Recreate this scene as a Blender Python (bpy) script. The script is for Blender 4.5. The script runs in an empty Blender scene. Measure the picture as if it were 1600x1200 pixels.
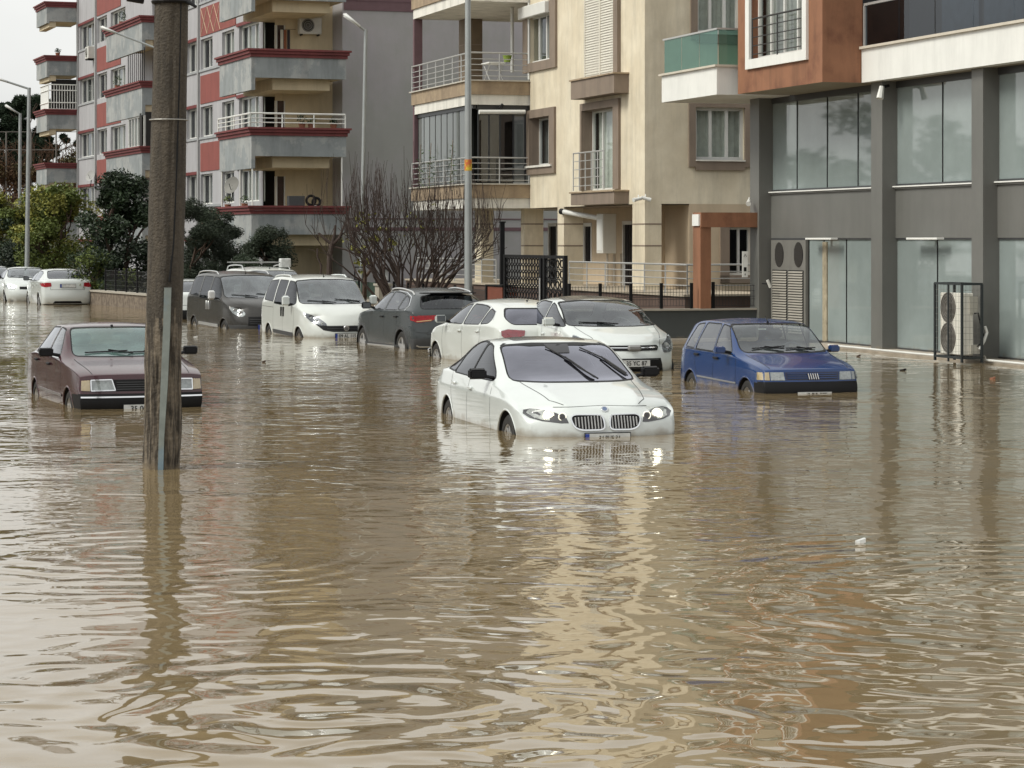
import bpy, bmesh, math, random
from mathutils import Vector, Matrix, noise
from mathutils.bvhtree import BVHTree
R = math.radians
sc = bpy.context.scene
col = sc.collection
random.seed(11)

# ------------------------------------------------------------------ camera, world, light
F = 3900.0; HX = 800.0; HY = 375.0; CH = 2.2          # focal length in px of the 1600 px photo, horizon, camera height over the water
cam = bpy.data.cameras.new('camera'); camo = bpy.data.objects.new('camera', cam); col.objects.link(camo)
camo.location = (0, 0, CH); camo.rotation_euler = (R(90), 0, 0)
cam.sensor_width = 36; cam.lens = 36 * F / 1600; cam.shift_y = -(600 - HY) / 1600
cam.clip_start = 0.5; cam.clip_end = 2000
sc.camera = camo
sc.render.resolution_x = 1024; sc.render.resolution_y = 768

SUN_EL, SUN_AZ = 46, -114            # azimuth measured from +Y (view direction), negative = left
w = bpy.data.worlds.new('World'); sc.world = w; w.use_nodes = True
nt = w.node_tree; nt.nodes.clear()
sky = nt.nodes.new('ShaderNodeTexSky'); sky.sky_type = 'NISHITA'; sky.sun_disc = False
sky.sun_elevation = R(SUN_EL); sky.air_density = 1.0; sky.dust_density = 4.0; sky.ozone_density = 1.0
hs = nt.nodes.new('ShaderNodeHueSaturation'); hs.inputs['Saturation'].default_value = 0.0
bw = nt.nodes.new('ShaderNodeRGBToBW')
# overcast: a cloud layer evens the sky out and gives it soft lighter and darker banks
tc = nt.nodes.new('ShaderNodeTexCoord'); mp = nt.nodes.new('ShaderNodeMapping'); mp.inputs['Scale'].default_value = (1, 1, 2.5)
nz = nt.nodes.new('ShaderNodeTexNoise'); nz.inputs['Scale'].default_value = 2.2; nz.inputs['Detail'].default_value = 5
cr = nt.nodes.new('ShaderNodeMapRange'); cr.inputs[1].default_value = 0.3; cr.inputs[2].default_value = 0.7
cr.inputs[3].default_value = 6.0; cr.inputs[4].default_value = 8.6
cc = nt.nodes.new('ShaderNodeCombineColor')
m1 = nt.nodes.new('ShaderNodeMath'); m1.operation = 'MULTIPLY'; m1.inputs[1].default_value = 1.012
m2 = nt.nodes.new('ShaderNodeMath'); m2.operation = 'MULTIPLY'; m2.inputs[1].default_value = 0.985
mix = nt.nodes.new('ShaderNodeMixRGB'); mix.inputs[0].default_value = 0.72
bg = nt.nodes.new('ShaderNodeBackground'); bg.inputs['Strength'].default_value = 0.092
wo = nt.nodes.new('ShaderNodeOutputWorld')
L = nt.links
L.new(sky.outputs[0], hs.inputs['Color']); L.new(hs.outputs[0], mix.inputs[1])
L.new(tc.outputs['Generated'], mp.inputs[0]); L.new(mp.outputs[0], nz.inputs['Vector']); L.new(nz.outputs['Fac'], cr.inputs[0])
L.new(cr.outputs[0], cc.inputs[0]); L.new(cr.outputs[0], m1.inputs[0]); L.new(m1.outputs[0], cc.inputs[1])
L.new(cr.outputs[0], m2.inputs[0]); L.new(m2.outputs[0], cc.inputs[2]); L.new(cc.outputs[0], mix.inputs[2])
L.new(mix.outputs[0], bg.inputs[0]); L.new(bg.outputs[0], wo.inputs[0])
sd = bpy.data.lights.new('sun', 'SUN'); sd.energy = 1.45; sd.angle = R(20); sd.color = (1.0, 0.97, 0.86)
so = bpy.data.objects.new('sun', sd); col.objects.link(so)
az, el = R(SUN_AZ), R(SUN_EL)          # light comes from the left, a little behind the camera
sdir = Vector((math.sin(az) * math.cos(el), math.cos(az) * math.cos(el), math.sin(el)))
so.rotation_euler = sdir.to_track_quat('Z', 'Y').to_euler(); so.location = (-30, -20, 60)
sky.sun_rotation = az
sc.view_settings.view_transform = 'Standard'; sc.view_settings.look = 'None'; sc.view_settings.exposure = 0.73; sc.view_settings.gamma = 1
sc.render.engine = 'CYCLES'
sc.cycles.max_bounces = 8; sc.cycles.transparent_max_bounces = 12

# ------------------------------------------------------------------ materials
MATS = {}
def mk(name, c, rough=0.6, metal=0.0, spec=0.5, var=0.0, vs=3.0, streak=0.0, coat=0.0, bump=0.0, bs=40.0, emis=None, es=0.0, c2=None, cvs=None, cth=(0.45, 0.62), sc3=(1, 1, 1), mud=None):
    """principled material; var = soft mottling, streak = rain streaks running down, c2 = second colour in patches"""
    if name in MATS: return MATS[name]
    m = bpy.data.materials.new(name); m.use_nodes = True; n = m.node_tree; b = n.nodes['Principled BSDF']
    b.inputs['Base Color'].default_value = (*c, 1); b.inputs['Roughness'].default_value = rough
    b.inputs['Metallic'].default_value = metal; b.inputs['Specular IOR Level'].default_value = spec
    if coat: b.inputs['Coat Weight'].default_value = coat; b.inputs['Coat Roughness'].default_value = 0.03
    last = None
    t = n.nodes.new('ShaderNodeTexCoord')
    def rgb(v):
        q = n.nodes.new('ShaderNodeRGB'); q.outputs[0].default_value = (*v, 1); return q.outputs[0]
    if c2:
        mpp = n.nodes.new('ShaderNodeMapping'); mpp.inputs['Scale'].default_value = sc3; n.links.new(t.outputs['Object'], mpp.inputs[0])
        a = n.nodes.new('ShaderNodeTexNoise'); a.inputs['Scale'].default_value = cvs or vs; a.inputs['Detail'].default_value = 6; a.inputs['Roughness'].default_value = 0.65
        n.links.new(mpp.outputs[0], a.inputs['Vector'])
        r_ = n.nodes.new('ShaderNodeMapRange'); r_.inputs[1].default_value = cth[0]; r_.inputs[2].default_value = cth[1]; n.links.new(a.outputs['Fac'], r_.inputs[0])
        x = n.nodes.new('ShaderNodeMixRGB'); n.links.new(r_.outputs[0], x.inputs[0]); n.links.new(rgb(c), x.inputs[1]); n.links.new(rgb(c2), x.inputs[2]); last = x.outputs[0]
    if var:
        a = n.nodes.new('ShaderNodeTexNoise'); a.inputs['Scale'].default_value = vs; a.inputs['Detail'].default_value = 6; a.inputs['Roughness'].default_value = 0.6
        n.links.new(t.outputs['Object'], a.inputs['Vector'])
        r_ = n.nodes.new('ShaderNodeMapRange'); r_.inputs[1].default_value = 0.25; r_.inputs[2].default_value = 0.75; r_.inputs[3].default_value = 1 - var; r_.inputs[4].default_value = 1 + var * 0.6
        n.links.new(a.outputs['Fac'], r_.inputs[0])
        x = n.nodes.new('ShaderNodeMixRGB'); x.blend_type = 'MULTIPLY'; x.inputs[0].default_value = 1
        n.links.new(last or rgb(c), x.inputs[1]); n.links.new(r_.outputs[0], x.inputs[2]); last = x.outputs[0]
    if streak:
        mpp = n.nodes.new('ShaderNodeMapping'); mpp.inputs['Scale'].default_value = (1.5, 1.5, 0.22); n.links.new(t.outputs['Object'], mpp.inputs[0])
        a = n.nodes.new('ShaderNodeTexNoise'); a.inputs['Scale'].default_value = 1.6; a.inputs['Detail'].default_value = 7; a.inputs['Roughness'].default_value = 0.7
        n.links.new(mpp.outputs[0], a.inputs['Vector'])
        r_ = n.nodes.new('ShaderNodeMapRange'); r_.inputs[1].default_value = 0.46; r_.inputs[2].default_value = 0.72; r_.inputs[3].default_value = 1; r_.inputs[4].default_value = 1 - streak
        n.links.new(a.outputs['Fac'], r_.inputs[0])
        x = n.nodes.new('ShaderNodeMixRGB'); x.blend_type = 'MULTIPLY'; x.inputs[0].default_value = 1
        n.links.new(last or rgb(c), x.inputs[1]); n.links.new(r_.outputs[0], x.inputs[2]); last = x.outputs[0]
    if mud:      # silt left by the flood: a ragged band just over the water
        ge = n.nodes.new('ShaderNodeNewGeometry'); sx = n.nodes.new('ShaderNodeSeparateXYZ'); n.links.new(ge.outputs['Position'], sx.inputs[0])
        a = n.nodes.new('ShaderNodeTexNoise'); a.inputs['Scale'].default_value = 5; a.inputs['Detail'].default_value = 6; n.links.new(ge.outputs['Position'], a.inputs['Vector'])
        q = n.nodes.new('ShaderNodeMath'); q.operation = 'MULTIPLY_ADD'; q.inputs[1].default_value = -mud[0]*2.2; n.links.new(a.outputs['Fac'], q.inputs[0]); n.links.new(sx.outputs[2], q.inputs[2])
        r_ = n.nodes.new('ShaderNodeMapRange'); r_.inputs[1].default_value = -mud[0]*.35; r_.inputs[2].default_value = -mud[0]*1.1; r_.inputs[3].default_value = 0; r_.inputs[4].default_value = mud[1]; n.links.new(q.outputs[0], r_.inputs[0])
        x = n.nodes.new('ShaderNodeMixRGB'); n.links.new(r_.outputs[0], x.inputs[0]); n.links.new(last or rgb(c), x.inputs[1]); n.links.new(rgb((.20, .155, .10)), x.inputs[2]); last = x.outputs[0]
    if last: n.links.new(last, b.inputs['Base Color'])
    if bump:
        a = n.nodes.new('ShaderNodeTexNoise'); a.inputs['Scale'].default_value = bs; a.inputs['Detail'].default_value = 5
        n.links.new(t.outputs['Object'], a.inputs['Vector'])
        bp = n.nodes.new('ShaderNodeBump'); bp.inputs['Strength'].default_value = bump; bp.inputs['Distance'].default_value = 0.02
        n.links.new(a.outputs['Fac'], bp.inputs['Height']); n.links.new(bp.outputs[0], b.inputs['Normal'])
    if emis: b.inputs['Emission Color'].default_value = (*emis, 1); b.inputs['Emission Strength'].default_value = es
    MATS[name] = m; return m

def glass(name, tint, amount=0.85, rough=0.0, body=(0.02, 0.02, 0.025), ior=1.5, dif=0.0, fm=1.5, f0=0.04, gc=(0.93, 0.95, 1.0)):
    """thin pane: fresnel mirror over a tinted see-through sheet; dif = share of diffuse film in the body colour"""
    if name in MATS: return MATS[name]
    m = bpy.data.materials.new(name); m.use_nodes = True; n = m.node_tree; n.nodes.clear()
    o = n.nodes.new('ShaderNodeOutputMaterial'); g = n.nodes.new('ShaderNodeBsdfGlossy'); g.inputs['Roughness'].default_value = rough
    g.inputs['Color'].default_value = (*gc, 1)
    tr = n.nodes.new('ShaderNodeBsdfTransparent'); tr.inputs['Color'].default_value = (*tint, 1)
    df = n.nodes.new('ShaderNodeBsdfDiffuse'); df.inputs['Color'].default_value = (*body, 1)
    ms = n.nodes.new('ShaderNodeMixShader'); ms.inputs[0].default_value = 1 - amount if dif == 0 else dif
    n.links.new(tr.outputs[0], ms.inputs[1]); n.links.new(df.outputs[0], ms.inputs[2])
    if fm >= 1.5:      # film of dried rain, plus mottled cloud reflection painted into car glass
        t = n.nodes.new('ShaderNodeTexCoord'); a = n.nodes.new('ShaderNodeTexNoise'); a.inputs['Scale'].default_value = 3.5; a.inputs['Detail'].default_value = 5; n.links.new(t.outputs['Object'], a.inputs['Vector'])
        r_ = n.nodes.new('ShaderNodeMapRange'); r_.inputs[1].default_value = .4; r_.inputs[2].default_value = .7; r_.inputs[3].default_value = dif; r_.inputs[4].default_value = dif+.16; n.links.new(a.outputs['Fac'], r_.inputs[0]); n.links.new(r_.outputs[0], ms.inputs[0])
    lw = n.nodes.new('ShaderNodeLayerWeight'); lw.inputs['Blend'].default_value = 0.5
    pw = n.nodes.new('ShaderNodeMath'); pw.operation = 'POWER'; pw.inputs[1].default_value = 4.2; n.links.new(lw.outputs['Facing'], pw.inputs[0])
    ad = n.nodes.new('ShaderNodeMath'); ad.operation = 'MULTIPLY_ADD'; ad.inputs[1].default_value = min(1.0, fm*.85); ad.inputs[2].default_value = f0+.04*fm; ad.use_clamp = True
    n.links.new(pw.outputs[0], ad.inputs[0])
    mf = n.nodes.new('ShaderNodeMixShader'); n.links.new(ad.outputs[0], mf.inputs[0]); n.links.new(ms.outputs[0], mf.inputs[1]); n.links.new(g.outputs[0], mf.inputs[2])
    n.links.new(mf.outputs[0], o.inputs[0]); MATS[name] = m; return m

# ------------------------------------------------------------------ mesh collector and things
class MB:
    def __init__(s): s.v = []; s.f = []; s.m = []; s.cur = 0
    def quad(s, a, b, c, d):
        i = len(s.v); s.v += [tuple(a), tuple(b), tuple(c), tuple(d)]; s.f.append((i, i+1, i+2, i+3)); s.m.append(s.cur)
    def poly(s, pts):
        i = len(s.v); s.v += [tuple(p) for p in pts]; s.f.append(tuple(range(i, i+len(pts)))); s.m.append(s.cur)
    def box(s, x0, x1, y0, y1, z0, z1, bev=0.0):
        x0, x1 = min(x0, x1), max(x0, x1); y0, y1 = min(y0, y1), max(y0, y1); z0, z1 = min(z0, z1), max(z0, z1)
        i = len(s.v)
        s.v += [(x0,y0,z0),(x1,y0,z0),(x1,y1,z0),(x0,y1,z0),(x0,y0,z1),(x1,y0,z1),(x1,y1,z1),(x0,y1,z1)]
        for q in ((0,3,2,1),(4,5,6,7),(0,1,5,4),(1,2,6,5),(2,3,7,6),(3,0,4,7)): s.f.append(tuple(i+k for k in q)); s.m.append(s.cur)
        return s
    def cyl(s, p0, p1, r0, r1=None, n=10, caps=True):
        p0, p1 = Vector(p0), Vector(p1); r1 = r0 if r1 is None else r1
        d = (p1 - p0)
        if d.length < 1e-6: return s
        d.normalize(); a = d.orthogonal().normalized(); b = d.cross(a); i = len(s.v)
        for p, r_ in ((p0, r0), (p1, r1)):
            for k in range(n):
                t = 2*math.pi*k/n; s.v.append(tuple(p + a*(math.cos(t)*r_) + b*(math.sin(t)*r_)))
        for k in range(n): s.f.append((i+k, i+(k+1)%n, i+n+(k+1)%n, i+n+k)); s.m.append(s.cur)
        if caps:
            s.f.append(tuple(i+k for k in reversed(range(n)))); s.m.append(s.cur)
            s.f.append(tuple(i+n+k for k in range(n))); s.m.append(s.cur)
        return s
    def tube(s, pts, r_, n=8, r1=None):
        N = len(pts) - 1
        pts = [Vector(p) for p in pts]; i0 = len(s.v); prev = None
        for k, p in enumerate(pts):
            d = (pts[min(k+1, N)] - pts[max(k-1, 0)]).normalized()
            a = (prev - d*prev.dot(d)) if prev is not None else d.orthogonal()
            if a.length < 1e-5: a = d.orthogonal()
            a.normalize(); prev = a; b = d.cross(a); rr = r_ if r1 is None else r_ + (r1 - r_)*k/N
            for q in range(n):
                t = 2*math.pi*q/n; s.v.append(tuple(p + a*(math.cos(t)*rr) + b*(math.sin(t)*rr)))
        for k in range(N):
            for q in range(n):
                s.f.append((i0+k*n+q, i0+k*n+(q+1)%n, i0+(k+1)*n+(q+1)%n, i0+(k+1)*n+q)); s.m.append(s.cur)
        s.f.append(tuple(i0+q for q in reversed(range(n)))); s.m.append(s.cur)
        s.f.append(tuple(i0+N*n+q for q in range(n))); s.m.append(s.cur)
        return s
    def ring(s, c, ax, r_, t, n=24, k=8, squash=(1, 1), arc=(0, 2*math.pi)):
        """torus round axis ax"""
        c = Vector(c); ax = Vector(ax).normalized()
        up = Vector((0,0,1)) if abs(ax.z) < 0.9 else Vector((1,0,0)); b = ax.cross(up).normalized(); a = b.cross(ax)
        pts = []
        full = abs(arc[1]-arc[0]) > 6.28
        for q in range(n + 1):
            th = arc[0] + (arc[1]-arc[0])*q/n; pts.append(c + b*(math.cos(th)*r_*squash[0]) + a*(math.sin(th)*r_*squash[1]))
        return s.tube(pts, t, k)
    def prism(s, poly, fn, d0, d1):
        """poly in 2D swept from depth d0 to d1; fn(p,q,d) -> xyz"""
        i = len(s.v); n = len(poly)
        s.v += [tuple(fn(p, q, d0)) for p, q in poly] + [tuple(fn(p, q, d1)) for p, q in poly]
        s.f.append(tuple(i+k for k in range(n))); s.m.append(s.cur); s.f.append(tuple(i+n+k for k in reversed(range(n)))); s.m.append(s.cur)
        for k in range(n): s.f.append((i+k, i+n+k, i+n+(k+1)%n, i+(k+1)%n)); s.m.append(s.cur)
        return s
    def build(s, name, mat, parent=None, off=(0, 0, 0), smooth=False, bevel=0.0):
        me = bpy.data.meshes.new(name)
        ox, oy, oz = off
        me.from_pydata([(x-ox, y-oy, z-oz) for x, y, z in s.v], [], s.f)
        mats = mat if isinstance(mat, (list, tuple)) else [mat]
        for q in mats: me.materials.append(q)
        for p, mi in zip(me.polygons, s.m): p.material_index = mi if mi < len(mats) else 0
        bm = bmesh.new(); bm.from_mesh(me)
        if bevel:
            bmesh.ops.bevel(bm, geom=bm.edges[:], offset=bevel, segments=1, affect='EDGES', clamp_overlap=True)
        bmesh.ops.recalc_face_normals(bm, faces=bm.faces[:]); bm.to_mesh(me); bm.free()
        if smooth:
            me.polygons.foreach_set('use_smooth', [True]*len(me.polygons)); me.set_sharp_from_angle(angle=R(38))
        o = bpy.data.objects.new(name, me); col.objects.link(o)
        if parent: o.parent = parent
        return o

def thing(name, label, cat, loc=(0,0,0), rz=0.0, group=None):
    o = bpy.data.objects.new(name, None); col.objects.link(o); o.location = loc; o.rotation_euler = (0, 0, rz)
    o.empty_display_size = 0.3
    o['label'] = label; o['category'] = cat
    if group: o['group'] = group
    return o
def tag(o, label, cat, group=None):
    o['label'] = label; o['category'] = cat
    if group: o['group'] = group
    return o
def struct(o, kind='structure'):
    o['kind'] = kind; return o
def copy_tree(o, parent=None):
    c = o.copy(); col.objects.link(c); c.parent = parent
    for ch in o.children: copy_tree(ch, c)
    return c
def text_mb(txt, size, fn, mat, name, parent, depth=0.0, align='CENTER', sx=1.0):
    cu = bpy.data.curves.new('t', 'FONT'); cu.body = txt; cu.size = size; cu.align_x = align; cu.align_y = 'CENTER'; cu.offset = size*0.018
    to = bpy.data.objects.new('t', cu); col.objects.link(to)
    dg = bpy.context.evaluated_depsgraph_get(); dg.update()
    me = bpy.data.meshes.new_from_object(to.evaluated_get(dg)); bpy.data.objects.remove(to); bpy.data.curves.remove(cu)
    for v in me.vertices: v.co = Vector(fn(v.co.x*sx, v.co.y))
    me.name = name; me.materials.clear(); me.materials.append(mat)
    o = bpy.data.objects.new(name, me); col.objects.link(o); o.parent = parent; return o

# pixel of the photo + depth -> place in the scene
def at(x, y, Y): return Vector(((x-HX)/F*Y, Y, CH - (y-HY)/F*Y))
def onwater(x, y): Y = CH*F/(y-HY); return Vector(((x-HX)/F*Y, Y, 0))
def zz(y, Y): return CH - (y-HY)/F*Y
# ------------------------------------------------------------------ car materials
def paint(name, c, var=0.05, metal=0.0, coat=0.8, rough=0.35):
    return mk(name, c, rough=rough, metal=metal, var=var, vs=2.0, coat=coat, mud=(.11, .6))
P_white = paint('paint_white', (0.56, 0.595, 0.585), coat=1.0); P_white2 = paint('paint_cream_white', (0.56, 0.585, 0.56), coat=1.0)
P_blue = paint('paint_blue', (0.001, 0.028, 0.125), coat=.4, rough=0.22); P_maroon = paint('paint_maroon', (0.038, 0.004, 0.009), coat=.5, rough=0.22)
P_grey = paint('paint_grey', (0.036, 0.043, 0.046), coat=.2, rough=0.25); P_brown = paint('paint_taupe', (0.024, 0.022, 0.019), coat=.2, rough=0.25)
BLK = mk('black_trim', (0.009, 0.009, 0.010), 0.5, spec=.2, var=0.2); PLA = mk('grey_plastic', (0.045, 0.047, 0.05), 0.6, var=0.15)
RUB = mk('rubber', (0.018, 0.017, 0.016), 0.75, var=0.3, vs=8); CHR = mk('chrome', (0.75, 0.76, 0.78), 0.12, metal=1.0)
ALU = mk('alloy', (0.42, 0.42, 0.42), 0.4, metal=0.4, var=0.2, vs=10); INT = mk('car_interior', (0.05, 0.05, 0.055), 0.85)
INTL = mk('car_interior_beige', (0.12, 0.115, 0.105), 0.85); SEAM = mk('seam', (0.02, 0.02, 0.02), 0.8)
G_side = glass('side_glass', (0.62, 0.66, 0.66), 1.0); G_ws = glass('windscreen_glass', (0.60, 0.68, 0.68), 1.0, dif=.10, body=(.30, .34, .34), fm=2.2, f0=.08)  # windscreen_glass: grey film puts the sky's reflection into the body colour
G_ws2 = glass('clear_windscreen', (0.70, 0.78, 0.76), 1.0, dif=.02, body=(.20, .23, .23), fm=1.7, f0=.03); G_tint = glass('tinted_glass', (0.10, 0.10, 0.13), 1.0, fm=2.0, f0=.14, gc=(.86, .87, 1.0), body=(.16, .16, .19)); G_green = glass('greenish_windscreen', (0.55, 0.70, 0.66), 1.0, dif=0.24, body=(0.22, 0.36, 0.33))
G_lens = glass('lamp_lens', (0.92, 0.94, 0.95), 1.0)
REFL = mk('reflector', (0.36, 0.38, 0.37), 0.35, metal=0.0, var=0.45, vs=26, spec=.6); REFD = mk('lamp_inner_dark', (0.10, 0.10, 0.105), 0.25, metal=0.6)
LIT = mk('lit_bulb', (1, 1, 1), 0.3, emis=(1.0, 0.93, 0.70), es=5.0); LIT2 = mk('lit_ring', (.6, .6, .55), 0.3, emis=(1.0, 0.94, 0.75), es=.55)
TAIL = mk('tail_red', (0.30, 0.008, 0.014), 0.3, spec=.4, var=0.35, vs=20); AMB = mk('amber', (0.50, 0.36, 0.16), 0.2, coat=1.0, var=0.2, vs=25)
PLATEW = mk('plate_white', (0.55, 0.56, 0.55), 0.5, var=.25, vs=12); PLATEB = mk('plate_blue', (0.02, 0.05, 0.30), 0.5); PLATET = mk('plate_text', (0.015, 0.015, 0.015), 0.6)

def off_poly(poly, e):
    """grow a convex polygon by e"""
    n = len(poly); A = sum(poly[i][0]*poly[(i+1) % n][1]-poly[(i+1) % n][0]*poly[i][1] for i in range(n))
    if A < 0: poly = poly[::-1]
    L_ = []
    for i in range(n):
        (x0, y0), (x1, y1) = poly[i], poly[(i+1) % n]; l = math.hypot(x1-x0, y1-y0); nx, ny = (y1-y0)/l, -(x1-x0)/l
        L_.append((x0+nx*e, y0+ny*e, x1-x0, y1-y0))
    out = []
    for i in range(n):
        x0, y0, dx, dy = L_[i-1]; X0, Y0, DX, DY = L_[i]; det = dx*DY-dy*DX
        if abs(det) < 1e-7: out.append((X0, Y0)); continue
        t = ((X0-x0)*DY-(Y0-y0)*DX)/det; out.append((x0+dx*t, y0+dy*t))
    return out
AX = {'side': (0, 2), 'front': (1, 2), 'rear': (1, 2), 'top': (0, 1)}

def round_poly(pts, r_=0.04, n=3):
    """round the corners of a polygon"""
    out = []; N = len(pts)
    for i in range(N):
        p = Vector(pts[i]); a = Vector(pts[i-1])-p; b = Vector(pts[(i+1) % N])-p
        ra = min(r_, a.length*0.45); rb = min(r_, b.length*0.45); A = p+a.normalized()*ra; B = p+b.normalized()*rb
        for k in range(n+1):
            t = k/n; q = A*(1-t)**2+p*2*t*(1-t)+B*t*t; out.append((q.x, q.y))
    return out

class Shell:
    """car skin: box lattice -> subdivision -> exact cuts for glass, arches and panels"""
    def __init__(s, sp):
        s.sp = sp; st = sp['st'][::-1]; n = len(st)-1; K = 4; m = 5            # st listed front to rear, index 0 = rear
        W = sp['W']; yBm = max(q[1] for q in st); zk = sp['zk']; fx, fz = sp['front']; rx, rz = sp['rear']
        kf = sp.get('kf', (0.95, 0.99, 1.0, 0.99)); bm = bmesh.new(); V = {}
        fr = [0, 0.30, 0.62, 0.86, 1.0]                                     # centre .. rail
        cF, cR = sp.get('cF', 0.26), sp.get('cR', 0.15)
        def cv(i):
            q = st[i]
            if len(q) > 6: return q[6]
            return {n: cF, n-1: cF*0.42, 0: -cR, 1: -cR*0.6}.get(i, 0.03)
        def top(i, j):
            x, yB, zB, yR, zR, zC = st[i][:6]; a = abs(j); sg = 1 if j >= 0 else -1
            if a <= 3:
                y = yR*[0, 0.36, 0.74, 1.0][a]; z = zC-(zC-zR)*(y/yR)**2.4+(sp.get('ridge', 0.0) if a == 2 and x > sp['cab'][0]+.1 else 0)
            elif a == 4: y = yR+(yB-yR)*0.52+0.012; z = zR+(zB-zR)*0.5
            else: y, z = yB, zB
            return (x-cv(i)*(y/yB)**2.2, sg*y, z)
        def side(i, k, sg):
            x, yB, zB = st[i][:3]; w_ = W*kf[k]*(yB/yBm)**0.8
            if i == n: return (fx[k]-cF, sg*w_*sp.get('cw', 0.99), fz[k] if fz[k] < zB else zB-0.02)
            if i == 0: return (rx[k]+cR, sg*w_*sp.get('cw', 0.99), rz[k])
            z = zk[k]; z = min(z, zB-0.03*(4-k))
            return (x-cv(i), sg*w_, z)
        def face(i, j, k):
            a = abs(j)/m; sg = 1 if j >= 0 else -1; w_ = abs(side(i, k, 1)[1]); y = w_*[0, 0.26, 0.5, 0.72, 0.89, 1.0][abs(j)]
            if i == n: return (fx[k]-cF*(y/w_)**2.6, sg*y, fz[k])
            return (rx[k]+cR*(y/w_)**2.6, sg*y, rz[k])
        def vv(i, j, k):
            key = (i, j, k)
            if key not in V:
                if k == K: p = top(i, j)
                elif abs(j) == m: p = side(i, k, 1 if j > 0 else -1)
                else: p = face(i, j, k)
                V[key] = bm.verts.new(p)
            return V[key]
        for i in range(n):
            for j in range(-m, m): bm.faces.new((vv(i, j, K), vv(i+1, j, K), vv(i+1, j+1, K), vv(i, j+1, K)))
            for k in range(K):
                for jj in (-m, m): bm.faces.new((vv(i, jj, k), vv(i+1, jj, k), vv(i+1, jj, k+1), vv(i, jj, k+1)))
        for ii in (0, n):
            for j in range(-m, m):
                for k in range(K): bm.faces.new((vv(ii, j, k), vv(ii, j+1, k), vv(ii, j+1, k+1), vv(ii, j, k+1)))
        cl = bm.edges.layers.float.new('crease_edge'); inv = {v: k for k, v in V.items()}
        cB, cRl, cE = sp.get('crB', 0.35), sp.get('crR', 0.15), sp.get('crE', 0.3)
        for e in bm.edges:
            a, b = inv[e.verts[0]], inv[e.verts[1]]
            if a[2] == b[2] == K and abs(a[1]) == m and a[1] == b[1]: e[cl] = cB
            elif a[2] == b[2] == K and abs(a[1]) == 3 and a[1] == b[1]: e[cl] = cRl
            elif a[2] == b[2] == K and abs(a[1]) == 2 and a[1] == b[1] and st[a[0]][0] > sp['cab'][0] and sp.get('ridge'): e[cl] = .9
            elif a[2] == b[2] == K and a[0] == b[0] and a[0] in (0, n): e[cl] = cE
            elif a[0] == b[0] and a[0] in (0, n) and abs(a[1]) == m and a[1] == b[1]: e[cl] = sp.get('crC', 0.0)
            elif a[2] == b[2] == 3 and abs(a[1]) == m and a[1] == b[1]: e[cl] = sp.get('cr3', 0.15)
            elif a[2] == b[2] == K and a[0] == b[0] and a[0] in sp.get('crX', ()): e[cl] = 0.6
        for v in bm.verts: v.co.y *= sp.get('wide', 1.0)
        bmesh.ops.recalc_face_normals(bm, faces=bm.faces[:])
        me = bpy.data.meshes.new('cage'); bm.to_mesh(me); bm.free(); ob = bpy.data.objects.new('cage', me); col.objects.link(ob)
        md = ob.modifiers.new('s', 'SUBSURF'); md.levels = sp.get('lev', 3); md.render_levels = md.levels
        dg = bpy.context.evaluated_depsgraph_get(); dg.update(); em = bpy.data.meshes.new_from_object(ob.evaluated_get(dg))
        bpy.data.objects.remove(ob); s.bm = bmesh.new(); s.bm.from_mesh(em)
        bmesh.ops.recalc_face_normals(s.bm, faces=s.bm.faces[:])
        for f in s.bm.faces:
            c_ = f.calc_center_median()
            if c_.z > 0.5 and abs(c_.y) > 0.5 and abs(f.normal.y) > 0.8:
                if f.normal.y*c_.y < 0: bmesh.ops.reverse_faces(s.bm, faces=s.bm.faces[:])
                break
        s.bvh = BVHTree.FromBMesh(s.bm); s.lay = s.bm.faces.layers.int.new('reg'); s.parts = {0: None}; s.names = {}
        s.dead = -1
    def cut(s, view, poly, reg, sgn=1, filt=None, only=None):
        a0, a1 = AX[view]; bm = s.bm; lo0 = min(p[0] for p in poly)-0.1; hi0 = max(p[0] for p in poly)+0.1; lo1 = min(p[1] for p in poly)-0.1; hi1 = max(p[1] for p in poly)+0.1
        def ok(f):
            c = f.calc_center_median(); nn = f.normal
            if not (lo0 < c[a0] < hi0 and lo1 < c[a1] < hi1): return False
            if only is not None and f[s.lay] not in only: return False
            if view == 'side': return c.y*sgn > 0.3 and nn.y*sgn > 0.25
            if view == 'front': return nn.x > 0.12 and c.x > s.sp.get('fmin', -0.2)
            if view == 'rear': return nn.x < -0.12 and c.x < s.sp.get('rmax', -0.3)
            return nn.z > 0.3
        fs = [f for f in bm.faces if ok(f) and (filt is None or filt(f))]
        n = len(poly); A = sum(poly[i][0]*poly[(i+1) % n][1]-poly[(i+1) % n][0]*poly[i][1] for i in range(n))
        if A < 0: poly = poly[::-1]
        for i in range(n):
            (x0, y0), (x1, y1) = poly[i], poly[(i+1) % n]; l = math.hypot(x1-x0, y1-y0)
            if l < 1e-5: continue
            no = [0, 0, 0]; no[a0] = (y1-y0)/l; no[a1] = -(x1-x0)/l; co = [0, 0, 0]; co[a0] = x0; co[a1] = y0
            no = Vector(no); co = Vector(co)
            geom = set(fs)
            for f in fs: geom.update(f.edges); geom.update(f.verts)
            res = bmesh.ops.bisect_plane(bm, geom=list(geom), dist=1e-5, plane_co=co, plane_no=no)
            fs = [f for f in res['geom'] if isinstance(f, bmesh.types.BMFace) and (f.calc_center_median()-co).dot(no) < 0]
            if not fs: return
        for f in fs: f[s.lay] = reg
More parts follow.
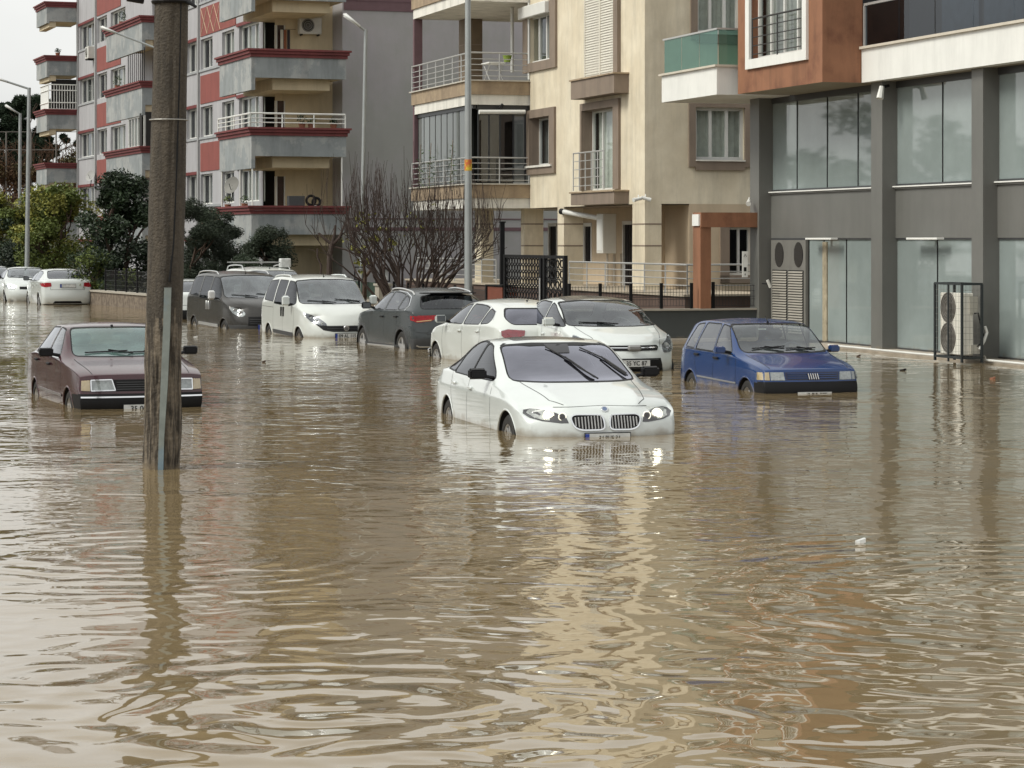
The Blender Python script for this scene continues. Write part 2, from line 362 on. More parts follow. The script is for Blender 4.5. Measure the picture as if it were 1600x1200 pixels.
    def hit(s, view, a, b, sgn=1):
        if view == 'side': o, d = Vector((a, 3*sgn, b)), Vector((0, -sgn, 0))
        elif view == 'front': o, d = Vector((6, a, b)), Vector((-1, 0, 0))
        elif view == 'rear': o, d = Vector((-6, a, b)), Vector((1, 0, 0))
        else: o, d = Vector((a, b, 5)), Vector((0, 0, -1))
        loc, no, _, _ = s.bvh.ray_cast(o, d)
        if loc is None: return None, None
        if no.dot(d) > 0: no = -no
        return loc, no
    def patch(s, name, view, poly, mat, parent, off=0.004, sgn=1, div=2, smooth=True, skirt=True):
        bm = bmesh.new(); vs = []
        for p in poly: vs.append(bm.verts.new((p[0], p[1], 0)))
        f = bm.faces.new(vs); r_ = bmesh.ops.triangulate(bm, faces=[f]);
        for _ in range(div): bmesh.ops.subdivide_edges(bm, edges=[e for e in bm.edges if e.calc_length() > 0.045], cuts=1, use_grid_fill=True)
        bmesh.ops.triangulate(bm, faces=[f for f in bm.faces if len(f.verts) > 3])
        nor = {}; last = None
        for v in bm.verts:
            l, n_ = s.hit(view, v.co.x, v.co.y, sgn)
            if l is None: l, n_ = (last if last else (Vector((0, 0, -5)), Vector((0, 0, 1))))
            last = (l, n_); nor[v] = (l, n_)
        for v, (l, n_) in nor.items(): v.co = l+n_*off
        if skirt:
            be = [e for e in bm.edges if len(e.link_faces) == 1]; r_ = bmesh.ops.extrude_edge_only(bm, edges=be)
            nv = [g for g in r_['geom'] if isinstance(g, bmesh.types.BMVert)]
            for v in nv:
                src = [e.other_vert(v) for e in v.link_edges if e.other_vert(v) in nor]
                if src: l, n_ = nor[src[0]]; v.co = l-n_*0.012
        bmesh.ops.recalc_face_normals(bm, faces=bm.faces[:])
        me = bpy.data.meshes.new(name); bm.to_mesh(me); bm.free(); me.materials.append(mat)
        if smooth: me.polygons.foreach_set('use_smooth', [True]*len(me.polygons)); me.set_sharp_from_angle(angle=R(50))
        o = bpy.data.objects.new(name, me); col.objects.link(o); o.parent = parent; return o
    def strip(s, mb, view, path, w_, off=0.0015, sgn=1, step=0.05):
        """thin band following the skin (seams, trims)"""
        pts = []
        for i in range(len(path)-1):
            a, b = Vector(path[i]), Vector(path[i+1]); k = max(1, int((b-a).length/step))
            for q in range(k): pts.append(a+(b-a)*q/k)
        pts.append(Vector(path[-1])); P = []
        for p in pts:
            l, n_ = s.hit(view, p.x, p.y, sgn)
            if l is not None: P.append((l, n_))
        for i in range(len(P)-1):
            (a, na), (b, nb) = P[i], P[i+1]; d = (b-a)
            if d.length < 1e-6 or d.length > 0.4: continue
            d.normalize(); sa = na.cross(d)*w_/2; sb = nb.cross(d)*w_/2
            mb.quad(a+sa+na*off, a-sa+na*off, b-sb+nb*off, b+sb+nb*off)
            if off > 0.004:
                mb.quad(a+sa+na*off, b+sb+nb*off, b+sb-nb*0.004, a+sa-na*0.004); mb.quad(a-sa-na*0.004, b-sb-nb*0.004, b-sb+nb*off, a-sa+na*off)
    def emit(s, parent, regs, paintm):
        """split faces by region into objects; regs: reg -> (name, material, inset)"""
        bm = s.bm
        bmesh.ops.delete(bm, geom=[f for f in bm.faces if f[s.lay] == s.dead], context='FACES')
        bm.normal_update(); used = sorted({f[s.lay] for f in bm.faces}); out = {}
        bodyregs = [r_ for r_ in used if r_ == 0 or regs[r_][0] is None]
        def make(fs, name, mats, idx, inset):
            mp_ = {}; v_ = []; f_ = []; mi = []
            for f in fs:
                ids = []
                for v in f.verts:
                    if v not in mp_: mp_[v] = len(v_); v_.append(tuple(v.co-v.normal*inset))
                    ids.append(mp_[v])
                f_.append(ids); mi.append(idx(f))
            me = bpy.data.meshes.new(name); me.from_pydata(v_, [], f_)
            for q in mats: me.materials.append(q)
            me.polygons.foreach_set('material_index', mi); me.polygons.foreach_set('use_smooth', [True]*len(f_))
            me.set_sharp_from_angle(angle=R(40))
            o = bpy.data.objects.new(name, me); col.objects.link(o); o.parent = parent; return o
        mats = [paintm]+[regs[r_][1] for r_ in bodyregs if r_ != 0]; im = {r_: i for i, r_ in enumerate([0]+[q for q in bodyregs if q != 0])}
        out[0] = make([f for f in bm.faces if f[s.lay] in bodyregs], 'body', mats, lambda f: im[f[s.lay]], 0.0)
        for r_ in used:
            if r_ in bodyregs: continue
            nm, mt, ins = regs[r_]; out[r_] = make([f for f in bm.faces if f[s.lay] == r_], nm, [mt], lambda f: 0, ins)
        return out

def make_wheel(car, x, y, r_, wd, style, sgn):
    """tyre with a dished rim; sgn = side the face looks to"""
    mb = MB(); prof = [(-wd/2, r_*0.66), (-wd/2, r_*0.9), (-wd*0.38, r_*0.985), (-wd*0.2, r_), (wd*0.2, r_), (wd*0.38, r_*0.985), (wd/2, r_*0.9), (wd/2, r_*0.66), (wd*0.36, r_*0.64)]
    N = 36
    def lathe(mb, prof):
        i0 = len(mb.v)
        for k in range(N):
            t = 2*math.pi*k/N
            for a, rr in prof: mb.v.append((math.sin(t)*rr, a*sgn, math.cos(t)*rr))
        for k in range(N):
            for q in range(len(prof)-1):
                mb.f.append((i0+k*len(prof)+q, i0+k*len(prof)+q+1, i0+((k+1) % N)*len(prof)+q+1, i0+((k+1) % N)*len(prof)+q)); mb.m.append(mb.cur)
    lathe(mb, prof)
    w_ = mb.build('wheel', RUB, car, smooth=True); w_.location = (x, y, r_)
    rb = MB()
    if style == 'steel':
        lathe(rb, [(wd*0.40, r_*0.66), (wd*0.44, r_*0.62), (wd*0.30, r_*0.56), (wd*0.18, r_*0.5), (wd*0.30, r_*0.3), (wd*0.33, r_*0.16), (wd*0.24, r_*0.14), (wd*0.24, 0.001)])
    elif style == 'cover':
        lathe(rb, [(wd*0.40, r_*0.66), (wd*0.46, r_*0.62), (wd*0.42, r_*0.5), (wd*0.46, r_*0.2), (wd*0.5, r_*0.1), (wd*0.5, 0.001)])
        for k in range(8):
            t = 2*math.pi*k/8; c_, s_ = math.cos(t), math.sin(t)
            rb.tube([(s_*r_*0.2, wd*0.5*sgn, c_*r_*0.2), (s_*r_*0.56, wd*0.45*sgn, c_*r_*0.56)], 0.012, 6)
    else:
        lathe(rb, [(wd*0.40, r_*0.67), (wd*0.47, r_*0.65), (wd*0.42, r_*0.60), (-wd*0.1, r_*0.58)])
        ns = {'alloy5': 5, 'alloy10': 10, 'alloy7': 7}[style]
        for k in range(ns):
            t = 2*math.pi*k/ns; hw = 0.20*r_*(5/ns)**0.8
            def P(rr, off, d): return (math.sin(t)*rr+math.cos(t)*off, d*sgn, math.cos(t)*rr-math.sin(t)*off)
            i0 = len(rb.v); o_ = wd*0.42; i_ = wd*0.30
            rb.v += [P(r_*0.12, -hw*0.8, i_+0.01), P(r_*0.12, hw*0.8, i_+0.01), P(r_*0.62, hw*0.55, o_), P(r_*0.62, -hw*0.55, o_),
                     P(r_*0.12, -hw*0.8, i_-0.04), P(r_*0.12, hw*0.8, i_-0.04), P(r_*0.62, hw*0.55, o_-0.04), P(r_*0.62, -hw*0.55, o_-0.04)]
            for q in ((0,1,2,3),(4,7,6,5),(0,4,5,1),(1,5,6,2),(2,6,7,3),(3,7,4,0)): rb.f.append(tuple(i0+z for z in q)); rb.m.append(0)
        rb.cyl((0, (wd*0.22)*sgn, 0), (0, (wd*0.36)*sgn, 0), r_*0.17, r_*0.15, 14)
        db = MB(); db.cyl((0, -0.02*sgn, 0), (0, 0.005*sgn, 0), r_*0.52, r_*0.52, 20); dk = db.build('brake_disc', mk('brake_dark', (0.05, 0.045, 0.04), 0.7, var=0.4), w_)
    rb.build('rim', ALU if style != 'cover' else mk('wheel_cover', (0.30, 0.30, 0.30), 0.4, metal=0.4, var=0.2), w_, smooth=True)
    return w_

def plate(car, s, view, cy, cz, txt, w_=0.52, h_=0.112, off=0.02, band=True, ts=.92):
    l, n_ = s.hit(view, cy, cz); sg = 1 if view == 'front' else -1; X = l.x+sg*off
    mb = MB(); mb.box(X-0.006, X+0.006, cy-w_/2-0.01, cy+w_/2+0.01, cz-h_/2-0.01, cz+h_/2+0.01)
    p = mb.build('number_plate', BLK, car, bevel=0.003)
    m2_ = MB(); m2_.box(X-0.002*sg, X+sg*0.0085, cy-w_/2, cy+w_/2, cz-h_/2, cz+h_/2); m2_.build('plate_face', PLATEW, p)
    if band:
        y0 = cy-sg*w_/2; m3 = MB(); m3.box(X, X+sg*0.0105, y0, y0+sg*0.045, cz-h_/2+0.003, cz+h_/2-0.003); m3.build('plate_band', PLATEB, p)
    if txt: text_mb(txt, h_*ts, lambda a, b: (X+sg*0.0125, cy+sg*(a+0.02), cz+b), PLATET, 'plate_text', p, sx=0.92)
    return p

def mirror(car, s, x, z, sgn, W, mat, size=(0.10, 0.20, 0.14), yb=None):
    l, n_ = s.hit('side', x, z, sgn); y = l.y if l else W*sgn
    mb = MB(); mb.tube([(x, y-0.02*sgn, z), (x+0.01, y+0.09*sgn, z+0.02)], 0.022, 6)
    a = mb.build('wing_mirror', BLK, car)
    bm = bmesh.new(); bmesh.ops.create_cube(bm, size=1); bmesh.ops.scale(bm, vec=size, verts=bm.verts)
    bmesh.ops.bevel(bm, geom=bm.edges[:], offset=min(size)*0.2, segments=2, affect='EDGES')
    for v in bm.verts:
        if v.co.x > 0: v.co.z *= 0.8; v.co.y *= 0.92
    me = bpy.data.meshes.new('mirror_housing'); bm.to_mesh(me); bm.free(); me.materials.append(mat); me.polygons.foreach_set('use_smooth', [True]*len(me.polygons)); me.set_sharp_from_angle(angle=R(28))
    h = bpy.data.objects.new('mirror_housing', me); col.objects.link(h); h.parent = a; h.location = (x, y+(0.07+size[1]/2)*sgn, z+size[2]*0.38)
    g = MB(); g.box(x-size[0]/2-0.004, x-size[0]/2+0.002, y+0.09*sgn, y+(0.05+size[1])*sgn, z, z+size[2]*0.8); g.build('mirror_glass', mk('mirror_glass', (.10, .11, .12), .12, spec=.6), a)

def wiper(car, s, path, arm):
    mb = MB(); pts = []
    for y, z in path:
        l, n_ = s.hit('front', y, z)
        if l is not None: pts.append(l+n_*0.012)
    if len(pts) > 1: mb.tube(pts, 0.009, 5)
    pts = []
    for y, z in arm:
        l, n_ = s.hit('front', y, z)
        if l is not None: pts.append(l+n_*0.020)
    if len(pts) > 1: mb.tube(pts, 0.011, 5)
    return mb.build('wiper', BLK, car)

def make_seat(car, x, y, w_, z0, h_, mat, head=True):
    bm = bmesh.new()
    def bx(x0, x1, y0, y1, z0_, z1, bev):
        r_ = bmesh.ops.create_cube(bm, size=1); vs = r_['verts']
        for v in vs: v.co = Vector((x0+(v.co.x+.5)*(x1-x0), y0+(v.co.y+.5)*(y1-y0), z0_+(v.co.z+.5)*(z1-z0_)))
        es = list({e for v in vs for e in v.link_edges}); bmesh.ops.bevel(bm, geom=es, offset=bev, segments=2, affect='EDGES')
    bx(x-0.12, x, y-w_/2, y+w_/2, z0, z0+h_, 0.045); bx(x-0.05, x+0.5, y-w_/2, y+w_/2, z0-0.12, z0+0.03, 0.04)
    if head: bx(x-0.12, x-0.03, y-0.13, y+0.13, z0+h_+0.02, z0+h_+0.19, 0.035)
    me = bpy.data.meshes.new('seat'); bm.to_mesh(me); bm.free(); me.materials.append(mat); me.polygons.foreach_set('use_smooth', [True]*len(me.polygons))
    o = bpy.data.objects.new('seat', me); col.objects.link(o); o.parent = car; return o

def build_car(sp, label, paintm, front=None, rear=None, yaw=0.0, away=False, depth=0.42, group='cars standing in the flood water', name='parked_car', cat='car', **kw):
    """front / rear = pixel of the middle of the nose / tail at the waterline; yaw = turn against the line of sight"""
    sp = dict(sp); sp.update(kw)
    s = Shell(sp); W = sp['W']
    if away:                                                     # drives away from the camera
        h = Vector((-math.sin(R(yaw)), math.cos(R(yaw)), 0)); p = onwater(*rear); c = p-h*sp['rear'][0][1]
    else:
        h = Vector((math.sin(R(yaw)), -math.cos(R(yaw)), 0)); p = onwater(*front); c = p-h*sp['front'][0][1]
    car = thing(name, label, cat, (c.x, c.y, -depth), math.atan2(h.y, h.x), group)
    regs = {}; rid = [0]
    def reg(nm, mt, ins=0.0): rid[0] += 1; regs[rid[0]] = (nm, mt, ins); return rid[0]
    rt = reg(None, sp.get('trim', BLK))
    # wheel arches
    r_ = sp['r']; ra = r_+sp.get('gap', 0.045)
    for ax in sp['axles']:
        poly = [(ax+ra*math.cos(t), r_+ra*math.sin(t)) for t in [math.pi*k/22 for k in range(23)]]+[(ax-ra, 0.0), (ax+ra, 0.0)]
        for sg in (1, -1):
            if 'clad' in sp:
                rc = rid[0]+1 if not any(v[1] is PLA for v in regs.values()) else [k for k, v in regs.items() if v[1] is PLA][0]
                if rc not in regs: rc = reg(None, PLA)
                r2 = ra+sp['clad']; s.cut('side', [(ax+r2*math.cos(t), r_+r2*math.sin(t)) for t in [math.pi*k/22 for k in range(23)]]+[(ax-r2, 0.0), (ax+r2, 0.0)], rc, sg)
            s.cut('side', poly, s.dead, sg)
    for view, poly, what, both in sp.get('paintcuts', ()):
        m_ = {'black': BLK, 'plastic': PLA, 'chrome': CHR}[what]; ex = [k for k, v in regs.items() if v[1] is m_ and v[0] is None]
        rc = ex[0] if ex else reg(None, m_)
        for sg in ((1, -1) if both else (1,)): s.cut(view, poly, rc, sg)
    gs, gw = sp.get('gs', G_side), sp.get('gw', G_ws)
    e = sp.get('seal', 0.016)
    for poly in sp['side_glass']:
        pr = round_poly(poly, 0.05)
        for sg in (1, -1): s.cut('side', off_poly(pr, e), rt, sg); s.cut('side', pr, reg('side_window', gs, 0.004), sg)
    wp = round_poly(sp['windscreen'], 0.06); s.cut('front', off_poly(wp, e), rt); s.cut('front', wp, reg('windscreen', gw, 0.004))
    wp = round_poly(sp['rear_glass'], 0.06); s.cut('rear', off_poly(wp, e), rt); s.cut('rear', wp, reg('rear_window', sp.get('gr', gs), 0.004))
    for poly in sp.get('roof_glass', ()): s.cut('top', round_poly(poly, 0.08), reg('sunroof', mk('roof_glass', (0.012, 0.012, 0.012), 0.25, spec=.35), 0.002), filt=lambda f: f.calc_center_median().z > sp['H']-0.25)
    s.emit(car, regs, paintm)
    if sp.get('far'): pass
    # floor, tub and cabin
    fxm = max(sp['front'][0]); rxm = min(sp['rear'][0])
    mb = MB(); mb.box(rxm+0.25, fxm-0.25, -W*0.8, W*0.8, 0.16, 0.24); zb = sp['belt']
    mb.box(sp['cab'][1], sp['cab'][0], -W*0.84, -W*0.80, 0.24, zb-0.06); mb.box(sp['cab'][1], sp['cab'][0], W*0.80, W*0.84, 0.24, zb-0.06)
    mb.box(sp['cab'][0]-0.30, sp['cab'][0], -W*0.80, W*0.80, 0.4, zb-0.03)
    mb.box(sp['cab'][1]-0.03, sp['cab'][1], -W*0.80, W*0.80, 0.24, zb-0.03)
    mb.build('cabin_floor', INT, car, bevel=0.01)
    sm = sp.get('seatm', INT); sx = sp['cab'][0]-1.25
    for y in (-0.37, 0.37): make_seat(car, sx, y*W/0.9, 0.48, 0.5, sp.get('seath', 0.56), sm)
    make_seat(car, sp['cab'][1]+0.30, 0, W*1.45, 0.5, sp.get('seath', 0.56)-0.06, sm, head=False)
    swb = MB(); swb.ring((sp['cab'][0]-0.62, 0.36, zb+0.0), (0.85, 0, 0.5), 0.18, 0.014, 20, 6); swb.build('steering_wheel', INT, car)
    # arch liners, wheels
    for ax in sp['axles']:
        for sg in (1, -1):
            l, _ = s.hit('side', ax, r_+ra+0.02, sg); yo = (abs(l.y) if l else W)-0.012
            mb = MB(); N = 18
            for k in range(N):
                t0, t1 = -0.5+(math.pi+1.0)*k/N, -0.5+(math.pi+1.0)*(k+1)/N
                q = lambda t, y: (ax+ra*1.005*math.cos(t), y*sg, r_+ra*1.005*math.sin(t))
                mb.quad(q(t0, yo), q(t1, yo), q(t1, yo-0.42), q(t0, yo-0.42))
            mb.poly([(ax+ra*math.cos(2*math.pi*k/24), (yo-0.42)*sg, r_+ra*math.sin(2*math.pi*k/24)) for k in range(24)])
            mb.build('arch_liner', mk('liner', (0.008, 0.008, 0.008), 0.9), car)
            lip = MB(); pts = []
            for k in range(25):
                t = math.pi*k/24*1.06-0.03*math.pi; l, n_ = s.hit('side', ax+(ra+0.006)*math.cos(t), r_+(ra+0.006)*math.sin(t), sg)
                if l is not None: pts.append(l-n_*0.006)
            if len(pts) > 3: lip.tube(pts, 0.013, 6); lip.build('arch_lip', PLA if 'clad' in sp else paintm, car, smooth=True)
            make_wheel(car, ax, (yo-0.008-sp.get('ww', 0.205)/2)*sg, r_, sp.get('ww', 0.205), sp['rim'], sg)
    # seams
    for view, path, both in sp.get('seams', ()):
        for sg in ((1, -1) if both else (1,)):
            sb = MB(); s.strip(sb, view, path if view == 'side' or sg == 1 else [(a, -b) if view == 'top' else (-a, b) for a, b in path], 0.009, 0.0015, sg)
            if sb.v: sb.build('panel_gap', SEAM, car)
    for nm, view, path, wd, off, mt, both in sp.get('strips', ()):
        for sg in ((1, -1) if both else (1,)):
            mb = MB(); s.strip(mb, view, path if view == 'side' or sg == 1 else [(-a, b) for a, b in path], wd, off, sg)
            if mb.v: mb.build(nm, mt, car)
    for x, z in sp.get('handles', ()):
        for sg in (1, -1):
            l, n_ = s.hit('side', x, z, sg)
            if l is None: continue
            mb = MB(); hm = sp.get('handlem', paintm)
            if sp.get('vert_handle'): mb.box(l.x-0.02, l.x+0.02, l.y-0.01*sg, l.y+0.03*sg, z-0.11, z+0.11)
            else: mb.box(l.x-0.09, l.x+0.09, l.y-0.01*sg, l.y+0.032*sg, z-0.016, z+0.016)
            mb.build('door_handle', hm, car, bevel=0.006, smooth=True)
    for sg in sp.get('mirsides', (1, -1)): mirror(car, s, sp['mir'][0], sp['mir'][1], sg, W, sp.get('mirm', paintm), sp.get('mirs', (0.10, 0.20, 0.14)))
    for wpth, arm in sp.get('wipers', ()): wiper(car, s, wpth, arm)
    if 'antenna' in sp:
        x, y = sp['antenna']; l, n_ = s.hit('top', x, y)
        mb = MB(); mb.cyl(l, l+Vector((0, 0, 0.03)), 0.018, 0.012, 8); mb.tube([l+Vector((0, 0, 0.02)), l+Vector((-0.1, 0, sp.get('antl', 0.18)))], 0.006, 5); mb.build('antenna', BLK, car)
    if 'rails' in sp:
        x0, x1, y, rise, mt = sp['rails']
        for sg in (1, -1):
            mb = MB(); pts = []
            for k in range(13):
                t = k/12; x = x0+(x1-x0)*t; l, n_ = s.hit('top', x, y*sg); pts.append(l+Vector((0, 0, rise*min(1, 5*math.sin(math.pi*min(max(t, 0.0), 1.0)))-0.005)))
            mb.tube(pts, 0.017, 8); mb.build('roof_rail', mt, car, smooth=True)
    return car, s
# ------------------------------------------------------------------ car shapes (x forward from the middle of the wheelbase, z from the road)
mirr = lambda pts: [(-a, b) for a, b in pts]
SEDAN_BIG = dict(wide=1.03, W=0.955, cw=1.035, ridge=.028, H=1.464, r=0.33, rim='alloy10', ww=0.225, axles=(1.484, -1.484), zk=[0.22, 0.40, 0.62, 0.82], crB=0.6, crR=0.3, cr3=0.7, crE=0.45,
    st=[(2.20, .76, .67, .52, .735, .765, .30), (2.0, .85, .75, .62, .81, .835, .13), (1.55, .885, .86, .67, .905, .935), (1.10, .895, .925, .71, .975, 1.01, .10), (.80, .905, .95, .76, 1.06, 1.12, .10),
        (.38, .905, .965, .725, 1.265, 1.325, .09), (.02, .905, .97, .685, 1.395, 1.435, .06), (-.45, .905, .98, .67, 1.425, 1.47), (-1.0, .905, .99, .66, 1.40, 1.45), (-1.42, .90, 1.0, .645, 1.30, 1.35),
        (-1.9, .89, 1.01, .64, 1.09, 1.13), (-2.12, .875, 1.0, .66, 1.045, 1.065), (-2.5, .80, .96, .6, 1.0, 1.03)],
    front=([2.24, 2.33, 2.335, 2.30], [.22, .38, .53, .66]), rear=([-2.52, -2.60, -2.58, -2.54], [.24, .45, .65, .85]), cF=.25,
    side_glass=[[(.66, 1.00), (.50, 1.09), (-.08, 1.355), (-.33, 1.39), (-.37, 1.00)], [(-.42, 1.00), (-.40, 1.395), (-.75, 1.40), (-1.16, 1.335), (-1.24, 1.01)], [(-1.28, 1.02), (-1.20, 1.33), (-1.50, 1.215), (-1.74, 1.08), (-1.70, 1.04)]], paintcuts=[('side', [(-.30, .995), (-.30, 1.40), (-.46, 1.405), (-.46, .995)], 'black', True), ('side', [(-1.20, 1.0), (-1.14, 1.345), (-1.24, 1.33), (-1.31, 1.01)], 'black', True)],
    windscreen=[(-.755, 1.015), (-.40, 1.005), (.40, 1.005), (.755, 1.015), (.665, 1.37), (.30, 1.395), (-.30, 1.395), (-.665, 1.37)],
    rear_glass=[(-.62, 1.10), (.62, 1.10), (.50, 1.36), (-.50, 1.36)], roof_glass=[[(-.12, -.46), (-.12, .46), (-.75, .46), (-.75, -.46)]],
    belt=.97, cab=(1.0, -1.7), gs=glass('tinted_side_glass', (.12, .13, .14), 1.0, fm=.75, f0=.03), gw=G_tint, gr=G_tint, mir=(.55, 1.02), mirm=BLK, mirs=(.12, .22, .13),
    seams=[('side', [(.72, .95), (.78, .80), (.80, .45), (.76, .25)], True), ('side', [(-.37, 1.0), (-.38, .5), (-.40, .25)], True), ('side', [(-1.32, 1.0), (-1.25, .75), (-1.12, .55)], True),
           ('top', [(.98, -.68), (1.5, -.62), (1.9, -.56), (2.08, -.44)], True), ('front', [(-.55, .765), (0, .785), (.55, .765)], False)],
    strips=[('sill_strip', 'side', [(1.05, .30), (-1.05, .31)], .05, .004, BLK, True)],
    handles=[(-.22, .86), (-1.08, .88)], wipers=[([(-.16, 1.355), (.05, 1.21), (.22, 1.03)], [(.0, 1.24), (.10, 1.13), (.24, 1.01)]), ([(.26, 1.345), (.50, 1.22), (.68, 1.06)], [(.46, 1.235), (.56, 1.12), (.66, 1.03)])])
SMALL_HATCH = dict(W=0.79, H=1.405, r=0.28, rim='steel', ww=0.165, axles=(1.181, -1.181), zk=[0.22, 0.38, 0.55, 0.73], crB=0.7, crR=0.75, cr3=0.55, crE=0.85, crC=.7, cw=.99,
    st=[(1.85, .70, .72, .58, .735, .745, .10), (1.6, .74, .78, .62, .80, .81, .05), (1.2, .755, .83, .64, .865, .88, .03), (.84, .765, .875, .67, .925, .945, .05), (.55, .77, .89, .665, 1.10, 1.12, .04),
        (.2, .77, .90, .62, 1.32, 1.35, .03), (-.1, .77, .905, .60, 1.355, 1.385, .0), (-.8, .77, .91, .60, 1.37, 1.41, 0), (-1.45, .765, .915, .585, 1.335, 1.37, 0), (-1.60, .755, .91, .60, 1.20, 1.24, -.02), (-1.72, .73, .90, .62, .98, 1.0, -.03), (-1.79, .71, .84, .62, .90, .91, -.05)],
    front=([1.86, 1.92, 1.915, 1.87], [.22, .36, .50, .60]), rear=([-1.80, -1.86, -1.86, -1.81], [.24, .36, .52, .7]), cF=.10, cR=.08,
    side_glass=[[(.57, .93), (.15, 1.30), (-.14, 1.325), (-.14, .93)], [(-.20, .93), (-.20, 1.325), (-.84, 1.325), (-.99, .94)], [(-1.06, .945), (-.93, 1.32), (-1.26, 1.29), (-1.47, .96)]],
    windscreen=[(-.665, .955), (-.3, .945), (.3, .945), (.665, .955), (.595, 1.325), (.3, 1.335), (-.3, 1.335), (-.595, 1.325)], rear_glass=[(-.54, 1.0), (.54, 1.0), (.50, 1.30), (-.50, 1.30)],
    belt=.90, cab=(.85, -1.5), gw=G_ws2, mir=(.50, .93), mirm=P_blue, mirs=(.09, .17, .11),
    paintcuts=[('front', [(-.9, .14), (.9, .14), (.9, .565), (-.9, .565)], 'black', False), ('side', [(2.2, .14), (1.50, .14), (1.50, .545), (2.2, .565)], 'black', True)],
    seams=[('side', [(.78, .86), (.80, .6), (.76, .3)], True), ('side', [(-.16, .92), (-.16, .5), (-.18, .25)], True), ('side', [(-1.02, .94), (-.96, .7), (-.85, .5)], True), ('top', [(.9, -.66), (1.78, -.60)], True)],
    strips=[('side_moulding', 'side', [(.82, .50), (-.85, .52)], .022, .008, mk('moulding', (.20, .2, .2), .5), True), ('window_moulding', 'side', [(.62, .905), (-1.44, .925)], .014, .004, BLK, True)],
    handles=[(-.02, .83), (-.88, .85)], handlem=BLK, wipers=[([(-.50, .99), (.02, 1.02)], [(-.30, 1.01), (-.02, .98)]), ([(.02, .99), (.50, .99)], [(.20, 1.0), (.42, .965)])], antenna=(.1, 0.0), antl=.1)
OLD_SEDAN = dict(wide=1.055, W=0.82, H=1.40, r=0.28, rim='steel', ww=0.165, axles=(1.238, -1.238), zk=[0.22, 0.40, 0.58, 0.76], crB=0.75, crR=0.8, cr3=0.6, crE=0.9, crC=.75, cw=.99,
    st=[(1.96, .76, .765, .62, .785, .795, .08), (1.7, .785, .825, .65, .845, .855, .04), (1.2, .80, .88, .67, .905, .92, .03), (.82, .805, .92, .69, .965, .98, .05), (.5, .81, .93, .68, 1.13, 1.155, .04),
        (.15, .81, .935, .63, 1.335, 1.36, .03), (-.2, .81, .94, .61, 1.365, 1.395, 0), (-.7, .81, .945, .605, 1.365, 1.40, 0), (-1.05, .81, .95, .59, 1.315, 1.35, 0), (-1.5, .80, .95, .65, 1.03, 1.06, -.02), (-1.66, .795, .94, .66, .97, .985, -.02), (-2.08, .77, .91, .62, .93, .945, -.05)],
    front=([1.97, 2.03, 2.025, 1.985], [.24, .38, .50, .62]), rear=([-2.10, -2.16, -2.16, -2.10], [.24, .38, .54, .76]), cF=.09, cR=.08,
    side_glass=[[(.54, .97), (.12, 1.315), (-.20, 1.34), (-.20, .97)], [(-.27, .97), (-.27, 1.34), (-.90, 1.32), (-1.18, .985)]],
    windscreen=[(-.68, .995), (-.3, .985), (.3, .985), (.68, .995), (.60, 1.33), (.3, 1.34), (-.3, 1.34), (-.60, 1.33)], rear_glass=[(-.6, 1.05), (.6, 1.05), (.52, 1.31), (-.52, 1.31)],
    belt=.93, cab=(.85, -1.4), gw=G_green, mir=(.47, .985), mirm=BLK, mirs=(.08, .20, .12), seatm=INTL,
    paintcuts=[('front', [(-.9, .14), (.9, .14), (.9, .545), (-.9, .545)], 'black', False), ('side', [(2.2, .14), (1.52, .14), (1.52, .53), (2.2, .545)], 'black', True), ('side', [(1.0, .10), (1.0, .33), (-1.0, .33), (-1.0, .10)], 'black', True)],
    seams=[('side', [(.76, .9), (.78, .6), (.74, .3)], True), ('side', [(-.235, .96), (-.235, .5), (-.25, .25)], True), ('side', [(-1.17, .96), (-1.1, .7), (-.95, .5)], True), ('top', [(.92, -.70), (1.88, -.64)], True)],
    strips=[('bumper_strip', 'front', [(-.80, .50), (.80, .50)], .02, .012, CHR, False), ('side_moulding', 'side', [(.86, .47), (-.86, .49)], .03, .01, mk('moulding2', (.22, .2, .2), .4, metal=.4), True), ('belt_moulding', 'side', [(.62, .955), (-1.28, .965)], .014, .006, CHR, True)],
    handles=[(-.08, .85), (-1.02, .87)], handlem=BLK, wipers=[([(-.52, 1.02), (.06, 1.04)], [(-.2, 1.045), (.12, 1.0)]), ([(.06, 1.02), (.56, 1.02)], [(.28, 1.03), (.52, .995)])], antenna=(.08, -.02), antl=.02)
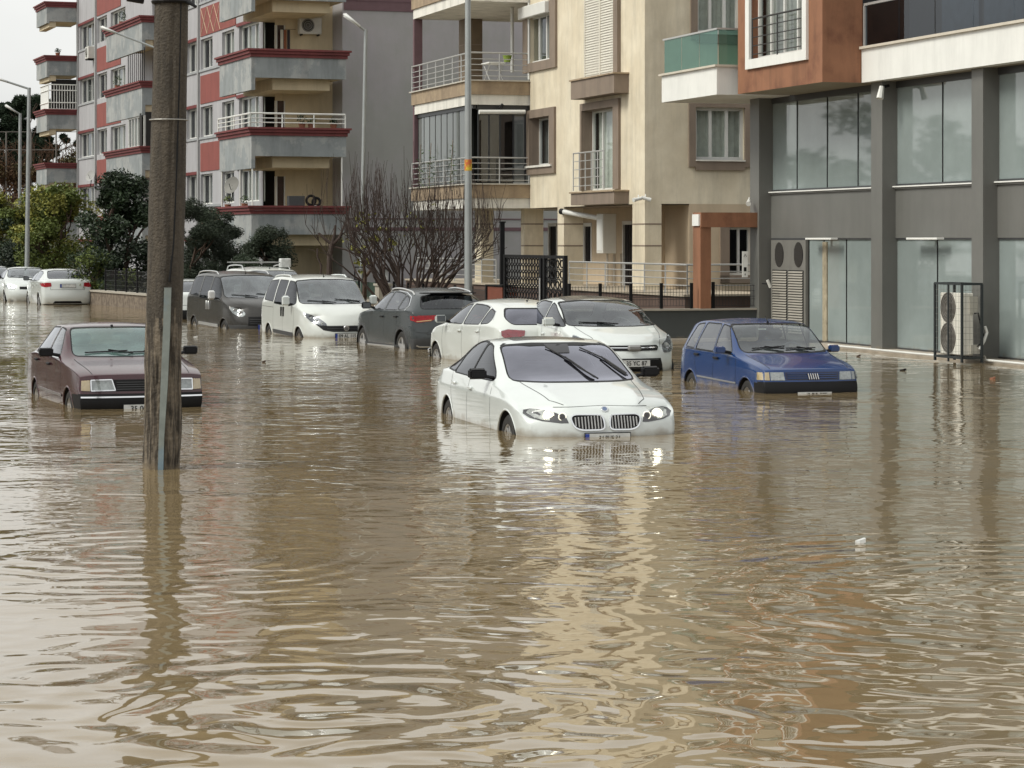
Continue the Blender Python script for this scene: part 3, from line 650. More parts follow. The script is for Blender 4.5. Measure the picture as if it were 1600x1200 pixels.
VAN = dict(W=0.915, ridge=.01, H=1.82, r=0.315, rim='steel', ww=0.185, axles=(1.378, -1.378), zk=[0.26, 0.47, 0.72, 0.94], crB=0.4, crR=0.5, cr3=0.45, crE=0.4,
    st=[(2.08, .70, .86, .55, .915, .94, .30), (1.92, .84, .95, .66, 1.01, 1.035, .13), (1.6, .88, 1.05, .72, 1.105, 1.13, .06), (1.30, .895, 1.10, .76, 1.17, 1.19, .08), (1.02, .90, 1.12, .76, 1.34, 1.37, .08),
        (.66, .90, 1.13, .725, 1.62, 1.665, .07), (.38, .90, 1.14, .715, 1.73, 1.78, .05), (-.3, .90, 1.15, .715, 1.765, 1.83), (-1.2, .90, 1.16, .71, 1.765, 1.83), (-1.85, .895, 1.16, .70, 1.71, 1.77), (-2.06, .885, 1.15, .70, 1.55, 1.60), (-2.13, .875, 1.12, .70, 1.25, 1.27), (-2.16, .86, 1.02, .7, 1.06, 1.07)],
    front=([2.17, 2.26, 2.25, 2.19], [.26, .43, .60, .78]), rear=([-2.17, -2.22, -2.2, -2.18], [.28, .45, .7, .9]), cF=.30, cR=.07, cw=.985,
    side_glass=[[(1.04, 1.17), (.62, 1.56), (.46, 1.66), (.06, 1.68), (.04, 1.13), (.6, 1.12)], [(-.05, 1.13), (-.04, 1.68), (-.84, 1.69), (-.85, 1.15)], [(-.95, 1.19), (-.94, 1.69), (-1.78, 1.65), (-1.88, 1.56), (-1.84, 1.22)]],
    windscreen=[(-.79, 1.19), (-.3, 1.18), (.3, 1.18), (.79, 1.19), (.71, 1.68), (.3, 1.715), (-.3, 1.715), (-.71, 1.68)], rear_glass=[(-.62, 1.22), (.62, 1.22), (.58, 1.6), (-.58, 1.6)],
    belt=1.13, cab=(1.25, -1.9), seath=.72, mir=(.84, 1.15), mirm=P_white, mirs=(.12, .17, .23), gs=glass('dark_side_glass', (.16, .17, .18), 1.0, fm=.55, f0=.02),
    seams=[('side', [(1.02, 1.08), (1.04, .8), (.96, .55), (.95, .30)], True), ('side', [(0.0, 1.13), (0.0, .6), (0, .3)], True), ('side', [(-.90, 1.16), (-.90, .65), (-.88, .5)], True), ('side', [(-.92, 1.05), (-2.0, 1.06)], True)],
    strips=[('side_moulding', 'side', [(.92, .47), (-.88, .50)], .085, .014, PLA, True)],
    handles=[(.10, .97), (-.10, .97)], handlem=BLK, vert_handle=True, wipers=[([(-.62, 1.245), (-.05, 1.20)], [(-.3, 1.225), (.0, 1.185)]), ([(.02, 1.27), (.62, 1.22)], [(.30, 1.25), (.58, 1.2)])], antenna=(.3, 0.0), antl=.12)
SUV = dict(W=0.92, H=1.56, r=0.345, rim='alloy5', ww=0.215, axles=(1.295, -1.295), zk=[0.27, 0.46, 0.68, 0.90], crB=0.65, crR=0.4, cr3=0.6, crE=0.5, clad=.055,
    st=[(2.04, .74, .86, .58, .91, .93, .26), (1.85, .84, .95, .66, .995, 1.015, .12), (1.25, .89, 1.03, .72, 1.07, 1.09), (.92, .90, 1.05, .74, 1.12, 1.15, .08), (.5, .905, 1.07, .70, 1.34, 1.38, .08),
        (.12, .905, 1.08, .655, 1.485, 1.53, .05), (-.4, .905, 1.09, .645, 1.515, 1.57), (-1.1, .905, 1.11, .63, 1.475, 1.545), (-1.62, .90, 1.13, .61, 1.40, 1.475, -.05), (-1.86, .885, 1.13, .66, 1.23, 1.27, -.07), (-2.02, .865, 1.09, .70, 1.11, 1.13, -.1), (-2.08, .84, 1.02, .66, 1.04, 1.05, -.13)],
    front=([2.08, 2.16, 2.16, 2.10], [.27, .45, .62, .78]), rear=([-2.08, -2.15, -2.14, -2.11], [.30, .50, .66, .88]), cF=.28, cR=.17,
    side_glass=[[(.66, 1.11), (.30, 1.34), (.02, 1.445), (-.22, 1.46), (-.20, 1.11)], [(-.28, 1.11), (-.29, 1.465), (-.62, 1.46), (-.98, 1.42), (-1.02, 1.125)], [(-1.08, 1.13), (-1.05, 1.41), (-1.26, 1.355), (-1.42, 1.28), (-1.46, 1.16)]],
    windscreen=[(-.72, 1.16), (.72, 1.16), (.62, 1.46), (.3, 1.49), (-.3, 1.49), (-.62, 1.46)], rear_glass=[(-.68, 1.16), (.68, 1.16), (.62, 1.30), (.55, 1.40), (-.55, 1.40), (-.62, 1.30)],
    belt=1.08, cab=(.95, -1.75), mir=(.60, 1.12), mirm=BLK, rails=(.15, -1.35, .62, .045, mk('rail_silver', (.62, .63, .63), .3, metal=.8)), gs=glass('light_side_glass', (.40, .43, .45), 1.0, fm=1.1),
    paintcuts=[('side', [(1.1, .10), (1.1, .40), (-1.1, .40), (-1.1, .10)], 'plastic', True), ('rear', [(-.95, .2), (.95, .2), (.95, .56), (-.95, .56)], 'plastic', False)],
    seams=[('side', [(.76, 1.05), (.80, .8), (.76, .45)], True), ('side', [(-.24, 1.09), (-.25, .5)], True), ('side', [(-1.08, 1.10), (-1.04, .85), (-.92, .62)], True), ('rear', [(-.74, 1.09), (-.66, .82), (-.60, .64), (.60, .64), (.66, .82), (.74, 1.09)], False)],
    strips=[('sill_trim', 'side', [(.90, .345), (-.88, .36)], .035, .012, mk('rail_silver', (.62, .63, .63), .3, metal=.8), True), ('window_trim', 'side', [(.80, 1.10), (.42, 1.345), (.06, 1.475), (-.35, 1.50), (-.95, 1.468), (-1.32, 1.385), (-1.58, 1.20), (-1.52, 1.115)], .018, .006, CHR, True),
            ('diffuser_trim', 'rear', [(-.80, .42), (-.74, .395), (.74, .395), (.80, .42)], .022, .014, mk('rail_silver', (.62, .63, .63), .3, metal=.8), False)],
    handles=[(-.12, .96), (-1.0, .98)], handlem=BLK, fmin=0)
HATCH = dict(W=0.925, H=1.52, r=0.325, rim='alloy10', ww=0.215, axles=(1.365, -1.365), zk=[0.23, 0.43, 0.65, 0.86], crB=0.5, crR=0.3, cr3=0.5, crE=0.35,
    st=[(2.18, .70, .74, .52, .80, .825, .34), (1.95, .85, .85, .64, .90, .925, .16), (1.45, .885, .96, .70, 1.01, 1.04), (1.1, .895, 1.0, .73, 1.08, 1.12, .09), (.7, .90, 1.02, .69, 1.27, 1.33, .09),
        (.25, .90, 1.035, .64, 1.43, 1.49, .06), (-.3, .90, 1.045, .63, 1.46, 1.53), (-1.0, .90, 1.06, .61, 1.42, 1.495), (-1.6, .89, 1.07, .58, 1.34, 1.42, -.08), (-1.9, .87, 1.06, .64, 1.16, 1.22, -.12), (-2.1, .84, 1.0, .66, 1.04, 1.07, -.16), (-2.16, .80, .95, .62, .97, .985, -.18)],
    front=([2.26, 2.34, 2.33, 2.26], [.23, .40, .56, .70]), rear=([-2.18, -2.25, -2.23, -2.19], [.26, .45, .62, .82]), cF=.36, cR=.22,
    side_glass=[[(1.02, 1.06), (.66, 1.21), (.16, 1.385), (-.10, 1.41), (-.12, 1.06)], [(-.18, 1.06), (-.18, 1.41), (-.7, 1.40), (-.98, 1.36), (-1.02, 1.08)], [(-1.07, 1.085), (-1.04, 1.35), (-1.30, 1.29), (-1.44, 1.16), (-1.42, 1.11)]],
    windscreen=[(-.74, 1.12), (-.3, 1.10), (.3, 1.10), (.74, 1.12), (.63, 1.41), (.3, 1.45), (-.3, 1.45), (-.63, 1.41)], rear_glass=[(-.60, 1.10), (.60, 1.10), (.66, 1.20), (.55, 1.36), (-.55, 1.36), (-.66, 1.20)],
    belt=1.03, cab=(1.05, -1.8), mir=(.74, 1.07), mirm=P_white, gs=glass('light_side_glass', (.40, .43, .45), 1.0, fm=1.1), gr=G_tint, fmin=.1,
    seams=[('side', [(.92, 1.0), (.96, .75), (.90, .4)], True), ('side', [(-.15, 1.05), (-.16, .5), (-.18, .3)], True), ('side', [(-1.10, 1.06), (-1.1, .8), (-.98, .6)], True), ('rear', [(-.60, 1.0), (-.62, .75), (.62, .75), (.60, 1.0)], False)],
    strips=[('window_trim', 'side', [(1.10, 1.05), (.70, 1.225), (.18, 1.41), (-.3, 1.435), (-.9, 1.40), (-1.30, 1.31), (-1.50, 1.16)], .012, .005, CHR, True), ('sill_strip', 'side', [(1.0, .36), (-.98, .38)], .02, .01, CHR, True)],
    handles=[(-.02, .93), (-.98, .95)], antenna=(-1.1, 0.0), antl=.05)
MPV = dict(W=0.93, ridge=.008, H=1.63, r=0.325, rim='alloy5', ww=0.215, axles=(1.325, -1.325), zk=[0.25, 0.44, 0.68, 0.88], crB=0.5, crR=0.35, cr3=0.5, crE=0.4,
    st=[(2.10, .70, .80, .54, .86, .885, .36), (1.90, .84, .90, .66, .955, .98, .17), (1.5, .885, 1.0, .71, 1.05, 1.08, .08), (1.2, .90, 1.05, .75, 1.12, 1.15, .10), (.8, .905, 1.08, .76, 1.32, 1.37, .10),
        (.35, .905, 1.10, .72, 1.50, 1.56, .07), (-.2, .905, 1.12, .70, 1.56, 1.63), (-.9, .905, 1.14, .68, 1.54, 1.615), (-1.5, .895, 1.16, .62, 1.46, 1.53, -.05), (-1.85, .88, 1.16, .64, 1.26, 1.31, -.08), (-2.02, .86, 1.1, .66, 1.12, 1.14, -.1), (-2.10, .83, 1.0, .62, 1.02, 1.03, -.12)],
    front=([2.14, 2.25, 2.245, 2.18], [.25, .42, .60, .74]), rear=([-2.12, -2.18, -2.17, -2.13], [.28, .45, .65, .88]), cF=.36, cR=.17,
    side_glass=[[(1.02, 1.13), (.80, 1.22), (.34, 1.43), (.0, 1.505), (-.04, 1.13)], [(-.10, 1.135), (-.06, 1.51), (-.6, 1.525), (-.86, 1.50), (-.95, 1.17)], [(-1.0, 1.175), (-.92, 1.495), (-1.24, 1.44), (-1.50, 1.31), (-1.48, 1.21)]],
    windscreen=[(-.80, 1.15), (-.3, 1.135), (.3, 1.135), (.80, 1.15), (.69, 1.51), (.3, 1.545), (-.3, 1.545), (-.69, 1.51)], rear_glass=[(-.60, 1.20), (.60, 1.20), (.55, 1.44), (-.55, 1.44)],
    roof_glass=[[(.18, -.56), (.18, .56), (-.85, .54), (-.85, -.54)]], gw=G_ws2, belt=1.09, cab=(1.15, -1.8), mir=(.76, 1.14), mirm=P_white, mirsides=(-1,), mirs=(.13, .21, .15), gs=glass('light_side_glass', (.40, .43, .45), 1.0, fm=1.1), seath=.66,
    paintcuts=[('front', [(-.60, .30), (-.52, .62), (.52, .62), (.60, .30)], 'black', False)],
    seams=[('side', [(.98, 1.05), (1.0, .8), (.92, .45)], True), ('side', [(-.07, 1.12), (-.08, .5)], True), ('side', [(-1.05, 1.14), (-1.05, .85), (-.95, .6)], True), ('top', [(1.15, -.72), (1.6, -.66), (1.95, -.55)], True)],
    handles=[(.02, .97), (-.98, 1.0)], wipers=[([(-.6, 1.19), (.0, 1.165)], [(-.3, 1.18), (0.05, 1.15)])])
FAR_SEDAN = dict(W=0.88, H=1.47, r=0.31, rim='cover', ww=0.19, axles=(1.325, -1.325), zk=[0.24, 0.43, 0.64, 0.86], crB=0.35, crR=0.2, cr3=0.25, crE=0.3, lev=2,
    st=[(2.05, .70, .76, .54, .82, .84, .28), (1.8, .82, .88, .64, .92, .94, .12), (1.4, .85, .95, .68, .99, 1.01), (1.05, .86, .99, .71, 1.05, 1.07, .08), (.7, .865, 1.0, .69, 1.23, 1.27, .07),
        (.3, .865, 1.01, .64, 1.38, 1.43, .05), (-.3, .865, 1.02, .625, 1.42, 1.47), (-1.0, .865, 1.03, .61, 1.39, 1.445), (-1.45, .86, 1.04, .60, 1.28, 1.33, -.03), (-1.85, .85, 1.05, .66, 1.13, 1.16, -.05), (-2.0, .84, 1.05, .68, 1.095, 1.11, -.07), (-2.22, .79, 1.01, .64, 1.06, 1.075, -.12)],
    front=([2.08, 2.17, 2.165, 2.11], [.24, .40, .56, .70]), rear=([-2.22, -2.30, -2.28, -2.25], [.26, .45, .64, .88]), cF=.30, cR=.18,
    side_glass=[[(.80, 1.04), (.28, 1.33), (-.12, 1.365), (-.12, 1.04)], [(-.19, 1.04), (-.19, 1.37), (-.85, 1.345), (-1.15, 1.27), (-1.3, 1.07)]],
    windscreen=[(-.70, 1.09), (-.3, 1.075), (.3, 1.075), (.70, 1.09), (.61, 1.37), (.3, 1.395), (-.3, 1.395), (-.61, 1.37)], rear_glass=[(-.62, 1.13), (.62, 1.13), (.53, 1.36), (.3, 1.385), (-.3, 1.385), (-.53, 1.36)],
    belt=1.0, cab=(1.0, -1.65), mir=(.66, 1.04), mirm=BLK, seams=[('side', [(-.155, 1.03), (-.16, .4)], True), ('side', [(.80, .98), (.8, .4)], True), ('rear', [(-.60, 1.08), (-.58, .75), (.58, .75), (.60, 1.08)], False)],
    handles=[(.0, .9), (-1.0, .92)], wipers=[([(-.6, 1.12), (.5, 1.12)], [(-.3, 1.12), (0, 1.09)])])

def lamp_unit(car, s, view, poly, sgn, name='headlight', base=REFL, lens=True, sub=True):
    h = s.patch(name, view, poly, base, car, 0.004, sgn)
    if lens: g = s.patch('lens', view, poly, G_lens, car, 0.020, sgn, skirt=True); g.parent = h
    return h
def disc_on(par, s, view, a, b, r_, mat, nm='bulb', sgn=1, off=0.012, ring=False, tr=0.006, dirv=None):
    l, n_ = s.hit(view, a, b, sgn); d = Vector(dirv or ((1, 0, 0) if view == 'front' else (-1, 0, 0)))
    c = l+n_*off; mb = MB()
    if ring: mb.ring(c, d, r_, tr, 22, 6)
    else: mb.cyl(c-d*0.01, c+d*0.006, r_, r_*0.85, 20)
    return mb.build(nm, mat, par, smooth=True)

# ---- white saloon in front, headlights on
bmw, s = build_car(SEDAN_BIG, 'white saloon with lit headlights and twin black grilles, nearest the camera in mid street', P_white, front=(949, 682.5), yaw=14.3, depth=.445, name='parked_car')
for sg in (-1, 1):
    pl = [(.43*sg, .600), (.45*sg, .66), (.54*sg, .705), (.66*sg, .738), (.78*sg, .745), (.85*sg, .73), (.875*sg, .695), (.82*sg, .65), (.71*sg, .620), (.62*sg, .610), (.51*sg, .598)]
    h = lamp_unit(bmw, s, 'front', pl, sg, base=REFD, lens=False)
    s.patch('lamp_inner', 'front', [(.63*sg, .625), (.60*sg, .70), (.66*sg, .735), (.79*sg, .735), (.83*sg, .70), (.78*sg, .655), (.70*sg, .63)], REFL, h, .007, sg)
    disc_on(h, s, 'front', .63*sg, .665, .046, LIT, 'bulb', off=.016); disc_on(h, s, 'front', .63*sg, .665, .062, LIT2, 'light_ring', off=.018, ring=True)
    disc_on(h, s, 'front', .49*sg, .66, .036, REFD, 'bulb_housing', off=.014); disc_on(h, s, 'front', .49*sg, .66, .043, LIT2, 'light_ring', off=.018, ring=True)
    kp = round_poly([(.035*sg, .525), (.03*sg, .60), (.05*sg, .682), (.36*sg, .685), (.41*sg, .65), (.37*sg, .55), (.29*sg, .522)], .05)
    g = s.patch('grille', 'front', kp, BLK, bmw, .004, sg)
    rim = MB(); s.strip(rim, 'front', kp+[kp[0]], .016, .016); rim.build('grille_surround', CHR, g)
    for k in range(9):
        y = (.065+.036*k)*sg; z0 = .535 if k < 7 else .552+.012*(k-7); l0, n0 = s.hit('front', y, z0+.0); l1, n1 = s.hit('front', y, .678-.003*k)
        mb = MB(); mb.tube([l0+n0*.014, l1+n1*.014], .0075, 5); mb.build('grille_bar', ALU, g)
l, n_ = s.hit('top', 2.16, 0); l2, n2 = s.hit('front', 0, .745)
em = MB(); cc_ = l2+n2*.006; em.cyl(cc_-n2*.004, cc_+n2*.004, .041, .041, 24); eo = em.build('emblem', CHR, bmw, smooth=True)
em = MB(); em.cyl(cc_+n2*.004, cc_+n2*.006, .028, .028, 20); em.build('emblem_disc', mk('emblem_blue', (.12, .16, .26), .3), eo)
s.strip
plate(bmw, s, 'front', 0, .435, '34 BHE 34', off=.02, ts=.62, h_=.10)
s.patch('sensor_band', 'front', [(-.66, 1.375), (.66, 1.375), (.60, 1.40), (-.60, 1.40)], BLK, bmw, .002, skirt=False); s.patch('sensor_housing', 'front', [(-.15, 1.395), (.15, 1.395), (.10, 1.30), (-.10, 1.30)], mk('sensor_dark', (.03, .03, .035), .5), bmw, .002, skirt=False)
l, n_ = s.hit('front', 0, 1.355); mb = MB(); mb.box(l.x-.10, l.x-.05, -.06, .06, 1.30, 1.345); mb.build('inside_mirror', BLK, bmw, bevel=.01)
# ---- blue hatchback
uno, s = build_car(SMALL_HATCH, 'dark blue small hatchback half under water before the grey shop front', P_blue, front=(1272, 614.5), yaw=15.5, depth=.40)
for sg in (-1, 1):
    h = lamp_unit(uno, s, 'front', [(.42*sg, .585), (.435*sg, .70), (.62*sg, .70), (.62*sg, .585)], sg)
    lamp_unit(uno, s, 'front', [(.635*sg, .585), (.635*sg, .70), (.745*sg, .695), (.75*sg, .59)], sg, 'indicator', AMB if sg < 0 else REFL, lens=True)
g = s.patch('grille', 'front', [(-.40, .59), (-.415, .70), (.415, .70), (.40, .59)], mk('grille_navy', (.012, .016, .05), .35), uno, .004)
for z in (.615, .645, .675): mb = MB(); s.strip(mb, 'front', [(-.38, z), (.38, z)], .012, .016); mb.build('grille_bar', P_blue, g)
for k in range(5):
    y = -.07+.035*k; l, n_ = s.hit('front', y, .64); mb = MB(); mb.tube([(l.x+.028, y+.012, .60), (l.x+.028, y-.012, .685)], .0075, 6); mb.build('emblem_bar', CHR, g)
plate(uno, s, 'front', .0, .375, '45 DR 577', off=.03, h_=.09, band=False)
mb = MB(); l, _ = s.hit('front', -.15, 1.29); mb.box(l.x-.03, l.x-.02, -.20, -.08, 1.255, 1.275); mb.build('toll_sticker', PLATEW, uno)
# ---- maroon saloon behind the pole
r9, s = build_car(OLD_SEDAN, 'maroon old saloon partly hidden by the concrete pole', P_maroon, front=(224, 638.5), yaw=20.5, depth=.345)
for sg in (-1, 1):
    h = lamp_unit(r9, s, 'front', [(.36*sg, .585), (.40*sg, .725), (.665*sg, .72), (.665*sg, .58)], sg); rm = MB(); s.strip(rm, 'front', [(.36*sg, .585), (.40*sg, .725), (.665*sg, .72), (.665*sg, .58), (.36*sg, .585)], .014, .022); rm.build('lamp_rim', CHR, h)
    lamp_unit(r9, s, 'front', [(.68*sg, .58), (.68*sg, .72), (.785*sg, .715), (.79*sg, .585)], sg, 'indicator', AMB)
g = s.patch('grille', 'front', [(-.345, .575), (-.385, .725), (.385, .725), (.345, .575)], BLK, r9, .004)
for z in (.60, .63, .66, .69): mb = MB(); s.strip(mb, 'front', [(-.34, z), (.34, z)], .009, .012); mb.build('grille_bar', PLA, g)
plate(r9, s, 'front', -.0, .345, '35 00 487', off=.03, band=False)
mb = MB(); l, _ = s.hit('front', 0.12, 1.26); mb.box(l.x-.14, l.x-.12, -.02, .22, 1.235, 1.275); mb.build('inside_mirror', BLK, r9, bevel=.008)
# ---- white van
def van_face(v, s, new=True, txt='09 AL 115', pm=P_white):
    for sg in (-1, 1):
        if new:
            h = lamp_unit(v, s, 'front', [(.42*sg, .70), (.56*sg, .70), (.70*sg, .76), (.81*sg, .87), (.845*sg, .955), (.80*sg, .975), (.68*sg, .935), (.52*sg, .83), (.43*sg, .745)], sg, base=REFD)
            for a, b in ((.50, .74), (.60, .785), (.70, .85)): disc_on(h, s, 'front', a*sg, b, .04, REFL, 'bulb', off=.010)
        else:
            h = lamp_unit(v, s, 'front', round_poly([(.50*sg, .80), (.56*sg, .72), (.68*sg, .72), (.80*sg, .82), (.84*sg, .93), (.78*sg, .955), (.62*sg, .91)], .06), sg, base=REFL)
            for a, b in ((.60, .79), (.72, .85)): disc_on(h, s, 'front', a*sg, b, .06, ALU, 'bulb', off=.010); disc_on(h, s, 'front', a*sg, b, .06, CHR, 'bulb_ring', off=.014, ring=True)
    if new:
        g = s.patch('grille', 'front', [(-.66, .745), (-.42, .70), (.42, .70), (.66, .745), (.50, .60), (.30, .565), (-.30, .565), (-.50, .60)], BLK, v, .004, 1, 3)
        for z in (.60, .64, .68): mb = MB(); s.strip(mb, 'front', [(-.42, z), (.42, z)], .008, .012); mb.build('grille_bar', PLA, g)
        disc_on(g, s, 'front', 0, .635, .062, ALU, 'emblem', off=.022); disc_on(g, s, 'front', 0, .635, .062, CHR, 'emblem_ring', off=.030, ring=True)
        e = MB(); l, n_ = s.hit('front', 0, .635)
        for dz in (-.02, 0, .02): e.box(l.x+.026, l.x+.034, -.035, .035, .63+dz, .637+dz)
        e.build('emblem_mark', BLK, g)
    else:
        g = s.patch('grille', 'front', [(-.48, .50), (-.46, .72), (.46, .72), (.48, .50)], BLK, v, .004, 1, 3)
        for z in (.55, .60, .65): mb = MB(); s.strip(mb, 'front', [(-.44, z), (.44, z)], .012, .012); mb.build('grille_bar', PLA, g)
    s.patch('lower_intake', 'front', [(-.42, .36), (-.36, .41), (.36, .41), (.42, .36)], BLK, v, .004)
    for sg in (-1, 1): s.patch('fog_lamp', 'front', [(.52*sg, .37), (.52*sg, .41), (.72*sg, .42), (.72*sg, .38)], BLK, v, .004, sg)
    if txt: plate(v, s, 'front', 0, .47, txt, off=.02)
dob, s = build_car(VAN, 'white passenger van with black moulding, between the dark van and the grey crossover', P_white2, front=(541.5, 527.8), yaw=19.5, depth=.43, rails=(-.1, -1.7, .66, .04, P_white), cat='van', name='parked_van', group=None)
van_face(dob, s)
dob2, s = build_car(dict(VAN, paintcuts=[('front', [(-.9, .2), (.9, .2), (.9, .52), (-.9, .52)], 'plastic', False)]), 'dark taupe passenger van with roof rails behind the concrete pole', P_brown, front=(419, 514), yaw=22.5, depth=.42, rails=(.15, -1.8, .66, .06, mk('rail_silver', (.62, .63, .63), .3)), cat='van', name='parked_van', group=None,
    mirm=mk('mirror_silver', (.6, .6, .6), .3), strips=[('side_moulding', 'side', [(.92, .47), (-.88, .50)], .07, .014, mk('rail_silver', (.62, .63, .63), .3), True)], handlem=mk('rail_silver', (.6, .6, .6), .3))
van_face(dob2, s, False, '09 B 44')
# white van behind with a rack and a boxy sign
dob3, s = build_car(VAN, 'white van with open roof rack, behind the two passenger vans', P_white2, front=(452, 504), yaw=21, depth=.36, rails=(.0, -1.8, .66, .10, mk('rail_silver', (.62, .63, .63), .3)), cat='van', name='parked_van', group=None)
van_face(dob3, s, True, None)
mb = MB()
for x in (-.2, -.9, -1.6): mb.box(x-.02, x+.02, -.70, .70, 1.925, 1.955)
mb.build('rack_bar', mk('rail_silver', (.62, .63, .63), .3), dob3)
mb = MB(); mb.box(-.35, -.15, .44, .74, 1.80, 2.05); mb.build('rack_box', PLATEW, dob3, bevel=.02)
# ---- grey crossover
sv, s = build_car(SUV, 'grey crossover with silver roof rails seen from behind', P_grey, rear=(714, 545.5), yaw=21.5, away=True, depth=.345)
for sg in (-1, 1):
    h = lamp_unit(sv, s, 'rear', [(.36*sg, 1.03), (.40*sg, .975), (.52*sg, .91), (.78*sg, .88), (.84*sg, .90), (.85*sg, 1.02)], sg, 'tail_light', TAIL, lens=False); s.patch('tail_light', 'side', [(-1.82, 1.02), (-1.84, .93), (-2.02, .90), (-2.06, 1.0)], TAIL, sv, .006, sg)
    s.patch('light_bar', 'rear', [(.50*sg, .94), (.52*sg, .92), (.80*sg, .895), (.80*sg, .91)], AMB, h, .008, sg)
    s.patch('bumper_panel', 'rear', [(.42*sg, .82), (.62*sg, .68), (.88*sg, .70), (.90*sg, .80), (.80*sg, .85)], P_grey, sv, .012, sg)
plate(sv, s, 'rear', 0, .72, '35 BK 606')
mb = MB(); mb.box(-1.72, -1.50, -.58, .58, 1.455, 1.478); mb.build('spoiler', BLK, sv, bevel=.008)
mb = MB()
for y in (-.50, .50): mb.ring((-2.15, y, .35), (1, 0, 0), .06, .012, 18, 6, squash=(1.9, .6))
mb.build('exhaust_trim', CHR, sv)
# ---- white hatchback seen from behind
c5, s = build_car(HATCH, 'white hatchback with red tail light, tail towards the front white saloon', P_white2, rear=(860, 571), yaw=20.5, away=True, depth=.38)
for sg in (-1, 1): lamp_unit(c5, s, 'rear', [(.42*sg, .99), (.44*sg, .90), (.60*sg, .86), (.76*sg, .86), (.81*sg, .90), (.81*sg, .98), (.7*sg, 1.01)], sg, 'tail_light', TAIL)
pass
plate(c5, s, 'rear', 0, .68, None)
# ---- white people carrier
cm, s = build_car(MPV, 'white people carrier with black glass roof, behind the front saloon', P_white, front=(992, 581), yaw=16.5, depth=.40)
for sg in (-1, 1):
    h = lamp_unit(cm, s, 'front', round_poly([(.60*sg, .70), (.60*sg, .80), (.74*sg, .93), (.84*sg, 1.0), (.875*sg, .93), (.86*sg, .78), (.78*sg, .70)], .05), sg, base=REFD)
    disc_on(h, s, 'front', .72*sg, .80, .06, REFL, 'bulb', off=.010)
g = s.patch('grille', 'front', [(-.50, .80), (-.46, .745), (.46, .745), (.50, .80), (.47, .83), (-.47, .83)], BLK, cm, .012, 1, 4)
for z in (.79,): mb = MB(); s.strip(mb, 'front', [(-.46, z), (.46, z)], .018, .016); mb.build('grille_bar', CHR, g)
e = MB(); e.box(2.20, 2.262, -.12, .12, .745, .845); e.build('emblem', mk('blurred_badge', (.22, .22, .22), .5), g, bevel=.03)
plate(cm, s, 'front', 0.0, .54, '35 YC 87', off=.03, band=False)
for z in (.40, .46, .60): mb = MB(); s.strip(mb, 'front', [(-.46, z), (.46, z)], .014, .008); mb.build('intake_bar', PLA, cm)
# ---- far cars
fs, s = build_car(FAR_SEDAN, 'white saloon seen from behind, farthest left beside the low stone wall', P_white, rear=(106.5, 476), yaw=19, away=True, depth=.24)
for sg in (-1, 1): s.patch('tail_light', 'rear', round_poly([(.56*sg, .99), (.54*sg, .86), (.74*sg, .83), (.85*sg, .86), (.86*sg, .98)], .03), TAIL, fs, .006, sg)
plate(fs, s, 'rear', 0, .88, None); s.patch('rear_diffuser', 'rear', [(-.5, .28), (-.44, .36), (.44, .36), (.5, .28)], BLK, fs, .006)
ff, s = build_car(FAR_SEDAN, 'white saloon facing the camera beside the rear-facing white saloon', P_white, front=(47, 470.5), yaw=16, depth=.24)
for sg in (-1, 1): lamp_unit(ff, s, 'front', round_poly([(.50*sg, .74), (.52*sg, .66), (.70*sg, .66), (.82*sg, .74), (.82*sg, .84), (.68*sg, .82)], .04), sg)
s.patch('grille', 'front', [(-.36, .66), (-.36, .76), (.36, .76), (.36, .66)], BLK, ff, .006)
f3, s = build_car(FAR_SEDAN, 'white car cut by the left edge of the picture', P_white, front=(-4, 466), yaw=18, depth=.24)
for sg in (-1, 1): lamp_unit(f3, s, 'front', round_poly([(.50*sg, .74), (.52*sg, .66), (.70*sg, .66), (.82*sg, .74), (.82*sg, .84), (.68*sg, .82)], .04), sg)
f4, s = build_car(FAR_SEDAN, 'grey car whose roof shows behind the cars at the left edge', P_grey, front=(2, 457), yaw=18, depth=.2)
# a white estate hidden behind the pole
f5, s = build_car(FAR_SEDAN, 'white car of which a sliver shows between pole and dark van', P_white, rear=(317, 499), yaw=18, away=True, depth=.36, paintcuts=[('rear', [(-.95, .2), (.95, .2), (.95, .62), (-.95, .62)], 'black', False)])
for sg in (-1, 1): s.patch('tail_light', 'rear', [(.62*sg, .98), (.60*sg, .86), (.80*sg, .85), (.85*sg, .97)], TAIL, f5, .006, sg)
# ------------------------------------------------------------------ street frames: v across the street, u along it
class Fr:
    def __init__(s, deg): s.t = R(deg); s.s = math.sin(s.t); s.c = math.cos(s.t)
    def Y(s, x, V): return V/(s.s+s.c*(x-HX)/F)
    def U(s, x, V): k = (x-HX)/F; return s.Y(x, V)*(s.c-s.s*k)
    def YB(s, x, U): return U/(s.c-s.s*(x-HX)/F)
    def VB(s, x, U): return s.YB(x, U)*(s.s+s.c*(x-HX)/F)
    def W(s, v, u, z=0): return Vector((v*s.c-u*s.s, v*s.s+u*s.c, z))
    def zA(s, x, y, V): return zz(y, s.Y(x, V))
    def zB(s, x, y, U): return zz(y, s.YB(x, U))
S = Fr(17.5); Q = Fr(20.0)

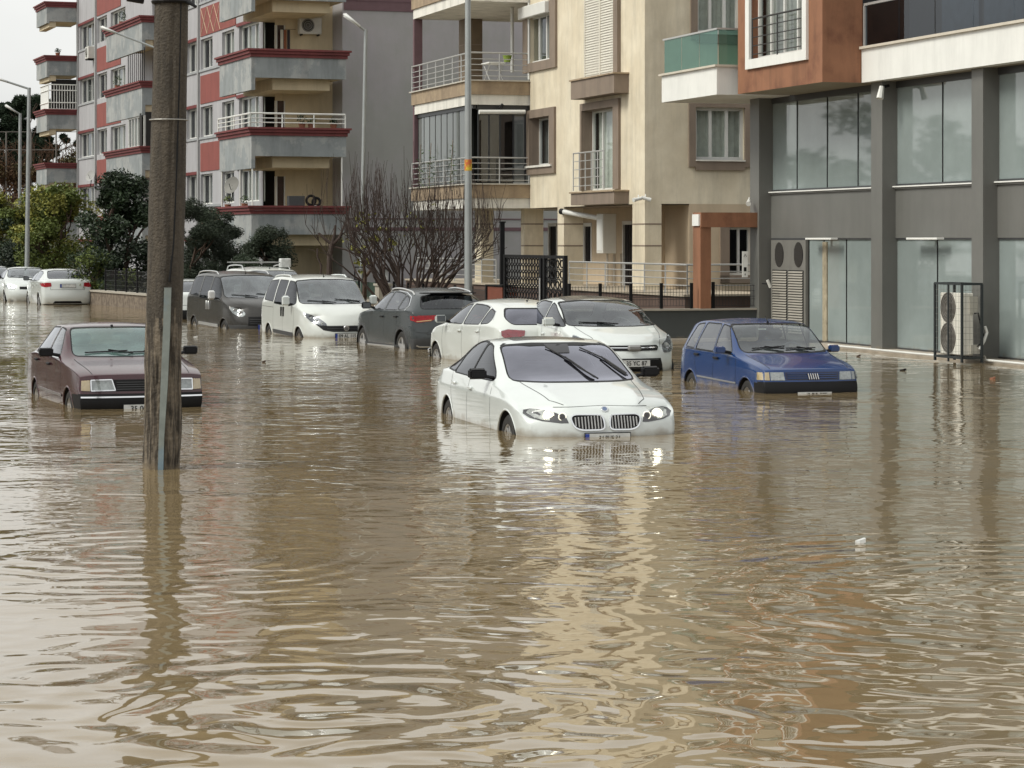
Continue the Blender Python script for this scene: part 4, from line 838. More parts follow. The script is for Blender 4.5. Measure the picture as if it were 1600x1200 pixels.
class Bld:
    """a thing whose parts are written in (v, u, z)"""
    def __init__(s, name, label, cat, fr, v0, u0, z0=0, group=None):
        s.fr = fr; s.off = (v0, u0, z0); s.o = thing(name, label, cat, fr.W(v0, u0, z0), fr.t, group)
    def part(s, name, mb, mat, par=None, **k): return mb.build(name, mat, par or s.o, off=s.off, **k)
def P3(pl, P, a, z, d): return (P+d, a, z) if pl == 'A' else (a, P+d, z)
def bx3(mb, pl, P, a0, a1, z0, z1, d0, d1):
    if pl == 'A': mb.box(P+d0, P+d1, a0, a1, z0, z1)
    else: mb.box(a0, a1, P+d0, P+d1, z0, z1)
def wall(mb, pl, P, a0, a1, z0, z1, holes=(), depth=0.2, thick=None):
    """sheet wall with openings and their reveals; solid box look from the street"""
    if a0 > a1: a0, a1 = a1, a0
    holes = [(min(h[0], h[1]), max(h[0], h[1]), min(h[2], h[3]), max(h[2], h[3])) for h in holes]
    A = sorted({a0, a1, *[v for h in holes for v in h[:2] if a0 < v < a1]}); Z = sorted({z0, z1, *[v for h in holes for v in h[2:] if z0 < v < z1]})
    for i in range(len(A)-1):
        for j in range(len(Z)-1):
            ca, cz = (A[i]+A[i+1])/2, (Z[j]+Z[j+1])/2
            if any(h[0] < ca < h[1] and h[2] < cz < h[3] for h in holes): continue
            mb.quad(P3(pl, P, A[i], Z[j], 0), P3(pl, P, A[i+1], Z[j], 0), P3(pl, P, A[i+1], Z[j+1], 0), P3(pl, P, A[i], Z[j+1], 0))
    for h in holes:
        b0, b1, c0, c1 = h
        for (x0, y0), (x1, y1) in (((b0, c0), (b1, c0)), ((b1, c0), (b1, c1)), ((b1, c1), (b0, c1)), ((b0, c1), (b0, c0))):
            mb.quad(P3(pl, P, x0, y0, 0), P3(pl, P, x1, y1, 0), P3(pl, P, x1, y1, depth), P3(pl, P, x0, y0, depth))
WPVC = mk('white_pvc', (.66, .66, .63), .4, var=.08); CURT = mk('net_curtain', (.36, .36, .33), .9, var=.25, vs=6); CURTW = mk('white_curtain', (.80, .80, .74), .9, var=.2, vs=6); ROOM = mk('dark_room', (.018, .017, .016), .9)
GWIN = glass('window_glass', (.72, .76, .75), 1.0, fm=.6, f0=.03); CURT2 = mk('grey_curtain', (.13, .13, .125), .9, var=.3, vs=5)
def window(b, pl, P, a0, a1, z0, z1, depth=.15, n=2, mat=None, curt=None, fw=.06, trans=0, par=None, split=None, glassm=None):
    mat = mat or WPVC; a0, a1 = min(a0, a1), max(a0, a1); z0, z1 = min(z0, z1), max(z0, z1); mb = MB(); d = depth
    bx3(mb, pl, P, a0, a1, z0, z0+fw, d-.03, d+.05); bx3(mb, pl, P, a0, a1, z1-fw, z1, d-.03, d+.05)
    xs = split or [a0+(a1-a0)*k/n for k in range(n+1)]
    for k, x in enumerate(xs):
        l = x if k == 0 else x-fw/2; r = x+fw if k == 0 else x+fw/2
        if k == len(xs)-1: l, r = x-fw, x
        bx3(mb, pl, P, l, r, z0+fw, z1-fw, d-.028, d+.048)
    w_ = b.part('window', mb, mat, par)
    g = MB(); g.quad(P3(pl, P, a0, z0, d+.02), P3(pl, P, a1, z0, d+.02), P3(pl, P, a1, z1, d+.02), P3(pl, P, a0, z1, d+.02)); gp = b.part('pane', g, glassm or GWIN, w_); gp.location = (0, 0, 0); fixpar(gp, w_)
    if curt:
        c = MB(); N = max(6, int((a1-a0)/.06)); pts = []
        for k in range(N+1): pts.append((a0+(a1-a0)*k/N, d+.16+.025*math.sin(k*1.9)+.012*math.sin(k*4.1)))
        for k in range(N): c.quad(P3(pl, P, pts[k][0], z0, pts[k][1]), P3(pl, P, pts[k+1][0], z0, pts[k+1][1]), P3(pl, P, pts[k+1][0], z1, pts[k+1][1]), P3(pl, P, pts[k][0], z1, pts[k][1]))
        b.part('curtain', c, curt, w_)
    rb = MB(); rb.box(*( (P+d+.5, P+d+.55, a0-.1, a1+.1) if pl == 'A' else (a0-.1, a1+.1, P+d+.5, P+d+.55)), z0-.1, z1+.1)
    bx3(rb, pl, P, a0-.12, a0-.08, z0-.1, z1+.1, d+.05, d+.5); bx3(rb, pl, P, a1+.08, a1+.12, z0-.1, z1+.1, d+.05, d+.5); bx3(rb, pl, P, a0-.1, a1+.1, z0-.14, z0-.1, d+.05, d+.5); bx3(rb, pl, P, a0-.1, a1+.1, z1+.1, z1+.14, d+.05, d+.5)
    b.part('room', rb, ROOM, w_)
    return w_
def fixpar(c, p): pass
def railing(b, pts, h, rails, posts, mat, r_=.018, name='railing', par=None, bars=0):
    """pts: list of (v,u,z) corners; rails = heights; posts = spacing"""
    mb = MB()
    for i in range(len(pts)-1):
        a, c = Vector(pts[i]), Vector(pts[i+1]); L_ = (c-a).length; n = max(1, round(L_/posts))
        for q in rails: mb.cyl(a+Vector((0, 0, q)), c+Vector((0, 0, q)), r_*(1.25 if q == max(rails) else .7), None, 6)
        for k in range(n+1):
            p = a+(c-a)*k/n; mb.cyl(p, p+Vector((0, 0, h)), r_, None, 6)
    return b.part(name, mb, mat, par, smooth=True)

# ================================================================== red and grey apartment block (far left)
GRYW = mk('grey_render', (.33, .34, .35), .8, var=.18, vs=.8, streak=.25, bump=.1, bs=8); REDW = mk('red_render', (.235, .066, .055), .8, var=.15, vs=1.2, streak=.2)
REDT = mk('red_cornice', (.16, .034, .034), .7, var=.2, vs=2, streak=.3); GRYP = mk('grey_parapet', (.25, .27, .275), .8, c2=(.33, .34, .335), cvs=.9, cth=(.48, .54), var=.15, vs=2, streak=.3)
CREAM = mk('cream_render', (.56, .47, .32), .8, var=.12, vs=1, streak=.2); GEND = mk('grey_end_wall', (.30, .30, .285), .85, var=.10, vs=.5, streak=.06, c2=(.325, .305, .32), cvs=.25); PURP = mk('purple_band', (.13, .075, .085), .8, var=.15)
LAV = mk('pale_render', (.38, .375, .39), .8, var=.12, vs=.7, streak=.22)
VB, VW = 22.08, 23.75
red = Bld('apartment_block', 'grey and red apartment block with dark red cornices along its balconies', 'building', Q, VW, 91, -.4)
UW0 = Q.U(411, VW); UW1 = Q.U(122, VW); T = [.60+2.85*k for k in range(6)]
pan = []      # windows on the street wall:  (x left, x right, panes, curtain)
cols = [(124.5, 147, 3, CURT2), (152, 167, 2, CURT2), (173, 196, 3, CURT), (238, 262, 3, CURT2), (270, 288, 2, CURT2), (292, 309, 2, CURT2), (313.5, 332, 2, CURT2), (347, 366, 2, CURT), (373.5, 405, 3, CURT)]
holes = []
for k in range(0, 5):
    z0, z1 = T[k]+.25, T[k]+1.52
    if k == 0: z0 = T[0]+.45
    for xl, xr, n, cu in cols: holes.append((Q.U(xl, VW), Q.U(xr, VW), z0, z1))
mb = MB(); wall(mb, 'A', VW, UW0, UW1, -.4, 17.5, holes, .16)
mb.quad((VW, UW1, -.4), (VW, UW1, 17.5), (VW+10, UW1, 17.5), (VW+10, UW1, -.4)); mb.box(VW+.8, VW+10, UW0+1.2, UW1-.05, 17.3, 17.5)
red.part('wall', mb, LAV)
for k in range(0, 5):
    z0, z1 = T[k]+.25, T[k]+1.52
    if k == 0: z0 = T[0]+.45
    for i, (xl, xr, n, cu) in enumerate(cols):
        if xl in (270,) : continue
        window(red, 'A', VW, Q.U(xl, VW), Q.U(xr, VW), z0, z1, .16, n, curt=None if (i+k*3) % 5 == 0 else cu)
# red panels, string bands and lintels
def one(b, name, m, *box): q = MB(); q.box(*box); return b.part(name, q, m)
for k in range(0, 5):
    for xl, xr in ((152, 189), (314, 369)): one(red, 'red_panel', REDW, VW-.03, VW+.01, Q.U(xr, VW), Q.U(xl, VW), T[k]+1.64, T[k]+2.83)
    for xl, xr in ((123, 148), (290, 311), (371, 408)): one(red, 'lintel', REDT, VW-.06, VW+.01, Q.U(xr, VW), Q.U(xl, VW), T[k]+1.53, T[k]+1.66)
    for xl, xr in ((122.5, 151), (289, 312.5), (312.5, 347)): one(red, 'sill_band', GRYW, VW-.05, VW+.01, Q.U(xr, VW), Q.U(xl, VW), T[k]+.14, T[k]+.24)
for x in (122.6, 150.5, 311.5): one(red, 'downpipe', mk('pipe_grey', (.30, .30, .30), .6, var=.1), VW-.09, VW+.0, Q.U(x+.9, VW), Q.U(x-.9, VW), -.3, 17)
def balcony(k, u0, u1, v0, v1, low=.75, deep=.45, corner=True, trim=.30):
    """parapet box with stepped red cornice"""
    t = T[k]; mb = MB(); zc = t-trim
    mb.box(v0, v0+.14, u0, u1, zc-low-deep, zc)                          # street side with its edge beam
    mb.box(v0+.14, v1, u0, u0+.14, zc-low, zc)                            # side towards the camera
    mb.box(v0+.14, v1, u1-.14, u1, zc-low, zc)
    p = red.part('balcony', mb, GRYP)
    fb = MB(); fb.box(v0+.14, v1, u0+.14, u1-.14, zc-low+.02, zc-low+.2)
    if corner: fb.box(v0+.9, v1-.5, u0+.45, u1-.1, zc-low-.40, zc-low+.02)
    else: fb.box(v0+.14, v0+.5, u0+.1, u1-.1, zc-low-.3, zc-low+.02)
    red.part('balcony_floor', fb, CREAM, p)
    cb = MB()
    for q, (o_, a, c) in enumerate(((.05, 0, .12), (.11, .12, .23), (.17, .23, trim))):
        cb.box(v0-o_, v0+.14, u0-o_, u1+o_, zc+a, zc+c-.004*(q < 2)); cb.box(v0+.14, v1+(o_ if corner else 0), u0-o_, u0+.14, zc+a, zc+c-.004*(q < 2))
    red.part('cornice', cb, REDT, p)
    return p
UN0 = 88.3; UN1 = Q.U(343, VB)
for k in (0, 1, 2, 3, 4):
    if k: balcony(k, UN0, UN1, VB, 25.65)
for k in (1, 2, 3, 4): balcony(k, Q.U(222, VB), Q.U(166, VB), VB, VW-.01, corner=False)
for k in (0, 1, 2, 3, 4, 5): balcony(k, Q.U(73, VB), Q.U(57, VB), VB, VW+.2, corner=False, deep=.1)
# recessed cream end behind the corner balconies
UC = 91.35; mb = MB(); dh = []
for k in range(0, 5): dh.append((Q.VB(430, UC), Q.VB(446, UC), T[k]-.9, T[k]+1.15))
wall(mb, 'B', UC, VW, 26.05, -.4, 17.5, dh, .12); red.part('end_wall_cream', mb, CREAM)
for k in range(0, 5):
    d0, d1 = Q.VB(430, UC), Q.VB(446, UC); mb = MB(); mb.box(d0, d0+.09, UC+.03, UC+.12, T[k]-.9, T[k]+1.15); mb.box(d0, d1, UC+.06, UC+.12, T[k]-.9, T[k]-.5); mb.box(d1-.04, d1, UC+.03, UC+.12, T[k]-.9, T[k]+1.15)
    dd = red.part('balcony_door', mb, WPVC); mb = MB(); mb.quad((d0, UC+.1, T[k]-.9), (d1, UC+.1, T[k]-.9), (d1, UC+.1, T[k]+1.15), (d0, UC+.1, T[k]+1.15)); red.part('door_pane', mb, mk('dark_door', (.05, .025, .02), .25, var=.5, vs=4), dd)
UE = 90.0; mb = MB(); mb.box(26.0, 40, UE, UE+16, -.4, 17.5); red.part('end_wall', mb, GEND)
for z0, z1 in ((10.82, 10.93), (11.18, 11.30), (2.55, 2.68), (2.98, 3.02)): one(red, 'string_course', PURP, 26.05, 40, UE-.03, UE, z0, z1)
one(red, 'wall_band', PURP, 26.05, 40, UE-.015, UE, 10.93, 11.18)
for k in (1, 2, 3):
    mb = MB(); u0_, u1_ = Q.U(346, VW)+.1, Q.U(314, VW)-.1; za, zb = T[k]+1.68, T[k]+2.8
    if k == 3:
        for q in range(3): ua_ = u0_+(u1_-u0_)*q/3; ub_ = u0_+(u1_-u0_)*(q+1)/3; mb.cyl((VW-.035, ua_, za), (VW-.035, ub_, zb), .014, None, 4); mb.cyl((VW-.035, ua_, zb), (VW-.035, ub_, za), .014, None, 4)
        red.part('diamond_lines', mb, CREAM)
# white rails, poles and glazed-in balconies
railing(red, [(VB-.05, UN1, T[2]), (VB-.05, UN0-.05, T[2]), (25.6, UN0-.05, T[2])], .50, (.17, .33, .50), 1.25, WPVC, .028)
mb = MB(); mb.cyl((VB+.05, UN0+.05, T[1]), (VB+.05, UN0+.05, T[1]+2.1), .03); mb.cyl((25.5, UN0+.05, T[1]), (25.5, UN0+.05, T[1]+2.1), .03); mb.cyl((24.5, UN0+.05, T[1]), (24.5, UN0+.05, T[1]+.02), .03)
mb.cyl((VB+.05, UN0+1.9, T[1]), (VB+.05, UN0+1.9, T[1]+2.0), .03); mb.cyl((VB+.05, UN1-.2, T[1]), (VB+.05, UN1-.2, T[1]+2.0), .03); red.part('awning_pole', mb, WPVC)
window(red, 'A', VB+.1, Q.U(222, VB), Q.U(198, VB), T[2]+.0, T[2]+1.35, .0, 5, curt=CURT)
window(red, 'B', Q.U(222, VB)+.05, VB+.12, VW-.1, T[2]+.0, T[2]+1.35, .0, 2, curt=CURT)
mb = MB(); ua, ub = Q.U(222, VB), Q.U(197, VB)
for q in range(9): u = ua+(ub-ua)*q/8; mb.cyl((VB+.1, u, T[3]), (VB+.1, u, T[3]+1.45), .02, None, 5)
mb.cyl((VB+.1, ua, T[3]+1.45), (VB+.1, ub, T[3]+1.45), .025, None, 5); red.part('balcony_screen', mb, BLK)
mb = MB(); ua, ub = Q.U(73, VB), Q.U(60, VB)
for z in (0, .35, 1.0, 1.3): mb.cyl((VB+.1, ua, T[3]+z), (VW, ua, T[3]+z), .03, None, 5); mb.cyl((VB+.1, ua, T[3]+z), (VB+.1, ub, T[3]+z), .03, None, 5)
for q in range(12): v = VB+.1+(VW-VB-.1)*q/11; mb.cyl((v, ua, T[3]), (v, ua, T[3]+1.3), .02, None, 5)
red.part('window_cage', mb, WPVC)
mb = MB(); mb.box(VB+.3, VW, ua+.3, ua+.35, T[3], T[3]+1.6); red.part('dark_screen', mb, ROOM)
mb = MB()
mb.box(VB+.12, VB+.16, ua+.2, ub, T[3]+.0, T[3]+1.35); red.part('shutter', mb, WPVC)
# things on the block
def ac_unit(fr, v, u, z, pl, label, w_=.78, h_=.56, dp=.30):
    b = Bld('air_conditioner', label, 'air conditioner', fr, v, u, z)
    mb = MB(); 
    if pl == 'B': mb.box(v, v+w_, u-dp, u, z, z+h_)
    else: mb.box(v-dp, v, u, u+w_, z, z+h_)
    b.part('casing', mb, mk('ac_casing', (.55, .54, .50), .5, var=.15, vs=4), bevel=.015)
    g = MB(); c = (v+w_*.38, u-dp-.004, z+h_*.52) if pl == 'B' else (v-dp-.004, u+w_*.6, z+h_*.52); ax = (0, 1, 0) if pl == 'B' else (1, 0, 0)
    g.cyl(Vector(c)-Vector(ax)*.004, Vector(c)+Vector(ax)*.01, h_*.40, None, 24); fg = b.part('fan', g, mk('fan_dark', (.03, .028, .025), .5, var=.3))
    g = MB()
    for q in (.36, .24, .12): g.ring(Vector(c)-Vector(ax)*.014, ax, h_*q, .006, 20, 4)
    b.part('fan_guard', g, mk('ac_casing', (.5, .5, .5)), fg)
    g = MB()
    if pl == 'B': g.box(v+.08, v+.12, u-dp, u, z-.06, z-.002); g.box(v+w_-.12, v+w_-.08, u-dp, u, z-.06, z-.002)
    else: g.box(v-dp, v, u+.08, u+.12, z-.06, z-.002); g.box(v-dp, v, u+w_-.12, u+w_-.08, z-.06, z-.002)
    b.part('bracket', g, BLK); return b
ac_unit(Q, Q.VB(465, UC), UC, Q.zB(483, 54, UC), 'B', 'white air conditioner on the cream wall above the top cornice', .86, .62)
ac_unit(Q, VW, Q.U(150, VW), Q.zA(145, 93, VW), 'A', 'small air conditioner on the street wall of the red and grey block', .9, .62, .4)
def dish(fr, v, u, z, label, r_=.30, mat=None, tilt=(-.75, -.55, .35)):
    b = Bld('satellite_dish', label, 'satellite dish', fr, v, u, z); ax = Vector(tilt).normalized(); mb = MB(); a = ax.orthogonal().normalized(); c = ax.cross(a); N = 20
    for q in range(3):
        for k in range(N):
            def p(rr, k): t = 2*math.pi*k/N; return Vector((v, u, z))+(a*math.cos(t)+c*math.sin(t))*rr+ax*(rr*rr*.5)
            mb.quad(p(r_*q/3, k), p(r_*q/3, k+1), p(r_*(q+1)/3, k+1), p(r_*(q+1)/3, k))
    b.part('reflector_bowl', mb, mat or mk('dish_grey', (.16, .155, .14), .6, var=.2), smooth=True)
    mb = MB(); mb.tube([Vector((v, u, z-r_*.9)), Vector((v, u, z))+ax*r_*.6], .012, 5); b.part('arm', mb, BLK)
    mb = MB(); mb.tube([Vector((v, u, z)), Vector((v-ax.x*.1, u+.12, z-.12)), Vector((v, u+.15, z-r_-.25))], .02, 6); b.part('mount', mb, BLK)
dish(Q, VB-.0, Q.U(363, VB), Q.zA(363, 290, VB), 'grey satellite dish on the lowest corner balcony', .34)
dish(Q, VW-.3, Q.U(151, VW), Q.zA(151, 275, VW), 'pale satellite dish above the dark green tree', .30, mk('dish_pale', (.30, .30, .29), .6))
GREENS = [mk('leaf_mid', (.045, .075, .022), .6, spec=.3, var=.4, vs=3), mk('leaf_dark', (.018, .034, .014), .6, spec=.3, var=.4, vs=3), mk('leaf_light', (.10, .13, .03), .6, spec=.3, var=.35, vs=3)]
TERRA = mk('terracotta', (.22, .09, .05), .8, var=.2)
rnd = random.Random(5)
def leafy(mb, c, rad, n, size, rnd, up=0.0):
    c = Vector(c)
    for _ in range(n):
        d = Vector((rnd.gauss(0, 1), rnd.gauss(0, 1), rnd.gauss(0, 1))).normalized()*(rnd.random()**.4)
        p = c+Vector((d.x*rad[0], d.y*rad[1], d.z*rad[2])); a = Vector((rnd.gauss(0, 1), rnd.gauss(0, 1), rnd.gauss(0, 1)+up)).normalized(); b_ = a.orthogonal().normalized(); s_ = size*rnd.uniform(.6, 1.4)
        mb.poly([p-a*s_, p+b_*s_*.42, p+a*s_, p-b_*s_*.42])
def pot_plant(fr, v, u, z, h, label, mat=0, r_=.13):
    b = Bld('potted_plant', label, 'plant', fr, v, u, z); mb = MB(); mb.cyl((v, u, z), (v, u, z+.2), r_*.7, r_, 12); b.part('pot', mb, TERRA)
    mb = MB(); leafy(mb, (v, u, z+.2+h/2), (r_*1.5, r_*1.5, h/2), 70, .05, rnd); b.part('foliage', mb, GREENS[mat])
for x, h, lb in ((376, .35, 'first'), (387, .3, 'second')): pass
pot_plant(Q, VB+.1, Q.U(352, VB), T[1]-.1, .35, 'potted plant left of the dish on the lowest corner balcony', 2)
pot_plant(Q, VB+.1, Q.U(378, VB), T[1]-.1, .30, 'potted plant right of the dish on the lowest corner balcony', 0)
pot_plant(Q, 24.0, UN0+.1, T[2]-.05, .40, 'upright plant behind the white rail of the corner balcony', 1)
pot_plant(Q, 24.35, UN0+.1, T[2]-.05, .25, 'lower plant behind the white rail of the corner balcony', 0)
pot_plant(Q, 25.2, UN0+.1, T[2]-.05, .25, 'plant at the right end of the white balcony rail', 1)
pot_plant(Q, VB+.1, Q.U(187, VB), T[4]-.05, .5, 'dark plant on the high middle balcony', 1)
pot_plant(Q, VB+.1, Q.U(180, VB), T[3]-.05, .5, 'plant on the middle balcony beside its dark screen', 0)
pot_plant(Q, VB+.6, Q.U(73, VB)+.1, T[4]-.05, .25, 'small plant on the far end balcony', 1)
b = Bld('crate', 'dark crate with a coiled hose on the lowest corner balcony', 'crate', Q, 23.6, UN0+.1, T[1]); mb = MB(); mb.box(23.5, 24.1, UN0+.05, UN0+.35, T[1], T[1]+.36); b.part('box', mb, PLA, bevel=.01)
mb = MB(); mb.ring((24.35, UN0+.12, T[1]+.2), (0, 1, 0), .17, .05, 20, 6); mb.ring((24.55, UN0+.12, T[1]+.15), (0, 1, 0), .14, .05, 20, 6); b.part('hose', mb, BLK, smooth=True)

b = Bld('hanging_clothes', 'small row of dark red and white clothes by the top corner balcony door', 'clothes', Q, Q.VB(438, UC), UC-.3, T[3]+.6); v_ = Q.VB(435, UC)
for q, m_ in enumerate((mk('cloth_white', (.5, .48, .42), .9, var=.2), mk('cloth_rust', (.22, .08, .04), .9, var=.2), mk('cloth_dark', (.03, .025, .03), .9))):
    mb = MB(); mb.box(v_+.13*q, v_+.13*q+.11, UC-.32, UC-.29, T[3]-.1-.08*q, T[3]+.95); b.part('garment', mb, m_, bevel=.01)
mb = MB(); mb.cyl((v_-.1, UC-.3, T[3]+.97), (v_+.6, UC-.3, T[3]+.97), .008, None, 5); b.part('line', mb, BLK)
# ================================================================== beige apartment block (middle)
BEI = mk('beige_render', (.62, .545, .41), .8, var=.12, vs=.9, streak=.24, c2=(.72, .65, .51), cvs=.8, cth=(.42, .66), bump=.12, bs=7); BEID = mk('beige_render_side', (.60, .50, .34), .8, var=.13, vs=.9, streak=.20)
BRN = mk('brown_surround', (.225, .175, .135), .75, var=.12, vs=2, streak=.25); WHB = mk('white_band', (.72, .70, .64), .7, var=.1, vs=2, streak=.3)
BRT = mk('brown_fascia', (.30, .225, .15), .75, c2=(.38, .29, .19), cvs=2, var=.15, streak=.3); STEEL = mk('steel_rail', (.46, .46, .45), .4, metal=.4)
VA, UA0, UA1, UBB = 22.0, 58.7, 68.05, 58.7
be = Bld('apartment_block', 'beige apartment block with brown window surrounds and steel balcony rails', 'building', S, VA, UA0, 0)
zA = lambda x, y, V=VA: S.zA(x, y, V)
ZT = 13.5; ZG = 3.11
wins = [  # x0,x1,ytop,ybot opening, surround
 (827, 862, 22, 96, (820, 871, 5, 110)), (830, 861, 183, 258, (825, 869, 170, 272)), (914, 963, -20, 121, None), (912, 961, 170, 297, (909.5, 970, 158, 297))]
H = []
for x0, x1, yt, yb, _ in wins: xm = (x0+x1)/2; H.append((S.U(x0, VA), S.U(x1, VA), zA(xm, yb), zA(xm, yt)))
mb = MB(); wall(mb, 'A', VA, UA0, UA1, ZG, ZT, H, .30)
Hb = []
for x0, x1, yt, yb in ((1086, 1163, 168, 250), (1089, 1156, -40, 52)): Hb.append((S.VB(x0, UBB), S.VB(x1, UBB), S.zB(1125, yb, UBB), S.zB(1125, yt, UBB)))
wall(mb, 'B', UBB, VA, 30, ZG, ZT, Hb, .22)
mb.quad((VA, UA1, ZG), (25.6, UA1, ZG), (25.6, UA1, ZT), (VA, UA1, ZT)); mb.quad((25.6, UA1, 0), (25.6, 75, 0), (25.6, 75, ZT), (25.6, UA1, ZT))
mb.quad((25.6, 75, 0), (30, 75, 0), (30, 75, ZT), (25.6, 75, ZT)); mb.quad((VA+.3, UA0+.3, ZT-.05), (30, UA0+.3, ZT-.05), (30, 75, ZT-.05), (VA+.3, UA1, ZT-.05))
mb.quad((VA, UA0, ZG), (30, UA0, ZG), (30, UA1, ZG), (VA, UA1, ZG)); be.part('wall', mb, BEI)
for (x0, x1, yt, yb, sr), h in zip(wins, H):
    if sr:
        a, b_, c, d = sr; u1, u0 = S.U(a, VA), S.U(b_, VA); z1, z0 = zA((a+b_)/2, c), zA((a+b_)/2, d); mb = MB(); hu0, hu1, hz0, hz1 = min(h[:2]), max(h[:2]), h[2], h[3]
        mb.box(VA-.07, VA+.02, u0, u1, hz1, z1)
        if z0 < hz0-.02: mb.box(VA-.07, VA+.02, u0, u1, z0, hz0)
        mb.box(VA-.07, VA+.02, u0, hu0, hz0, hz1); mb.box(VA-.07, VA+.02, hu1, u1, hz0, hz1); be.part('window_surround', mb, BRN)
def revl(h, P, pl, dp):   # brown reveal lining
    a0, a1, z0, z1 = min(h[:2]), max(h[:2]), h[2], h[3]; mb = MB()
    bx3(mb, pl, P, a0, a0+.012, z0, z1, .0, dp); bx3(mb, pl, P, a1-.012, a1, z0, z1, .0, dp); bx3(mb, pl, P, a0, a1, z1-.012, z1, .0, dp); be.part('window_reveal', mb, BRN)
revl(H[1], VA, 'A', .3); revl(H[3], VA, 'A', .3)
hh = H[0]; w0 = window(be, 'A', VA, hh[0], hh[1], hh[2], hh[3]-.02, .10, 3, curt=CURT2)
mb = MB(); mb.box(VA-.20, VA+.02, S.U(861, VA), S.U(819, VA), zA(840, 26), zA(840, 7)); be.part('shutter_box', mb, WPVC, bevel=.02)
hh = H[1]; window(be, 'A', VA, hh[0], hh[1], hh[2], hh[3], .26, 2, curt=CURT2); mb = MB(); mb.box(VA-.12, VA+.25, S.U(866, VA), S.U(825, VA), hh[2]-.06, hh[2]); be.part('sill', mb, WHB)
hh = H[3]; window(be, 'A', VA, hh[0], hh[1], hh[2], hh[3], .27, 3, curt=CURTW)
hh = H[2]; mb = MB(); u0, u1 = min(hh[:2]), max(hh[:2]); n_ = 34
for k in range(n_):
    z = hh[2]+.05+(hh[3]-hh[2]-.05)*k/n_
    for a, b_ in ((u0+.05, (u0+u1)/2-.03), ((u0+u1)/2+.03, u1-.05)):
        mb.quad((VA-.02, a, z), (VA-.02, b_, z), (VA+.015, b_, z+.075), (VA+.015, a, z+.075))
mb.box(VA-.03, VA+.03, u0, u0+.05, hh[2], hh[3]); mb.box(VA-.03, VA+.03, u1-.05, u1, hh[2], hh[3]); mb.box(VA-.03, VA+.03, (u0+u1)/2-.03, (u0+u1)/2+.03, hh[2], hh[3]); mb.box(VA-.03, VA+.03, u0, u1, hh[2], hh[2]+.05)
mb.box(VA+.03, VA+.05, u0, u1, hh[2], hh[3]); be.part('roller_shutter', mb, mk('shutter_slat', (.66, .63, .55), .6, var=.06))
mb = MB(); mb.box(VA-.10, VA+.02, u0-.34, u0-.02, hh[2], ZT-.2); be.part('shutter_reveal', mb, BRN)
for yb, yt in ((152, 121), (320, 299)):        # sill boxes
    mb = MB(); z1, z0 = zA(940, yt), zA(940, yb); mb.box(VA-.40, VA+.02, S.U(971, VA-.2), S.U(903, VA-.2), z0, z1-.04); o = be.part('sill_box', mb, BRN); mb = MB(); mb.box(VA-.44, VA+.02, S.U(971, VA-.2)-.04, S.U(903, VA-.2)+.04, z1-.04, z1); be.part('sill_slab', mb, BRT, o)
uu0, uu1 = min(H[3][:2]), max(H[3][:2]); z_ = H[3][2]
railing(be, [(VA-.30, uu0+.02, z_), (VA-.30, uu1-.02, z_)], 1.0, (.12, .34, .56, .78, 1.0), .45, STEEL, .016)
# loggia with balconies
VL, UL0, UL1 = 20.2, 68.07, 74.4
for fl in (3.78, 6.73, 9.68):
    mb = MB(); mb.box(VL, 25.59, UL0, UL1, fl-.38, fl); p = be.part('balcony', mb, BRT)
    mb = MB(); mb.box(VL+.05, 25.58, UL0+.05, UL1-.05, fl-.67, fl-.38); be.part('balcony_band', mb, WHB, p)
    mb = MB(); mb.box(VL-.06, VA, UL0-.06, UL1+.06, fl, fl+.035); be.part('coping', mb, mk('marble_coping', (.50, .47, .41), .5, var=.2, vs=6), p)
railing(be, [(VL+.02, UL1, 6.76), (VL+.02, UL0+.02, 6.76), (VA-.03, UL0+.02, 6.76)], .78, (.12, .28, .44, .60, .78), .85, STEEL, .018)
railing(be, [(VL+.02, UL1, 3.81), (VL+.02, UL0+.02, 3.81), (VA-.03, UL0+.02, 3.81)], .74, (.10, .26, .42, .58, .74), .85, STEEL, .018)
mb = MB(); mb.box(21.7, 22.25, 73.6, 74.3, 6.76, 9.0); c_ = be.part('loggia_column', mb, mk('column_brown', (.17, .13, .09), .8, var=.15))
mb = MB(); mb.box(21.697, 22.253, 73.597, 74.303, 7.3, 7.33); mb.box(21.697, 22.253, 73.597, 74.303, 8.2, 8.23); be.part('groove', mb, BRN, c_)
mb = MB(); mb.box(VL+.04, VL+.3, UL1-.20, UL1-.05, 3.8, 9.0); be.part('corner_post', mb, PURP)
mb = MB(); mb.cyl((21.95, 69.6, 7.1), (21.95, 69.6, 9.0), .05); mb.cyl((VA-.03, UA1+.02, 6.8), (VA-.03, UA1+.02, 9.0), .035); be.part('downpipe', mb, WPVC)
# glazed-in lower loggia: pale mirrored sheets on the street side, dark opening on the side
GM = glass('balcony_glass', (.45, .5, .5), 1.0, dif=.55, body=(.27, .29, .28), fm=.45, f0=.03); n_ = 9
for k in range(n_):
    a = UL0+.35+(UL1-UL0-.6)*k/n_; b_ = a+(UL1-UL0-.6)/n_-.03; mb = MB(); mb.quad((VL+.16, a, 3.82), (VL+.16, b_, 3.82), (VL+.16, b_, 5.95), (VL+.16, a, 5.95)); pn = be.part('glass_sheet', mb, GM)
    mb = MB(); mb.box(VL+.15, VL+.18, b_, b_+.03, 3.82, 5.95); be.part('sheet_edge', mb, BLK, pn)
mb = MB(); mb.box(VL+.12, VL+.22, UL0+.1, UL1-.1, 5.95, 6.05); mb.box(VL+.12, VL+.22, UL0+.1, UL1-.1, 3.8, 3.86); mb.box(VL+.25, VA, UL0+.1, UL0+.2, 5.92, 6.05)
